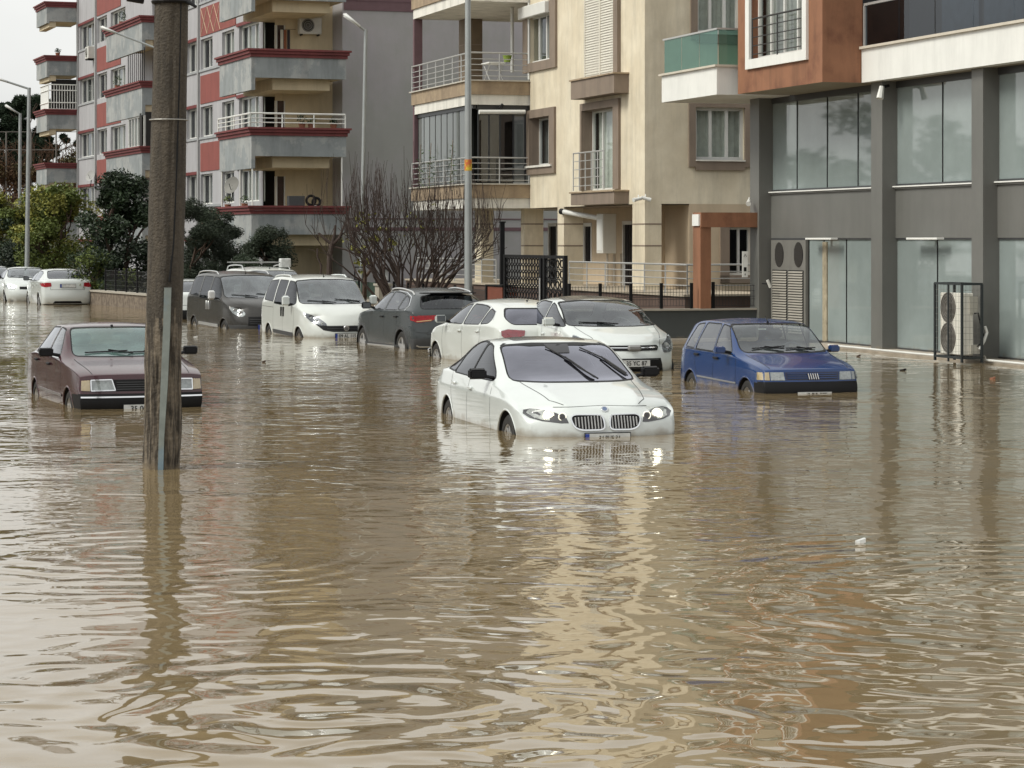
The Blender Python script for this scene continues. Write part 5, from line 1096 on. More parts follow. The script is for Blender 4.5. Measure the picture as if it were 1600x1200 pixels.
for v in (VL+.3, VL+.62, VL+.95, VL+1.35, VA-.1): mb.box(v-.02, v+.02, UL0+.12, UL0+.17, 3.85, 5.95)
be.part('glazing_frame', mb, mk('dark_frame', (.025, .027, .03), .4)); mb = MB(); mb.quad((VL+.3, UL0+.145, 3.85), (VA, UL0+.145, 3.85), (VA, UL0+.145, 5.95), (VL+.3, UL0+.145, 5.95)); be.part('side_glazing', mb, glass('dark_pane', (.3, .32, .32), 1.0))
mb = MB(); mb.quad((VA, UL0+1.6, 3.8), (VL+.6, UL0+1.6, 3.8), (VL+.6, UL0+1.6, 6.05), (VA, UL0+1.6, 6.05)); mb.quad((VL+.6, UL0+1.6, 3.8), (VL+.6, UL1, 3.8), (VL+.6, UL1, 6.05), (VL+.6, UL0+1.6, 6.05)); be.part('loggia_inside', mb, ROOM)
b = Bld('awning_roller', 'white rolled awning above the glazed balcony of the beige block', 'awning', S, VL+.3, UL0, 5.8); mb = MB(); mb.cyl((VL+.25, UL0-.10, 5.84), (VA-.18, UL0-.10, 5.86), .065, None, 12); b.part('roller', mb, WPVC, smooth=True); mb = MB(); mb.tube([(VL+.9, UL0-.1, 5.9), (VL+1.0, UL0-.04, 6.06)], .012, 5); mb.cyl((VL+.85, UL0-.08, 5.95), (VL+.95, UL0-.08, 6.08), .03); b.part('bracket', mb, BLK)
# ground floor: recessed wall with doors, pillars, terrace
VR = 23.6; mb = MB(); dh = [(S.U(857, VR), S.U(871, VR), .9, zA(864, 350, VR)), (S.U(912, VR), S.U(925, VR), zA(918, 411, VR), zA(918, 350, VR)), (S.U(973, VR), S.U(990, VR), .9, zA(980, 347, VR))]
WR_ = mk('warm_render', (.52, .42, .30), .8, var=.12, vs=1, streak=.15); wall(mb, 'A', VR, UA0+.5, UA1, 0, ZG, dh, .12); be.part('ground_floor_wall', mb, WR_); mb = MB(); wall(mb, 'B', 60.4, VA+.4, 25.5, 0, ZG, [], .1); be.part('porch_wall', mb, WR_); mb = MB()
wall(mb, 'B', UBB, S.VB(1077, UBB), 30, 0, ZG, [(S.VB(1139, UBB), S.VB(1175, UBB), S.zB(1150, 430, UBB), S.zB(1150, 355, UBB))], .2); be.part('side_wall', mb, WR_); mb = MB(); mb.quad((S.VB(1077, UBB), UBB, 0), (S.VB(1077, UBB), 60.4, 0), (S.VB(1077, UBB), 60.4, ZG), (S.VB(1077, UBB), UBB, ZG))
be.part('porch_wall', mb, mk('warm_render', (.52, .42, .30), .8, var=.12, vs=1, streak=.15))
for q, d in enumerate(dh):
    u0, u1 = min(d[:2]), max(d[:2]); mb = MB(); mb.box(VR-.02, VR+.10, u0, u0+.07, d[2], d[3]); mb.box(VR-.02, VR+.10, u1-.07, u1, d[2], d[3]); mb.box(VR-.02, VR+.10, u0, u1, d[3]-.07, d[3]+.03); o = be.part('door' if q != 1 else 'barred_window', mb, WPVC)
    mb = MB(); mb.box(VR+.05, VR+.09, u0+.07, u1-.07, d[2], d[3]-.07); be.part('door_leaf', mb, mk('dark_leaf', (.03, .022, .02), .3, var=.3), o)
    mb = MB()
    for k in range(7): mb.cyl((VR+.01, u0+(u1-u0)*(k+.5)/7, d[2]), (VR+.01, u0+(u1-u0)*(k+.5)/7, d[3]-.05), .012, None, 5)
    be.part('door_bars', mb, BLK, o)
h = (S.VB(1139, UBB), S.VB(1175, UBB), S.zB(1150, 430, UBB), S.zB(1150, 355, UBB)); window(be, 'B', UBB, h[0], h[1], h[2], h[3], .16, 2, curt=None)
mb = MB(); mb.box(h[0]-.25, h[0], UBB-.05, UBB+.0, h[2]-.2, h[3]); mb.box(h[0]-.25, h[1], UBB-.05, UBB, h[2]-.2, h[2]); be.part('window_surround', mb, BRN)
for hh in Hb:
    a0, a1, z0, z1 = hh; window(be, 'B', UBB, a0, a1, z0, z1, .12, 3, curt=CURTW, fw=.08)
    mb = MB(); e = .18; mb.box(a0-e, a0, UBB-.06, UBB+.02, z0-e, z1+e); mb.box(a1, a1+e, UBB-.06, UBB+.02, z0-e, z1+e); mb.box(a0, a1, UBB-.06, UBB+.02, z0-e-.08, z0); mb.box(a0, a1, UBB-.06, UBB+.02, z1, z1+e*.8); be.part('window_surround', mb, BRN)
    mb = MB(); mb.box(a0, a1, UBB-.09, UBB+.1, z0-.035, z0+.0); be.part('sill', mb, WHB)
def pillar(u0, u1, v0, v1, z0=.3, z1=ZG, par=None):
    mb = MB(); mb.box(v0, v1, u0, u1, z0, z1); p = be.part('pillar', mb, BEI); mb = MB()
    for y in (350, 384):
        z = zz(y, S.W(v0, u0).y); mb.box(v0-.004, v1+.004, u0-.004, u1+.004, z-.018, z+.018)
    be.part('groove', mb, BRN, p)
for xa, xb, xc in ((814, 819, 849), (871, 881, 911), (988, 1000, 1026)):
    u1, u0 = S.U(xa, VA), S.U(xb, VA); vv_ = S.VB(xc, u0); pillar(u0 if xa != 988 else UA0, u1, VA+.003, vv_)
u1, u0 = S.U(742, 21.2), S.U(752, 21.2); pillar(u0, u1, 21.2, S.VB(771, u0), 0, ZG)
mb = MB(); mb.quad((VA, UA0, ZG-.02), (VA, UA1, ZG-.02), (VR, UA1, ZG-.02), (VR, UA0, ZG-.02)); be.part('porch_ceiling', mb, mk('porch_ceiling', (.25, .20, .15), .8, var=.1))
VT = 21.0; UT0 = S.U(1070, VT)
mb = MB(); mb.box(VT, VR, UT0, 78, -.3, .90); te = be.part('terrace', mb, mk('brown_plinth', (.11, .07, .055), .8, var=.2, vs=2, streak=.2)); mb = MB(); mb.box(VT-.05, VR, UT0-.05, 78, .90, .95); be.part('terrace_slab', mb, mk('terrace_tile', (.42, .36, .28), .6, var=.15), te)
railing(be, [(VT+.1, S.U(884, VT), .95), (VT+.1, UT0+.1, .95), (VR-.6, UT0+.1, .95)], .68, (.2, .36, .52, .68), 1.5, STEEL, .018)
railing(be, [(VT+.1, 77, .95), (VT+.1, S.U(770, VT), .95)], .68, (.2, .36, .52, .68), 1.5, STEEL, .018)
# gas cabinets, awning arm, cameras
b = Bld('gas_cabinet', 'white gas meter cabinet hanging beside the ground floor door', 'cabinet', S, VA+.6, 61.5, 1.6)
u1, u0 = S.U(932, VA+.5), S.U(942, VA+.5); zb_, zt_ = zz(396, S.Y(937, VA+.5)), zz(334, S.Y(937, VA+.5)); v1 = S.VB(963, u0)
mb = MB(); mb.box(VA+.5, v1, u0, u1, zb_, zt_); b.part('cabinet_box', mb, mk('cabinet_white', (.58, .57, .52), .5, var=.08, streak=.1), bevel=.01); mb = MB(); mb.box(VA+.494, VA+.5, u0+.06, u1-.06, zb_+.08, zt_-.15); b.part('cabinet_door', mb, WPVC); mb = MB()
for q in (.1, .3, .5): mb.cyl((VA+.6+q, u0+.2, .9), (VA+.6+q, u0+.2, zb_), .03, None, 8)
b.part('pipe', mb, mk('pipe_metal', (.40, .36, .30), .5, metal=.3))
b = Bld('awning_roller', 'white rolled awning between the two ground floor pillars', 'awning', S, VA-.1, 62.3, 2.7); p0 = at(881, 331, S.Y(881, VA)); p1 = at(937, 341, S.Y(937, VA+.6))
def tofr(p, fr=S): return Vector((p.x*fr.c+p.y*fr.s, -p.x*fr.s+p.y*fr.c, p.z))
mb = MB(); mb.cyl(tofr(p0), tofr(p1), .07, None, 12); b.part('roller', mb, WPVC, smooth=True); mb = MB(); mb.cyl(tofr(p0)-Vector((.0, .0, .0)), tofr(p0)+(tofr(p0)-tofr(p1)).normalized()*.12, .085, None, 12); b.part('end_cap', mb, BLK)
def cctv(fr, p, dirs, label):
    q = tofr(p, fr); b = Bld('security_camera', label, 'camera', fr, q.x, q.y, q.z); mb = MB(); d = Vector(dirs).normalized(); mb.cyl(q-d*.10, q+d*.10, .045, None, 10); mb.cyl(q+d*.08, q+d*.15, .055, None, 10); b.part('camera_body', mb, WPVC, smooth=True); mb = MB(); mb.tube([q, q+Vector((.05, .1, .10))], .015, 6); b.part('bracket', mb, WPVC)
cctv(S, at(1008, 310, S.YB(1008, UBB-.15)), (1, -.3, -.3), 'right white camera at the corner pillar of the beige block'); cctv(S, at(997, 311, S.YB(997, UBB-.15)), (-1, -.3, -.2), 'left white camera at the corner pillar of the beige block'); cctv(S, at(1170, 316, 55), (-.5, -1, -.3), 'white camera above the orange gateway')
b = Bld('balcony_table', 'small white table with a lime pot on the open balcony', 'table', S, 21.3, 69, 6.76); mb = MB(); mb.box(21.0, 21.5, 68.8, 69.6, 7.30, 7.34); b.part('table_top', mb, WPVC); mb = MB()
for v in (21.05, 21.45): mb.tube([(v, 68.85, 6.77), (v, 69.5, 7.3)], .015, 5); mb.tube([(v, 69.5, 6.77), (v, 68.85, 7.3)], .015, 5)
b.part('leg', mb, STEEL)
b = Bld('flower_pot', 'lime green pot on the railing end of the open balcony', 'pot', S, 21.6, 68.9, 7.0); mb = MB(); mb.cyl((21.55, 68.8, 7.34), (21.55, 68.8, 7.52), .09, .13, 14); b.part('pot_body', mb, mk('lime', (.20, .28, .04), .5)); mb = MB(); mb.ring((21.55, 68.8, 7.52), (0, 0, 1), .13, .012, 16, 6); b.part('pot_rim', mb, mk('lime', (.3, .4, .05), .5))
leafmb = MB(); rr = random.Random(3)
for xx in (662, 678, 712): leafy(leafmb, (VL-.1, S.U(xx, VL), 4.3), (.1, .35, .7), 45, .05, rr)
b = Bld('climbing_plant', 'thin climbing plant on the lower balcony rail', 'plant', S, VL, 72, 3.3); b.part('foliage', leafmb, GREENS[0]); mb = MB()
for xx in (662, 678, 712): u_ = S.U(xx, VL); mb.tube([(VL-.1, u_, 3.2), (VL-.12, u_+.1, 4.0), (VL-.1, u_-.05, 5.1)], .012, 4)
b.part('stem', mb, BRN)

# ================================================================== grey shop building (right)
ACP = mk('grey_cladding', (.135, .135, .125), .45, var=.10, vs=.8, streak=.12, c2=(.15, .148, .138), cvs=.5, mud=(.14, .6)); ACPD = mk('dark_cladding', (.045, .047, .05), .4, var=.1, vs=1, mud=(.10, .5))
FROST = mk('frosted_shop_glass', (.235, .275, .27), .03, spec=1.0, var=.16, vs=.5, c2=(.27, .315, .31), cvs=.4, mud=(.16, .55)); ORG = mk('orange_render', (.275, .125, .066), .75, var=.18, vs=1.2, streak=.35, c2=(.19, .078, .042), cvs=1.1, cth=(.5, .66)); ORGD = ORG
OWH = mk('white_render', (.74, .74, .71), .65, var=.06, vs=2, streak=.12); SOFF = mk('soffit', (.30, .27, .21), .8, var=.1)
VG, VC = 21.95, 21.68
sh = Bld('shop_building', 'grey clad shop building with frosted panes and an orange upper storey', 'building', S, VG, 45, -.4)
UE1 = S.U(1180, VC); UEND = 30.0
zs = lambda x, y: S.zA(x, y, VG)
Z0, ZB0, ZB1, ZT1 = 0.05, 2.24, 3.20, 5.22
# body
mb = MB(); mb.box(VG+.6, VG+9, UEND, UE1-.06, -.4, 10); sh.part('core', mb, ACPD)
mb = MB(); mb.box(VG+.02, VG+.3, UEND, UE1-.05, ZB0, ZB1); mb.box(VG-.02, VG+.3, UEND, UE1-.05, ZB1-.0, ZB1+.035); sh.part('spandrel', mb, ACP)
mb = MB(); mb.box(VG-.05, VG+.05, UEND, UE1-.05, ZB1+.035, ZB1+.06); sh.part('ledge', mb, OWH)
colx = [(1172, 1186), (1361, 1378.5), (1518, 1536), (1745, 1765)]
for xa, xb in colx:
    u1, u0 = S.U(xa, VC), S.U(xb, VC); mb = MB(); mb.box(VC, VG+.3, u0, u1, -.4, 5.35); sh.part('column', mb, ACP)
# glazing per bay
bays = [(colx[0][1], colx[1][0], [1260.5, 1284, 1319], [1242, 1289, 1337]), (colx[1][1], colx[2][0], [1461], [1469]), (colx[2][1], colx[3][0], [1640], [1600, 1660]), (colx[3][1], 1850, [], [])]
for bi, (xa, xb, lo, up) in enumerate(bays):
    uN, uF = S.U(xb, VG), S.U(xa, VG)
    for (z0, z1, js, nm) in ((Z0, ZB0, lo, 'ground'), (ZB1+.06, ZT1, up, 'upper')):
        ed = [uF]+[S.U(j, VG) for j in js]+[uN]
        for q in range(len(ed)-1):
            if bi == 0 and z0 == Z0 and q == 0: continue
            mb = MB(); mb.box(VG+.06, VG+.08, ed[q+1]+.012, ed[q]-.012, z0+.04, z1-.03); pn = sh.part('glass_panel', mb, FROST)
            if q: mb = MB(); mb.box(VG+.045, VG+.10, ed[q]-.012, ed[q]+.012, z0+.04, z1-.03); sh.part('joint', mb, BLK, pn)
        mb = MB(); mb.box(VG+.03, VG+.12, uN, uF, z0, z0+.04); mb.box(VG+.03, VG+.12, uN, uF, z1-.03, z1+.12); mb.box(VG+.03, VG+.12, uN, uN+.05, z0, z1); mb.box(VG+.03, VG+.12, uF-.10, uF, z0, z1); sh.part('window_frame', mb, ACPD)
# stained joint strip
mb = MB(); mb.box(VG+.03, VG+.06, S.U(1289.5, VG), S.U(1283, VG), Z0+.02, ZB0-.08); sh.part('torn_strip', mb, mk('torn_tape', (.36, .31, .22), .8, var=.4, vs=6, streak=.4))
# louvred door with two oval vents
uF, uN = S.U(1206, VG), S.U(1260, VG); mb = MB(); mb.box(VG-.02, VG+.12, uN, uF, Z0, ZB0-.04); ld = sh.part('louvred_door', mb, mk('door_greige', (.17, .165, .15), .6, var=.12, streak=.2)); um = (uN+uF)/2; mb = MB(); nL = 24; zt = zs(1233, 422); zb = zs(1233, 520)
for k in range(nL):
    z = zb+(zt-zb)*k/nL
    for a, c in ((uN+.12, um-.05), (um+.05, uF-.12)): mb.quad((VG-.05, a, z), (VG-.05, c, z), (VG-.022, c, z+.05), (VG-.022, a, z+.05)); mb.quad((VG-.05, a, z), (VG-.05, c, z), (VG-.022, c, z-.004), (VG-.022, a, z-.004))
sh.part('louvre', mb, mk('louvre', (.30, .28, .24), .5, var=.15), ld)
mb = MB(); mb.box(VG-.03, VG-.02, uN+.10, um-.03, zb, zt); mb.box(VG-.03, VG-.02, um+.03, uF-.10, zb, zt); sh.part('louvre_back', mb, BLK, ld)
for x in (1219, 1249):
    mb = MB(); c = Vector((VG-.024, S.U(x, VG), zs(x, 398))); pts = [(c+Vector((0, .24*math.cos(t), .27*math.sin(t)))) for t in [2*math.pi*k/28 for k in range(28)]]; mb.poly(pts); sh.part('oval_vent', mb, BLK, ld); mb = MB()
    for k in range(-6, 7): h_ = .27*math.sqrt(max(0, 1-(k/7)**2)); mb.cyl(c+Vector((-.01, k*.034, -h_)), c+Vector((-.01, k*.034, h_)), .004, None, 4)
    sh.part('vent_grille', mb, mk('louvre2', (.12, .11, .10), .5), ld)
mb = MB(); mb.box(VG-.02, VG+.03, uN+.0, uF, ZB0-.04, ZB0); sh.part('door_head', mb, ACPD)
# pale plinth just over the water
mb = MB(); mb.box(VC-.10, VG+.05, UEND, S.U(1290, VG), -.4, .055); sh.part('plinth', mb, mk('pale_plinth', (.40, .35, .29), .8, var=.3, vs=3))
# soffit, orange volume, white slab balcony
ZSF = 5.32; VO, VWH = 20.66, 21.50; uO1 = S.U(1153, VO); uO0 = S.U(1285, VO); oh = (S.U(1174, VO), S.U(1257, VO), zz(86, S.Y(1215, VO)), 8.6)
mb = MB(); wall(mb, 'A', VO, uO0, uO1, ZSF, 10, [oh], .22); mb.quad((VO, uO0, ZSF), (VWH+.03, uO0, ZSF), (VWH+.03, uO0, 10), (VO, uO0, 10)); mb.quad((VO, uO1, ZSF), (VG+3, uO1, ZSF), (VG+3, uO1, 10), (VO, uO1, 10)); sh.part('orange_volume', mb, ORG)
mb = MB(); e = .20; a0, a1 = min(oh[:2]), max(oh[:2]); z0 = oh[2]
mb.box(VO-.06, VO+.02, a0-e, a0, z0-e, 10); mb.box(VO-.06, VO+.02, a1, a1+e, z0-e, 10); mb.box(VO-.06, VO+.02, a0, a1, z0-e, z0); sh.part('window_surround', mb, OWH)
window(sh, 'A', VO, a0, a1, z0, oh[3], .18, 4, curt=CURT); railing(sh, [(VO-.0, a0+.05, z0), (VO-.0, a1-.05, z0)], .85, (.1, .28, .46, .66, .85), 1.4, mk('dark_rail', (.06, .06, .06), .4, metal=.5), .016)
mb = MB(); mb.quad((VO, uO1+5, ZSF), (VG+1, uO1+5, ZSF), (VG+1, UEND, ZSF), (VO, UEND, ZSF)); 
mb = MB(); mb.quad((VO, uO0, ZSF+.002), (VO, uO1, ZSF+.002), (VG+1, uO1, ZSF+.002), (VG+1, uO0, ZSF+.002)); mb.quad((VWH, UEND, ZSF+.002), (VWH, uO0, ZSF+.002), (VG+1, uO0, ZSF+.002), (VG+1, UEND, ZSF+.002)); sh.part('soffit', mb, SOFF)
zW = ZSF+.66; mb = MB(); mb.box(VWH, VWH+.25, UEND, uO0-.02, ZSF-.0, zW); p = sh.part('white_parapet', mb, OWH); mb = MB(); mb.box(VWH-.06, VWH+.28, UEND, uO0-.03, zW, zW+.05); sh.part('coping', mb, mk('coping_stone', (.55, .50, .42), .6, var=.1), p)
GR = glass('smoked_balcony_glass', (.30, .36, .40), 1.0, fm=.7, f0=.02); k = 0; u = uO0-.10
while u > UEND:
    mb = MB(); mb.quad((VWH+.05, u, zW+.07), (VWH+.05, u-1.45, zW+.07), (VWH+.05, u-1.45, zW+.85), (VWH+.05, u, zW+.85)); sh.part('balustrade_glass', mb, GR); u -= 1.5
mb = MB(); mb.box(VWH+.03, VWH+.09, UEND, uO0-.05, zW+.86, zW+.91); mb.box(VWH+.02, VWH+.08, uO0-.1, uO0-.05, zW+.05, zW+.86); mb.cyl((VWH+.06, UEND, zW+1.02), (VWH+.06, uO0-.05, zW+1.02), .02, None, 8); sh.part('handrail', mb, STEEL)
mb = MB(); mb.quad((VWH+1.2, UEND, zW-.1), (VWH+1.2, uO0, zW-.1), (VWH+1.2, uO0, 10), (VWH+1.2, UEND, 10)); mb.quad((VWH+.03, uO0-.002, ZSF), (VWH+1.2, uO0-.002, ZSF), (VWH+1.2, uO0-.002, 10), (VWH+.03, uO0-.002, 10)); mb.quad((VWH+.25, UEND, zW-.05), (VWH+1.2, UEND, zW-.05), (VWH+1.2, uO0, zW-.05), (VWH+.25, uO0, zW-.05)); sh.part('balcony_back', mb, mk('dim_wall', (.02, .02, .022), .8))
mb = MB()
for q in range(8): u = uO0-1.5-q*1.7; mb.box(VWH+1.0, VWH+1.19, u-1.5, u, zW, 9)
sh.part('balcony_curtain', mb, mk('blue_grey_curtain', (.07, .085, .105), .8, var=.3, vs=5))
# far small balcony with green glass
vb0, vb1 = 20.28, 20.70; ub0, ub1 = S.U(1120, vb0), S.U(1034, vb0); zt = zz(104, S.Y(1120, vb0)); mb = MB(); mb.box(vb0, 22.4, ub0, ub1, ZSF, zt); p = sh.part('small_balcony', mb, OWH); mb = MB(); mb.box(vb0-.06, 22.4, ub0-.05, ub1+.06, zt, zt+.045); sh.part('coping', mb, mk('coping_stone', (.55, .50, .42)), p)
GG = glass('green_glass', (.28, .48, .42), 1.0, dif=.45, body=(.09, .21, .17), fm=.35, f0=.03); n_ = 3
for q in range(n_): a = ub0+.05+(ub1-ub0-.1)*q/n_; b_ = a+(ub1-ub0-.1)/n_-.02; mb = MB(); mb.quad((vb0+.04, a, zt+.05), (vb0+.04, b_, zt+.05), (vb0+.04, b_, zt+.80), (vb0+.04, a, zt+.80)); sh.part('balustrade_glass', mb, GG, p)
mb = MB(); mb.quad((vb0+.06, ub0+.04, zt+.05), (vb1+.3, ub0+.04, zt+.05), (vb1+.3, ub0+.04, zt+.80), (vb0+.06, ub0+.04, zt+.80)); sh.part('balustrade_glass', mb, GG, p)
mb = MB(); mb.box(vb0+.02, vb0+.07, ub0+.03, ub1, zt+.80, zt+.84); mb.box(vb0+.02, vb1+.3, ub0+.02, ub0+.07, zt+.80, zt+.84); sh.part('handrail', mb, STEEL, p)
# wall lamps under the band
for i, (xa, xb, lb) in enumerate(((1262, 1302, 'white strip lamp above the frosted door beside the louvres'), (1420, 1468, 'white strip lamp above the frosted pane behind the caged unit'))):
    u1, u0 = S.U(xa, VG-.2), S.U(xb, VG-.2); b = Bld('strip_lamp', lb, 'lamp', S, VG, u0, ZB0, 'strip lamps under the grey band'); mb = MB(); mb.box(VG-.26, VG-.10, u0, u1, ZB0-.035, ZB0+.005); b.part('lamp_housing', mb, OWH, bevel=.006); mb = MB(); mb.box(VG-.1, VG+.02, (u0+u1)/2-.04, (u0+u1)/2+.04, ZB0-.03, ZB0+.0); b.part('lamp_bracket', mb, ACPD)
q_ = tofr(at(1378, 143, S.Y(1378, VC-.1))); b = Bld('floodlight', 'small pale floodlight at the top of the second grey column', 'lamp', S, q_.x, q_.y, q_.z); mb = MB(); mb.tube([q_+Vector((0, 0, .1)), q_+Vector((-.06, -.03, -.14))], .05, 8, .075); b.part('lamp_head', mb, WPVC, smooth=True); mb = MB(); mb.cyl(q_+Vector((.0, 0, .08)), q_+Vector((.15, 0, .12)), .03); b.part('bracket', mb, BLK)
q_ = tofr(at(1194, 443, S.Y(1194, VC))); b = Bld('wall_bracket', 'pale metal stub on the dark end of the first grey column', 'bracket', S, q_.x, q_.y, q_.z); mb = MB(); mb.tube([q_+Vector((-.05, -.3, .08)), q_+Vector((.02, -.3, -.08))], .035, 8); b.part('stub', mb, WPVC); mb = MB(); mb.cyl(q_+Vector((0, -.3, 0)), q_+Vector((0, .1, 0)), .015); b.part('stub_arm', mb, BLK)
# caged twin-fan outdoor unit
VK = 20.95; u1, u0 = S.U(1461, VK), S.U(1503, VK); vk1 = S.VB(1534, u0); zt = zz(444, S.Y(1503, VK)); b = Bld('outdoor_unit_cage', 'black wire cage round the twin-fan outdoor unit by the shop glass', 'cage', S, VK, u0, 0)
mb = MB(); r_ = .02
for v in (VK, vk1):
    for u in (u0, u1): mb.box(v-r_, v+r_, u-r_, u+r_, .02, zt)
mb.box(VK-r_*.6, VK+r_*.6, (u0+u1)/2-r_*.9, (u0+u1)/2+r_*.9, .02, zt)
for z in (.10, zt): mb.box(VK-r_, VK+r_, u0, u1, z-r_, z+r_); mb.box(vk1-r_, vk1+r_, u0, u1, z-r_, z+r_); mb.box(VK, vk1, u0-r_, u0+r_, z-r_, z+r_); mb.box(VK, vk1, u1-r_, u1+r_, z-r_, z+r_)
b.part('cage_frame', mb, mk('cage_black', (.02, .025, .027), .5)); mb = MB()
n_ = 9
for k in range(1, n_): u = u0+(u1-u0)*k/n_; mb.cyl((VK, u, .1), (VK, u, zt), .0028, None, 4)
for k in range(1, 12): z = .1+(zt-.1)*k/12; mb.cyl((VK, u0, z), (VK, u1, z), .0028, None, 4); mb.cyl((VK, u0, z), (vk1, u0, z), .0028, None, 4)
for k in range(1, 5): v = VK+(vk1-VK)*k/5; mb.cyl((v, u0, .1), (v, u0, zt), .0028, None, 4)
b.part('wire_mesh', mb, mk('cage_wire', (.16, .155, .14), .5))
b = Bld('outdoor_unit', 'tall cream twin-fan outdoor unit inside the black cage', 'air conditioner', S, VK+.1, u0+.15, .1); va, vb_ = VK+.07, vk1-.10; ua, ub_ = u0+.12, u1-.06; z1 = zz(458, S.Y(1490, VK)); mb = MB(); mb.box(va, vb_, ua, ub_, .14, z1); b.part('casing', mb, mk('unit_cream', (.72, .70, .63), .5, var=.1, vs=3, streak=.15), bevel=.015)
for zc in (.14+(z1-.14)*.27, .14+(z1-.14)*.76):
    c = Vector((va-.004, (ua+ub_)/2+.10, zc)); mb = MB(); mb.cyl(c-Vector((.006, 0, 0)), c+Vector((.01, 0, 0)), .275, None, 32); fn = b.part('fan', mb, mk('fan_grey', (.10, .095, .085), .4, var=.3)); mb = MB()
    for rr_ in (.27, .22, .17, .12): mb.ring(c-Vector((.012, 0, 0)), (1, 0, 0), rr_, .005, 28, 4)
    mb.cyl(c-Vector((.02, 0, 0)), c, .05, None, 14); b.part('fan_guard', mb, mk('unit_guard', (.22, .2, .18), .4), fn)
mb = MB(); mb.box(va+.14, va+.30, ua-.03, ua-.001, z1-.36, z1-.06); mb.box(va+.14, va+.32, ua-.06, ua-.001, .17, .33); b.part('service_cover', mb, mk('unit_cream2', (.48, .46, .40), .5)); mb = MB(); mb.tube([(va+.22, ua-.03, z1-.36), (va+.28, ua-.06, .9), (va+.36, ua-.08, .55), (va+.40, ua-.08, .48), (va+.36, ua-.08, .38), (va+.26, ua-.06, .30)], .014, 6); b.part('cable', mb, BLK); mb = MB(); mb.tube([(va+.40, ua-.1, .66), (va+.44, ua-.1, .55), (va+.38, ua-.1, .40), (va+.30, ua-.08, .25)], .026, 8); b.part('drain_pipe', mb, WPVC, smooth=True)
# white pipe lying along the plinth
b = Bld('plastic_pipe', 'thin white plastic pipe lying along the shop plinth', 'pipe', S, VC-.2, 44, .05); mb = MB(); pts = [(VC-.22+.02*math.sin(k*1.3), S.U(1310, VC)-k*1.0, .055) for k in range(14)]; mb.tube(pts, .022, 8); b.part('pipe_run', mb, WPVC, smooth=True); mb = MB(); c = Vector((VC-.22, S.U(1555, VC), .075)); mb.ring(c, (1, 0, 0), .05, .016, 16, 6); mb.ring(c+Vector((0, .02, -.06)), (1, 0, 0), .045, .014, 16, 6); b.part('coupling', mb, mk('pipe_old', (.36, .33, .29), .6))
# ================================================================== garden walls, fences, gateway
UF = 50.85; DGW = mk('dark_grey_wall', (.055, .062, .062), .7, var=.12, vs=1, streak=.1, mud=(.14, .6)); CAP = mk('stone_cap', (.36, .33, .28), .7, var=.15, vs=4); STONE = mk('rubble_stone', (.20, .16, .12), .85, c2=(.11, .085, .065), cvs=5, cth=(.42, .58), var=.2, vs=12, bump=.5, bs=9)
vL = S.VB(885, UF); vR = VG
b = Bld('garden_wall', 'dark grey low wall between the gate and the shop building', 'wall', S, vL, UF, -.4); mb = MB(); mb.box(vL, vR, UF, UF+.2, -.4, .66); b.part('wall_body', mb, DGW); mb = MB(); mb.box(vL-.02, vR, UF-.04, UF+.24, .66, .70); b.part('coping', mb, CAP); mb = MB(); mb.box(vL, vR, UF-.30, UF, -.4, .05); b.part('kerb', mb, mk('pale_plinth', (.40, .35, .29)))
def wire_fence(label, p0, p1, z0, z1, n, group=None, fr=S):
    p0, p1 = Vector((*p0, 0)), Vector((*p1, 0)); b = Bld('wire_fence', label, 'fence', fr, p0.x, p0.y, z0, group); d = p1-p0; N = n
    for k in range(n+1): q = p0+d*k/n; mb = MB(); mb.box(q.x-.03, q.x+.03, q.y-.03, q.y+.03, z0, z1+.06); b.part('post', mb, BLK)
    mb = MB(); m = int(d.length/.07)
    for k in range(m+1): q = p0+d*k/m; mb.cyl((q.x, q.y, z0+.05), (q.x, q.y, z1), .0045, None, 4)
    for z in (z0+.06, z0+.2, (z0+z1)/2, z1-.14, z1-.02): mb.cyl((p0.x, p0.y, z), (p1.x, p1.y, z), .007, None, 4)
    b.part('wire_panel', mb, mk('fence_black', (.025, .025, .025), .5)); return b
wire_fence('black wire fence on the dark wall, left of the orange gateway', (vL+.1, UF+.1), (S.VB(1083, UF), UF+.1), .70, 1.20, 4); wire_fence('short black wire fence between orange gateway and shop', (S.VB(1117, UF), UF+.1), (vR-.15, UF+.1), .70, 1.22, 1)
vp0, vp1 = S.VB(1094, UF), S.VB(1121, UF); du = .55
b = Bld('gateway', 'orange rendered gateway with stained beam beside the grey shop column', 'gateway', S, vp0, UF, .7); mb = MB(); zt = zz(332, S.YB(1120, UF)); zbm = zz(355, S.YB(1120, UF)); mb.box(vp0, vp1-.16, UF-.02, UF+.42, .70, zbm); b.part('gate_post', mb, ORG); mb = MB(); mb.box(vp0, vR-.1, UF-.06, UF+.42, zbm, zt); b.part('gate_beam', mb, ORG); mb = MB(); mb.box(vp0-.04, vp0, UF, UF+.38, zbm+.03, zt-.04); b.part('gate_lamp', mb, OWH)
b = Bld('door_sign', 'narrow white sign with small marks beside the shop column', 'sign', S, vR-.2, UF, 1.3); x0, x1 = S.VB(1160, UF-.1), S.VB(1168.5, UF-.1); z0, z1 = zz(434, 54), zz(393, 54); mb = MB(); mb.box(x0, x1, UF-.1, UF-.08, z0, z1); b.part('board', mb, OWH); mb = MB(); xm = (x0+x1)/2
mb.tube([(xm-.03, UF-.105, z1-.12), (xm, UF-.105, z1-.06), (xm+.03, UF-.105, z1-.12)], .006, 4); mb.box(xm-.03, xm+.03, UF-.106, UF-.1, z0+.13, z0+.22); mb.box(xm-.008, xm+.008, UF-.106, UF-.1, z0+.04, z0+.08); b.part('marks', mb, BLK)
VF = 17.45
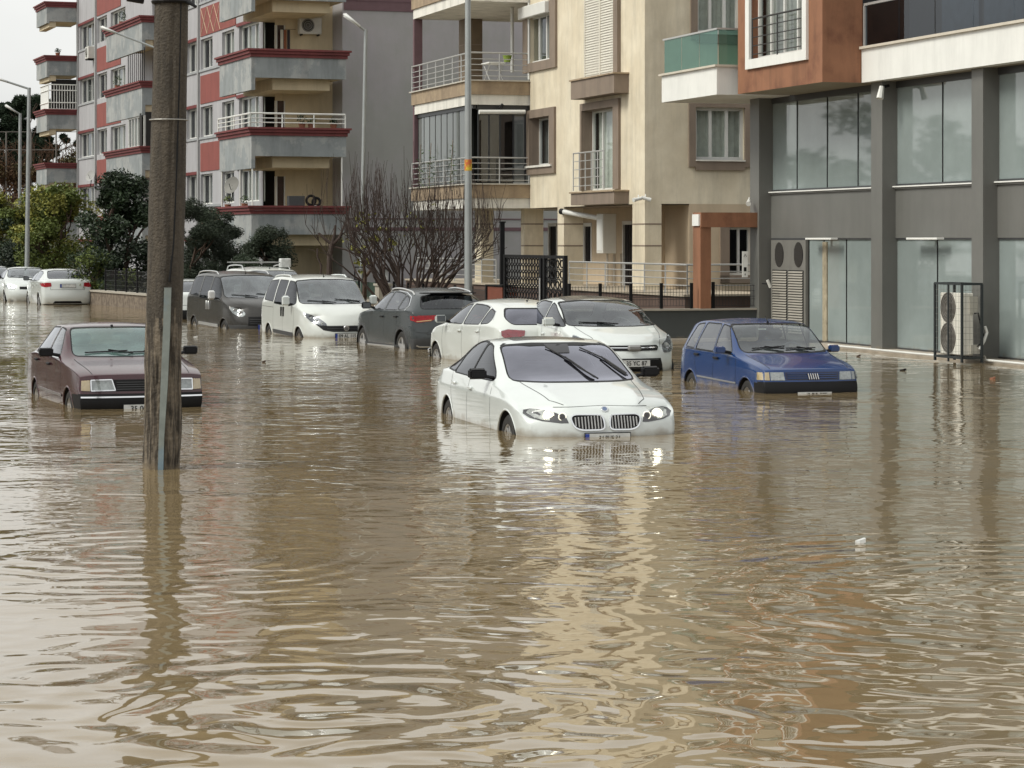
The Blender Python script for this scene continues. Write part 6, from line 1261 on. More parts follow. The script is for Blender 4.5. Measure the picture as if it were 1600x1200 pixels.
# gate
ua, ub_ = S.U(790, VF), S.U(883, VF); zt = 1.86; b = Bld('metal_gate', 'black double gate with a pattern of rings', 'gate', S, VF, ub_, .2); z0 = .30
mb = MB()
for u in (ua, ua*.38+ub_*.62, ua*.32+ub_*.68, ub_): mb.box(VF-.04, VF+.04, u-.06, u+.06, z0, zt)
mb.box(VF-.035, VF+.035, ub_, ua, zt-.07, zt); mb.box(VF-.035, VF+.035, ub_, ua, z0, z0+.10); b.part('gate_frame', mb, BLK)
def lattice(u0, u1, du_, style):
    mb = MB(); n = max(1, int(round((u1-u0)/du_))); m = int((zt-z0-.2)/(.145 if style else .21))
    hh_ = (zt-z0-.17)/m; du_ = (u1-u0)/n
    for i in range(n):
        for j in range(m):
            c = Vector((VF, u0+(i+.5)*du_, z0+.1+(j+.5)*hh_))
            if style: mb.ring(c, (1, 0, 0), .5, .016, 12, 4, squash=(du_*.96, hh_*.9))
            else:
                mb.ring(c, (1, 0, 0), .5, .018, 12, 4, squash=(du_*.7, hh_*.7)); mb.box(VF-.01, VF+.01, c.y-du_/2, c.y+du_/2, c.z-hh_/2-.012, c.z-hh_/2+.012)
                mb.tube([c+Vector((0, -du_/2, -hh_/2)), c+Vector((0, -du_*.24, -hh_*.24))], .013, 4); mb.tube([c+Vector((0, du_/2, hh_/2)), c+Vector((0, du_*.24, hh_*.24))], .013, 4)
    return mb
um = ua*.38+ub_*.62; b.part('gate_leaf', lattice(um+.06, ua-.06, .22, True), BLK, smooth=False); b.part('gate_leaf', lattice(ub_+.06, ua*.32+ub_*.68-.06, .30, False), BLK); mb = MB(); mb.cyl((VF-.07, um-.09, .7), (VF-.07, um-.09, 1.35), .018, None, 8); b.part('handle', mb, STEEL)
# brick pier, post, low street wall
ua2, ub2 = S.U(762, VF), S.U(789, VF); b = Bld('brick_pier', 'red brown pier with dark frame left of the gate', 'pier', S, VF, ub2, 0); mb = MB(); mb.box(VF-.05, VF+.3, ub2+.05, ua2-.15, 0, zz(448, S.Y(775, VF))); b.part('pier_body', mb, mk('red_brown', (.16, .045, .025), .6, var=.15)); mb = MB(); zp = zz(445, S.Y(775, VF)); mb.box(VF-.08, VF+.33, ub2, ua2-.05, zp-.03, zp); mb.box(VF-.08, VF+.0, ua2-.14, ua2-.05, 0, zp-.03); b.part('pier_frame', mb, BLK)
q_ = S.U(784, VF+.3); b = Bld('steel_post', 'tall plain black post standing behind the brown pier', 'post', S, VF+.3, q_, 0); mb = MB(); mb.box(VF+.26, VF+.36, q_-.05, q_+.05, 0, zz(348, S.Y(784, VF+.3))); b.part('post_shaft', mb, BLK); mb = MB(); mb.box(VF+.24, VF+.38, q_-.07, q_+.07, zz(348, S.Y(784, VF+.3)), zz(346, S.Y(784, VF+.3))); b.part('post_cap', mb, BLK)
uA, uB = S.U(763, VF), S.U(590, VF); b = Bld('street_wall', 'beige rendered low wall behind the bare bush', 'wall', S, VF, uA, 0); mb = MB(); mb.box(VF, VF+.22, uA, uB, -.4, .48); b.part('wall_body', mb, mk('dull_render', (.27, .24, .20), .85, var=.15, streak=.2)); mb = MB(); mb.box(VF-.04, VF+.26, uA, uB, .48, .53); b.part('coping', mb, CAP)
wire_fence('dark wire fence above the low beige wall behind the bush', (VF+.1, uA+.2), (VF+.1, S.U(610, VF)), .53, 1.0, 6)
uC, uD = S.U(592, VF), S.U(545, VF); b = Bld('green_fence', 'green mesh fence panel behind the white van', 'fence', S, VF, uC, .5); mb = MB(); mb.box(VF+.02, VF+.04, uC+.3, uD, .58, 1.0); b.part('mesh_panel', mb, mk('green_mesh', (.02, .045, .03), .7, var=.5, vs=30))
for u in (uC+.3, (uC+uD)/2, uD): mb = MB(); mb.cyl((VF, u, .4), (VF, u, 1.12), .03, None, 6); b.part('post', mb, BLK)
b = Bld('wall_pier', 'pale square pier at the end of the green fence', 'pier', S, VF, uC, 0); mb = MB(); mb.box(VF-.05, VF+.3, uC-.2, uC+.25, -.4, .92); b.part('pier_body', mb, CAP); mb = MB(); mb.box(VF-.09, VF+.34, uC-.24, uC+.29, .92, .98); b.part('pier_cap', mb, CAP)
b = Bld('street_wall', 'low rubble wall under the green fence', 'wall', S, VF, uC, 0); mb = MB(); mb.box(VF, VF+.25, uC+.25, S.U(440, VF), -.4, .45); b.part('wall_body', mb, STONE); mb = MB(); mb.box(VF-.04, VF+.29, uC+.25, S.U(440, VF), .45, .50); b.part('coping', mb, CAP)
# wall in front of the red block: rubble with pale cap
P = [(140, 85.5), (232, 78.5), (330, 76), (440, 76.5)]
for i in range(3):
    a, c = P[i], P[i+1]; p0 = Vector(((a[0]-HX)/F*a[1], a[1], 0)); p1 = Vector(((c[0]-HX)/F*c[1], c[1], 0)); d = (p1-p0); L_ = d.length
    lb = ('low rubble wall with pale cap right of the far white saloon', 'low rubble wall behind the concrete pole', 'low rubble wall behind the dark passenger van')[i]
    o = thing('garden_wall', lb, 'wall', p0, math.atan2(d.y, d.x)); mb = MB(); mb.box(0, L_, 0, .3, -.5, .44); mb.build('wall_body', STONE, o); mb = MB(); mb.box(-.02, L_, -.05, .35, .44, .50); mb.build('coping', CAP, o)
o = thing('garden_wall', 'rubble wall running left behind the far white cars', 'wall', ((140-HX)/F*85.5, 85.5, 0), math.atan2(55, -21)); mb = MB(); mb.box(0, 60, -.3, 0, -.5, .44); mb.build('wall_body', STONE, o); mb = MB(); mb.box(0, 60, -.35, .05, .44, .50); mb.build('coping', CAP, o)
b = wire_fence('dark railing on the rubble wall right of the far saloon', (Q.c*((165-HX)/F*84)+Q.s*84, -Q.s*((165-HX)/F*84)+Q.c*84), (Q.c*((232-HX)/F*79)+Q.s*79, -Q.s*((232-HX)/F*79)+Q.c*79), .5, 1.2, 4, None, Q)
# gardens: earth behind the walls
mb = MB()
def W2(x, Y, z): return ((x-HX)/F*Y, Y, z)
mb.poly([W2(140, 85.8, .35), W2(232, 78.8, .35), W2(330, 76.3, .35), W2(440, 76.8, .35), tuple(S.W(VF+.25, S.U(440, VF), .35)), tuple(S.W(VF+.25, S.U(790, VF), .35)), tuple(S.W(VF+.25, UF+.3, .35)), tuple(S.W(30, UF+.3, .35)), (60, 200, .35), (-36, 141, .35)]); struct(mb.build('garden_soil', mk('soil', (.05, .042, .028), .95, c2=(.035, .05, .02), cvs=1.2, var=.3, vs=3)))

# ================================================================== poles and street lamps
CON = mk('weathered_concrete', (.078, .064, .048), .9, c2=(.048, .040, .031), cvs=2.2, sc3=(6, 6, .5), cth=(.4, .62), var=.35, vs=22, bump=.9, bs=45)
CONB = mk('broken_concrete', (.17, .14, .105), .95, c2=(.042, .034, .026), cvs=2.4, sc3=(11, 11, .9), cth=(.42, .56), var=.4, vs=14, bump=1.0, bs=25, mud=(.12, .6))
pb = onwater(251, 731.5); pole = thing('utility_pole', 'weathered brown concrete pole with broken base standing in the water', 'utility pole', pb)
lean = Vector((.105/4.5, 0, 1)); mb = MB(); N = 40; rows = []; rr = random.Random(8)
for k in range(140):
    z = -.6+k*.05; r0 = .186-.0055*z
    if r0 < .135: r0 = .135
    ring_ = []
    for q in range(N):
        t = 2*math.pi*q/N; nn = noise.noise(Vector((math.cos(t)*2.2, math.sin(t)*2.2, z*.9)))*.008+noise.noise(Vector((math.cos(t)*9, math.sin(t)*9, z*3)))*.004
        low = max(0, min(1, (1.45-z)/.5)); nn += low*(-.010+.026*noise.noise(Vector((math.cos(t)*5, math.sin(t)*5, z*1.2+4)))+.012*noise.noise(Vector((math.cos(t)*14, math.sin(t)*14, z*4))))
        g = math.exp(-((t-4.98)/.075)**2)*.022*(1 if z > 1.55 else 0)     # chase for the cable
        rad = r0+nn-g; ring_.append((lean.x*z+math.cos(t)*rad, math.sin(t)*rad, z))
    rows.append(ring_)
base = len(mb.v)
for r_ in rows: mb.v += r_
for k in range(len(rows)-1):
    for q in range(N):
        mb.f.append((base+k*N+q, base+k*N+(q+1) % N, base+(k+1)*N+(q+1) % N, base+(k+1)*N+q)); mb.m.append(1 if (k*.05-.6) < 1.42+.07*math.sin(q*1.7)+.05*math.sin(q*4.1) else 0)
mb.build('pole_shaft', [CON, CONB], pole, smooth=True)
# galvanised strip let into the front, cable, band
def pp(x, y, dr=-.02):
    z = zz(y, 24.0); c = lean.x*z; X = (x-HX)/F*23.84-pb.x; r0 = .19-.0055*z; return Vector((X, -math.sqrt(max(.0004, r0*r0-(X-c)**2))+dr+.012, z))
mb = MB(); st_ = [(261, 449), (259, 520), (255.5, 600), (251.5, 680), (250, 731), (249.8, 760)]
for i in range(len(st_)-1):
    a, c = pp(*st_[i]), pp(*st_[i+1]); wd = .034 if i < 3 else .026
    for s_ in (1,): mb.v += [tuple(a+Vector((-wd, .0, 0))), tuple(a+Vector((wd, 0, 0))), tuple(c+Vector((wd if i < 2 else .026, 0, 0))), tuple(c+Vector((-(wd if i < 2 else .026), 0, 0))), tuple(a+Vector((-wd, .03, 0))), tuple(a+Vector((wd, .03, 0))), tuple(c+Vector((wd if i < 2 else .026, .03, 0))), tuple(c+Vector((-(wd if i < 2 else .026), .03, 0)))]
    j = len(mb.v)-8
    for f_ in ((0, 1, 2, 3), (0, 4, 5, 1), (1, 5, 6, 2), (0, 3, 7, 4)): mb.f.append(tuple(j+w_ for w_ in f_)); mb.m.append(0)
mb.build('metal_channel', mk('galvanised', (.21, .235, .22), .5, metal=.3, var=.3, vs=6, c2=(.16, .22, .26), cvs=1.1, cth=(.5, .6)), pole); mb = MB(); mb.tube([pp(281, -60, .0), pp(278, 100, .0), pp(274, 250, .0), pp(269, 380, .0), pp(263, 440, .0)], .011, 6); mb.build('cable', BLK, pole)
mb = MB(); zc_ = zz(187, 24); mb.ring((lean.x*zc_, 0, zc_), (0, 0, 1), .184, .006, 28, 5); mb.build('wire_band', mk('wire_grey', (.35, .34, .32), .5, metal=.5), pole); mb = MB(); zc_ = zz(2, 24); mb.ring((lean.x*zc_, 0, zc_), (0, 0, 1), .172, .025, 24, 6); mb.tube([(-.15, -.1, zc_), (-.30, -.16, zc_+.02)], .03, 6); mb.tube([(.25, -.1, zc_), (.36, -.14, zc_-.06)], .015, 6); mb.build('pole_clamp', BLK, pole)
GALV = mk('lamp_post_steel', (.34, .36, .36), .45, metal=.5, var=.15, vs=2)
def street_lamp(label, xb, Y, ytop, xtop, head, r0=.09, r1=.05, hasarm=True, ym=None, sticker=False):
    X = (xb-HX)/F*Y; o = thing('street_lamp', label, 'street lamp', (X, Y, -.4), 0, 'street lamps along the kerb'); zt_ = zz(ytop, Y)+.4; dx = (xtop-xb)/F*Y
    mb = MB(); mb.cyl((0, 0, 0), (dx, 0, zt_), r0, r1, 14); mb.cyl((0, 0, 0), (0, 0, 1.2), r0*1.25, None, 14); mb.build('lamp_post', GALV, o, smooth=True)
    if hasarm:
        hx, hy = head; hp = Vector(((hx-HX)/F*Y-X, -.2, zz(hy, Y)+.4)); p0 = Vector((dx, 0, zt_-.05)); mb = MB(); mb.tube([p0-Vector((0, 0, .2)), p0, p0+(hp-p0)*.9], r1*.62, 8); mb.build('lamp_arm', GALV, o, smooth=True)
        d = (hp-p0).normalized(); bm = bmesh.new(); bmesh.ops.create_cube(bm, size=1); bmesh.ops.scale(bm, vec=(.62, .24, .13), verts=bm.verts)
        for v in bm.verts:
            if v.co.x > 0: v.co.y *= .6; v.co.z *= .6
        bmesh.ops.bevel(bm, geom=bm.edges[:], offset=.04, segments=3, affect='EDGES'); me = bpy.data.meshes.new('lamp_head'); bm.to_mesh(me); bm.free(); me.materials.append(mk('lamp_head_white', (.62, .63, .62), .35)); me.polygons.foreach_set('use_smooth', [True]*len(me.polygons))
        h_ = bpy.data.objects.new('lamp_head', me); col.objects.link(h_); h_.parent = o; h_.location = hp; h_.rotation_euler = (0, math.atan2(d.z, -d.x)*1.0 if d.x < 0 else 0, 0)
    if sticker:
        z = zz(258, Y)+.4; mb = MB(); rr_ = r0+(r1-r0)*z/zt_+.004; mb.cyl((dx*z/zt_, 0, z-.13), (dx*z/zt_, 0, z+.13), rr_, None, 14); mb.build('sticker', mk('yellow_sticker', (.55, .42, .03), .6, c2=(.5, .12, .03), cvs=9, cth=(.5, .55)), o)
    return o
street_lamp('tall grey lamp post with a yellow sticker before the beige block', 732, 58, -90, 731, (700, -100), .100, .062, True, sticker=True)
street_lamp('lamp post before the grey end wall, small white head turned left', 563, 72, 46, 571.5, (551, 33), .07, .05)
street_lamp('tall lamp post at the far left with a long arm', 41.5, 99, 137, 45.5, (3, 125), .10, .07); street_lamp('shorter lamp post at the far left with a white round head', 30, 118, 177, 31.5, (18, 170), .09, .07); street_lamp('lamp whose post hides behind the concrete pole, its arm reaching left', 262, 86, 80, 262, (172, 48), .09, .06)
for x, y, lb in ((561, 427, 'small black lantern with white panel left of the bush'), (602, 430, 'small black lantern with white panel behind the bush')):
    Y = 71; p = at(x, y, Y); o = thing('garden_lantern', lb, 'lantern', (p.x, p.y, .4)); mb = MB(); h_ = p.z-.4
    for a in (-.12, .12):
        for c in (-.12, .12): mb.box(a-.012, a+.012, c-.012, c+.012, h_-.16, h_+.16)
    mb.box(-.14, .14, -.14, .14, h_+.16, h_+.19); mb.box(-.14, .14, -.14, .14, h_-.19, h_-.16); mb.cyl((0, 0, 0), (0, 0, h_-.19), .03); mb.build('lantern_frame', BLK, o); mb = MB(); mb.box(-.05, .07, -.05, .05, h_-.13, h_+.13); mb.build('lantern_glass', PLATEW, o)

# ================================================================== trees
BARK = mk('bark', (.065, .042, .03), .9, var=.35, vs=6, bump=.4, bs=20); BARKD = mk('bark_dark', (.050, .034, .028), .9, var=.3, vs=6)
def grow(mb, p, d, L_, r_, depth, rnd, spread=.5, up=.15, kids=(2, 3), shrink=.72, ends=None, sides=5, segs=3, minr=.006):
    pts = [p]; q = Vector(p); dd = Vector(d).normalized()
    for _ in range(segs):
        dd = (dd+Vector((rnd.gauss(0, .12), rnd.gauss(0, .12), rnd.gauss(0, .08)+up*.3))).normalized(); q = q+dd*L_/segs; pts.append(q.copy())
    r1 = max(minr, r_*.66); mb.tube(pts, r_, sides if r_ > .02 else 4, r1)
    if depth == 0:
        if ends is not None: ends.append(q.copy())
        return
    for k in range(rnd.randint(*kids)):
        a = dd.orthogonal().normalized(); a.rotate(Matrix.Rotation(rnd.uniform(0, 6.28), 3, dd)); nd = (dd+a*spread*rnd.uniform(.6, 1.3)+Vector((0, 0, up))).normalized()
        grow(mb, pts[-1] if k < 2 else pts[-2], nd, L_*shrink*rnd.uniform(.75, 1.2), r1*.9, depth-1, rnd, spread, up, kids, shrink, ends, sides, segs, minr)
def leaves(centers, n, size, rnd, rad, aspect=.45, up=0.0):
    V_ = []; F_ = []
    for _ in range(n):
        c, rd = centers[rnd.randrange(len(centers))]; d = Vector((rnd.gauss(0, 1), rnd.gauss(0, 1), rnd.gauss(0, 1))).normalized()*(rnd.random()**.45)*rd
        p = c+Vector((d.x, d.y, d.z*.8)); a = Vector((rnd.gauss(0, 1), rnd.gauss(0, 1), rnd.gauss(0, .7)+up)).normalized(); b_ = a.orthogonal().normalized(); b_.rotate(Matrix.Rotation(rnd.uniform(0, 6.28), 3, a)); s_ = size*rnd.uniform(.6, 1.35); i = len(V_)
        cp = a.cross(b_)*s_*.15
        V_ += [tuple(p-a*s_), tuple(p+b_*s_*aspect+cp), tuple(p+a*s_), tuple(p-b_*s_*aspect+cp)]; F_.append((i, i+1, i+2, i+3))
    return V_, F_
def tree(label, x, Y, ytop, ybase, wpx, mats, n, size, seed, trunk=.25, zb=.35, asp=.45, name='leafy_tree', cat='tree', squash=1.0, stems=1, lowcrown=0.15, clump=None):
    rnd = random.Random(seed); X = (x-HX)/F*Y; o = thing(name, label, cat, (X, Y, zb)); H_ = zz(ytop, Y)-zb; Wd = wpx/F*Y/2; ends = []; mb = MB()
    for s_ in range(stems):
        grow(mb, Vector((rnd.uniform(-.1, .1)*stems, rnd.uniform(-.1, .1), 0)), Vector((rnd.uniform(-.25, .25)*stems, rnd.uniform(-.2, .2), 1)), H_*.30, .035+H_*.018, 3, rnd, .75, .2, (2, 3), .78, ends)
    mb.build('trunk', BARK, o, smooth=True); cs = []; nb = clump or 26
    for k in range(nb):
        t = rnd.uniform(0, 6.28); e = rnd.random()**.6; z = H_*(lowcrown+(1-lowcrown)*rnd.random()); prof = math.sin(min(1, max(.08, (z/H_-lowcrown*.5)/(1-lowcrown*.5)))*math.pi*.93+.12)**.6; cs.append((Vector((math.cos(t)*Wd*.95*e*prof, math.sin(t)*Wd*.95*e*prof, min(z, H_*.9))), Wd*rnd.uniform(.26, .44)))
    for e_ in ends: cs.append((e_, Wd*.2))
    for mi, m_ in enumerate(mats):
        sub = [c for i, c in enumerate(cs) if i % len(mats) == mi] if len(mats) > 1 else cs; V_, F_ = leaves(sub, n//len(mats), size, rnd, 1, asp); me = bpy.data.meshes.new('foliage'); me.from_pydata(V_, [], F_); me.materials.append(m_); q = bpy.data.objects.new('foliage', me); col.objects.link(q); q.parent = o
    return o
LYG = mk('leaf_yellow_green', (.22, .22, .045), .55, spec=.3, var=.45, vs=1.5); LYG2 = mk('leaf_olive_green', (.10, .13, .028), .55, spec=.3, var=.4, vs=1.5); LDK = mk('leaf_deep', (.012, .024, .010), .5, spec=.4, var=.4, vs=2); LDK2 = mk('leaf_deep2', (.022, .040, .016), .5, spec=.4, var=.4, vs=2); LOL = mk('leaf_olive', (.042, .056, .036), .6, spec=.25, var=.35, vs=2); LOL2 = mk('leaf_olive2', (.026, .036, .022), .6, spec=.25, var=.35, vs=2)
LPN = mk('pine_needles', (.020, .034, .018), .7, spec=.2, var=.4, vs=.6)
tree('yellow green tree beside the tall far lamp post', 92, 103, 288, 440, 140, [LYG, LYG2, LYG2], 16000, .075, 2, asp=.5, stems=2, lowcrown=.05, clump=34)
tree('yellow green tree at the left edge behind the far cars', 12, 110, 300, 440, 130, [LYG, LYG2, LDK2], 15000, .08, 3, asp=.5, stems=2, lowcrown=.05, clump=32)
tree('dark evergreen tree left of the concrete pole', 182, 88, 266, 440, 135, [LDK, LDK2], 20000, .085, 4, asp=.42, stems=2, lowcrown=.04, clump=36)
tree('dark low shrub under the yellow green trees', 34, 107, 385, 440, 140, [LDK], 12000, .07, 6, asp=.4, lowcrown=.02, name='shrub', cat='shrub')
tree('dark shrub behind the stone wall right of the far saloon', 150, 85.8, 395, 440, 110, [LDK2, LYG2], 8000, .055, 16, asp=.4, lowcrown=.02, name='shrub', cat='shrub')
tree('grey green olive tree right of the concrete pole', 300, 80, 312, 440, 125, [LOL, LOL2], 20000, .06, 7, asp=.2, lowcrown=.05, clump=34)
tree('tall olive tree between the pole and the street wall of the red block', 330, 85, 322, 440, 90, [LOL2, LDK2], 14000, .06, 27, asp=.25, lowcrown=.1)
tree('second olive tree under the lowest corner balcony', 352, 81, 352, 440, 90, [LOL, LOL2], 13000, .055, 8, asp=.2, lowcrown=.05)
tree('rounded grey green shrub left of the cream end wall', 430, 79, 354, 440, 100, [LOL2, LOL], 15000, .055, 9, asp=.25, lowcrown=.02, name='shrub', cat='shrub')
tree('low shrub between the olive tree and the rounded shrub', 385, 78, 400, 440, 80, [LDK2], 7000, .05, 19, asp=.35, lowcrown=.02, name='shrub', cat='shrub')
tree('thin sapling with a few yellow leaves left of the bare bush', 567, 69, 318, 440, 34, [LYG], 260, .07, 10, asp=.55, lowcrown=.3, name='sapling', clump=10)
# pollarded bare tree
def bare(label, x, Y, zb, fn, name='bare_tree', cat='tree', mat=None):
    X = (x-HX)/F*Y; o = thing(name, label, cat, (X, Y, zb)); mb = MB(); fn(mb, X, Y, zb); mb.build('branches', mat or BARKD, o, smooth=True); return o
def pollard(mb, X, Y, zb):
    q = lambda x, y, dy=0: Vector(((x-HX)/F*Y-X, dy, zz(y, Y)-zb))
    mb.tube([q(514, 440), q(515, 400), q(519, 380)], .085, 8, .07); mb.tube([q(519, 382), q(508, 374), q(498, 364)], .05, 7, .035); mb.tube([q(519, 382), q(530, 372), q(540, 347)], .055, 7, .03); mb.tube([q(519, 380), q(523, 365), q(524, 352)], .05, 7, .035); mb.tube([q(517, 384), q(540, 390), q(568, 404), q(592, 414)], .03, 6, .015); mb.tube([q(524, 377), q(534, 367), q(545, 358)], .03, 6, .02)
    mb.tube([q(500, 440), q(502, 415), q(496, 402), q(496, 388)], .035, 6, .025)
bare('pollarded bare tree with cut limbs behind the white van', 514, 74, .35, pollard)
def bush(mb, X, Y, zb):
    rnd = random.Random(21)
    for k in range(24):
        a = -1+2*k/23+rnd.uniform(-.1, .1); p = Vector((a*.5, rnd.uniform(-.3, .3), 0)); tips = []
        grow(mb, p, Vector((a*.55, rnd.uniform(-.4, .4), 1.0)), 1.08, .045, 3, rnd, .45, .10, (2, 3), .74, tips, 5, 3, .009)
        for t in tips:
            if rnd.random() < .8:
                for _ in range(2):
                    L_ = rnd.uniform(.35, 1.25)*(1.1 if t.z > 1.5 else .7); e = t+Vector((rnd.gauss(0, .10), rnd.gauss(0, .12), L_)); mb.tube([t, (t+e)/2+Vector((rnd.gauss(0, .03), rnd.gauss(0, .03), 0)), e], .009, 4, .005)
bare('large leafless bush with upright dark shoots before the beige block', 638, 64, .3, bush, 'bare_bush', 'bush')
b_ = [o for o in col.objects if o.name.startswith('bare_bush')][0]; V_, F_ = leaves([(Vector((-1.3, 0, 2.0)), .5), (Vector((.3, 0, 2.3)), .8), (Vector((-.4, 0, 2.6)), .5)], 60, .05, random.Random(4), 1, .5); me = bpy.data.meshes.new('last_leaves'); me.from_pydata(V_, [], F_); me.materials.append(LYG); q = bpy.data.objects.new('last_leaves', me); col.objects.link(q); q.parent = b_
# hillside with pines and a fence smothered in bare creeper, far left
mb = MB(); mb.poly([(-90, 150, -1), (-26, 150, -1), (-22, 172, 4), (-22, 230, 6), (-120, 230, 6), (-110, 172, 4)]); struct(mb.build('hillside', mk('soil', (.05, .04, .03))))
Yh = 160; o = thing('creeper_fence', 'high wire fence smothered in brown leafless creeper at the far left', 'fence', ((0-HX)/F*Yh, Yh, 2)); rnd = random.Random(9); z0, z1 = zz(320, Yh)-2, zz(206, Yh)-2; mb = MB()
for k in range(9): mb.cyl((-6+k*1.6, 0, -2), (-6+k*1.6, 0, z1), .05, None, 5)
for z in (z1, z1-1.15, z0+.5): mb.cyl((-6, 0, z), (7, 0, z), .03, None, 4)
mb.build('wire_frame', mk('grey_wire', (.12, .11, .10), .7), o); mb = MB()
for k in range(1500):
    x = rnd.uniform(-6, 7); z = rnd.uniform(z0-2, z1-1.0); p = Vector((x, rnd.uniform(.1, .5), z)); L_ = rnd.uniform(.5, 1.6)*(1 if z < z1-1.6 else .5); mb.tube([p, p+Vector((rnd.gauss(0, .2), 0, L_*.5)), p+Vector((rnd.gauss(0, .35), 0, L_))], .022, 3, .008)
mb.build('creeper', mk('brown_creeper', (.10, .052, .028), .9, var=.4, vs=2), o); V_, F_ = leaves([(Vector((rnd.uniform(-6, 7), .3, rnd.uniform(z0-2, z1-1.6))), .9) for _ in range(60)], 22000, .12, rnd, 1, .5); me = bpy.data.meshes.new('dead_leaves'); me.from_pydata(V_, [], F_); me.materials.append(mk('rust_leaves', (.115, .055, .025), .9, c2=(.06, .055, .02), cvs=.5, var=.4, vs=1)); q = bpy.data.objects.new('dead_leaves', me); col.objects.link(q); q.parent = o
tree('far pine rising behind the creeper fence, nearest the block', 40, 178, 140, 260, 60, [LPN], 14000, .17, 12, zb=5, asp=.3, lowcrown=.2, name='pine_tree'); tree('far pine behind the creeper fence at the left edge', 6, 182, 158, 260, 60, [LPN], 14000, .17, 13, zb=5, asp=.3, lowcrown=.2, name='pine_tree'); tree('third far pine between the other two', 24, 186, 150, 260, 56, [LPN], 14000, .17, 14, zb=5, asp=.3, lowcrown=.2, name='pine_tree'); tree('far pine half hidden by the end balconies', 66, 180, 146, 260, 56, [LPN], 14000, .17, 15, zb=5, asp=.3, lowcrown=.2, name='pine_tree')
# floating litter
for x, y, c, lb in ((1345, 848, PLATEW, 'white scrap of litter floating on the open water'), (1411, 579, BLK, 'dark scrap floating before the shop glass'), (306, 527, PLATEW, 'white scrap floating by the dark van'), (1341, 557, BARK, 'brown leaf stuck by the shop plinth beside the blue hatchback'), (1552, 592, TERRA, 'small reddish scrap floating near the pipe coupling'), (412, 566, BARK, 'brown leaf floating before the white van')):
    p = onwater(x, y); mb = MB(); rr = random.Random(int(x)); pts = [(math.cos(t)*.05*rr.uniform(.6, 1.3), math.sin(t)*.04*rr.uniform(.6, 1.3)) for t in [k*.9 for k in range(7)]]; mb.prism(pts, lambda a, b_, d: (a, b_, d+.01*math.sin(a*40)), -.005, .025); o = mb.build('litter', c); o.location = p; tag(o, lb, 'litter')

# trees along the far side of the street, outside the picture on the left: the panes mirror them
rnd = random.Random(31); V_ = []; F_ = []; cs = []
for k in range(46):
    u = 25+k*3.4+rnd.uniform(-1, 1); h = rnd.uniform(6, 9.5); v = -17+rnd.uniform(-2, 2)
    for _ in range(7):
        q = S.W(v+rnd.uniform(-1.6, 1.6), u+rnd.uniform(-1.8, 1.8), rnd.uniform(1.2, h)); cs.append((q, 1.5))
V_, F_ = leaves(cs, 26000, .34, rnd, 1, .5); me = bpy.data.meshes.new('roadside_wood'); me.from_pydata(V_, [], F_); me.materials.append(LDK2); q = bpy.data.objects.new('roadside_wood', me); col.objects.link(q); q['kind'] = 'stuff'
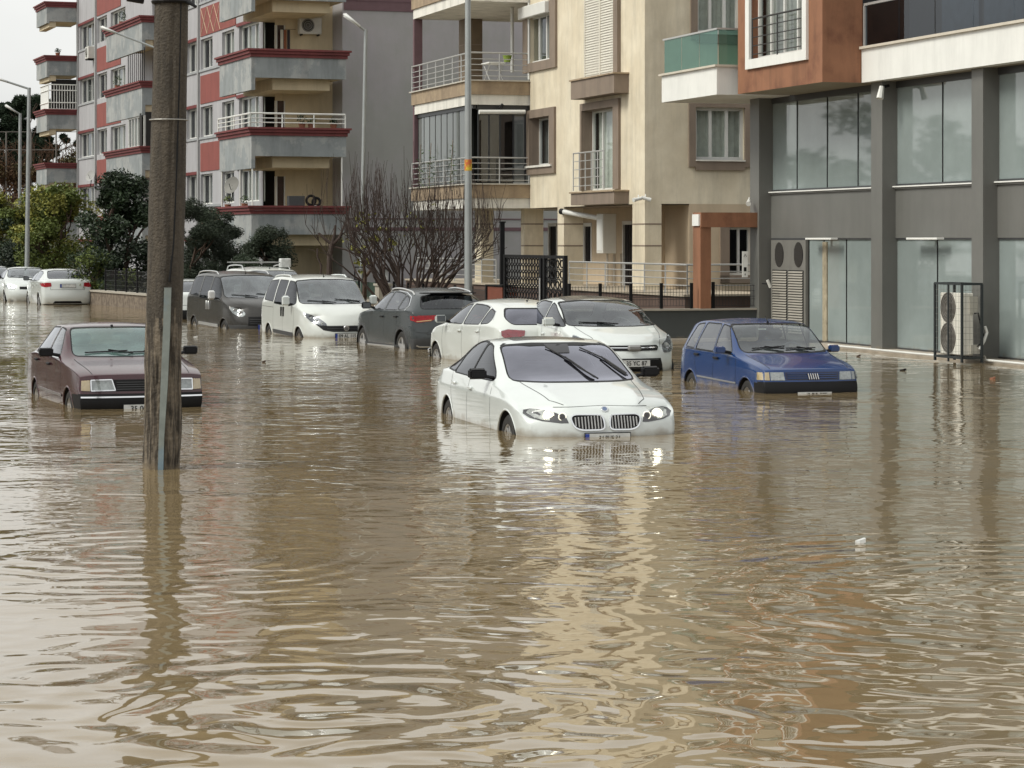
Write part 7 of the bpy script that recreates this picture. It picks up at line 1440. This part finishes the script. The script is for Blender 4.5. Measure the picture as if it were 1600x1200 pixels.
# ------------------------------------------------------------------ flood water and the ground under it
def water_mat():
    m = bpy.data.materials.new('muddy_water'); m.use_nodes = True; n = m.node_tree; b = n.nodes['Principled BSDF']; l = n.links
    b.inputs['Roughness'].default_value = 0.035; b.inputs['IOR'].default_value = 1.42; b.inputs['Specular IOR Level'].default_value = 0.72
    g = n.nodes.new('ShaderNodeNewGeometry')
    def noise(scale, detail, sx, sy, rough=0.5, rot=0.0, dist=0.0):
        mp = n.nodes.new('ShaderNodeMapping'); mp.inputs['Scale'].default_value = (sx, sy, 1); mp.inputs['Rotation'].default_value = (0, 0, rot); l.new(g.outputs['Position'], mp.inputs[0])
        a = n.nodes.new('ShaderNodeTexNoise'); a.inputs['Scale'].default_value = scale; a.inputs['Detail'].default_value = detail; a.inputs['Roughness'].default_value = rough; a.inputs['Distortion'].default_value = dist
        l.new(mp.outputs[0], a.inputs['Vector']); return a.outputs['Fac']
    def math_(op, a, bb):
        q = n.nodes.new('ShaderNodeMath'); q.operation = op
        for i, v in enumerate((a, bb)):
            if isinstance(v, (int, float)): q.inputs[i].default_value = v
            else: l.new(v, q.inputs[i])
        return q.outputs[0]
    sp = n.nodes.new('ShaderNodeSeparateXYZ'); l.new(g.outputs['Position'], sp.inputs[0])
    near = n.nodes.new('ShaderNodeMapRange'); near.interpolation_type = 'SMOOTHSTEP'; near.inputs[1].default_value = 10; near.inputs[2].default_value = 19; near.inputs[3].default_value = 1; near.inputs[4].default_value = 0; l.new(sp.outputs[1], near.inputs[0])
    def ramp(at_far, at_near):
        q = math_('MULTIPLY_ADD', near.outputs[0], at_near-at_far); q.node.inputs[2].default_value = at_far; return q
    h = math_('ADD', math_('MULTIPLY', noise(.7, 1, 1, 1.2, .4, .2, .5), .026), math_('MULTIPLY', noise(2.0, 0, 1, 1.1, .4, -.25, 1.4), ramp(.0085, .0245)))
    h = math_('ADD', h, math_('MULTIPLY', noise(4.6, 1, 1, 1.2, .4, .7, .8), ramp(.0042, .0022)))
    # a train of rings spreading near the bottom of the picture
    def rings(cx, cy, rad, amp_, sc_):
        mp = n.nodes.new('ShaderNodeMapping'); mp.inputs['Location'].default_value = (-cx, -cy, 0); l.new(g.outputs['Position'], mp.inputs[0])
        wv = n.nodes.new('ShaderNodeTexWave'); wv.wave_type = 'RINGS'; wv.rings_direction = 'Z'; wv.inputs['Scale'].default_value = sc_; wv.inputs['Distortion'].default_value = 3.0; wv.inputs['Detail'].default_value = 1; wv.inputs['Detail Scale'].default_value = .8; l.new(mp.outputs[0], wv.inputs['Vector'])
        ln = n.nodes.new('ShaderNodeVectorMath'); ln.operation = 'LENGTH'; l.new(mp.outputs[0], ln.inputs[0])
        fo = n.nodes.new('ShaderNodeMapRange'); fo.interpolation_type = 'SMOOTHSTEP'; fo.inputs[1].default_value = rad*.3; fo.inputs[2].default_value = rad; fo.inputs[3].default_value = amp_; fo.inputs[4].default_value = 0; l.new(ln.outputs['Value'], fo.inputs[0])
        return math_('MULTIPLY', wv.outputs['Fac'], fo.outputs[0])
    h = math_('ADD', h, rings(-.9, 11.6, 3.2, .010, .75)); h = math_('ADD', h, rings(3.4, 15.5, 4.5, .007, .9)); h = math_('ADD', h, rings(-2.6, 17.5, 4.0, .004, 1.0))
    # calm and lively patches
    amp = n.nodes.new('ShaderNodeMapRange'); amp.inputs[1].default_value = .35; amp.inputs[2].default_value = .65; amp.inputs[3].default_value = .4; amp.inputs[4].default_value = 1.3; l.new(noise(.16, 2, 1, 1), amp.inputs[0])
    h = math_('MULTIPLY', h, amp.outputs[0])
    bp = n.nodes.new('ShaderNodeBump'); bp.inputs['Strength'].default_value = WSTR; bp.inputs['Distance'].default_value = 1.0; l.new(h, bp.inputs['Height']); l.new(bp.outputs[0], b.inputs['Normal'])
    x = n.nodes.new('ShaderNodeMixRGB'); x.inputs[1].default_value = (.172, .124, .062, 1); x.inputs[2].default_value = (.215, .162, .090, 1); l.new(noise(.35, 4, 1, 1), x.inputs[0]); l.new(x.outputs[0], b.inputs['Base Color'])
    return m
WSTR = 1.0
mb = MB(); mb.quad((-260, -60, 0), (260, -60, 0), (260, 400, 0), (-260, 400, 0)); struct(mb.build('flood_water', water_mat()))
mb = MB(); mb.quad((-600, -200, -.6), (600, -200, -.6), (600, 900, -.6), (-600, 900, -.6)); struct(mb.build('ground', mk('ground', (.06, .055, .045), .9)))
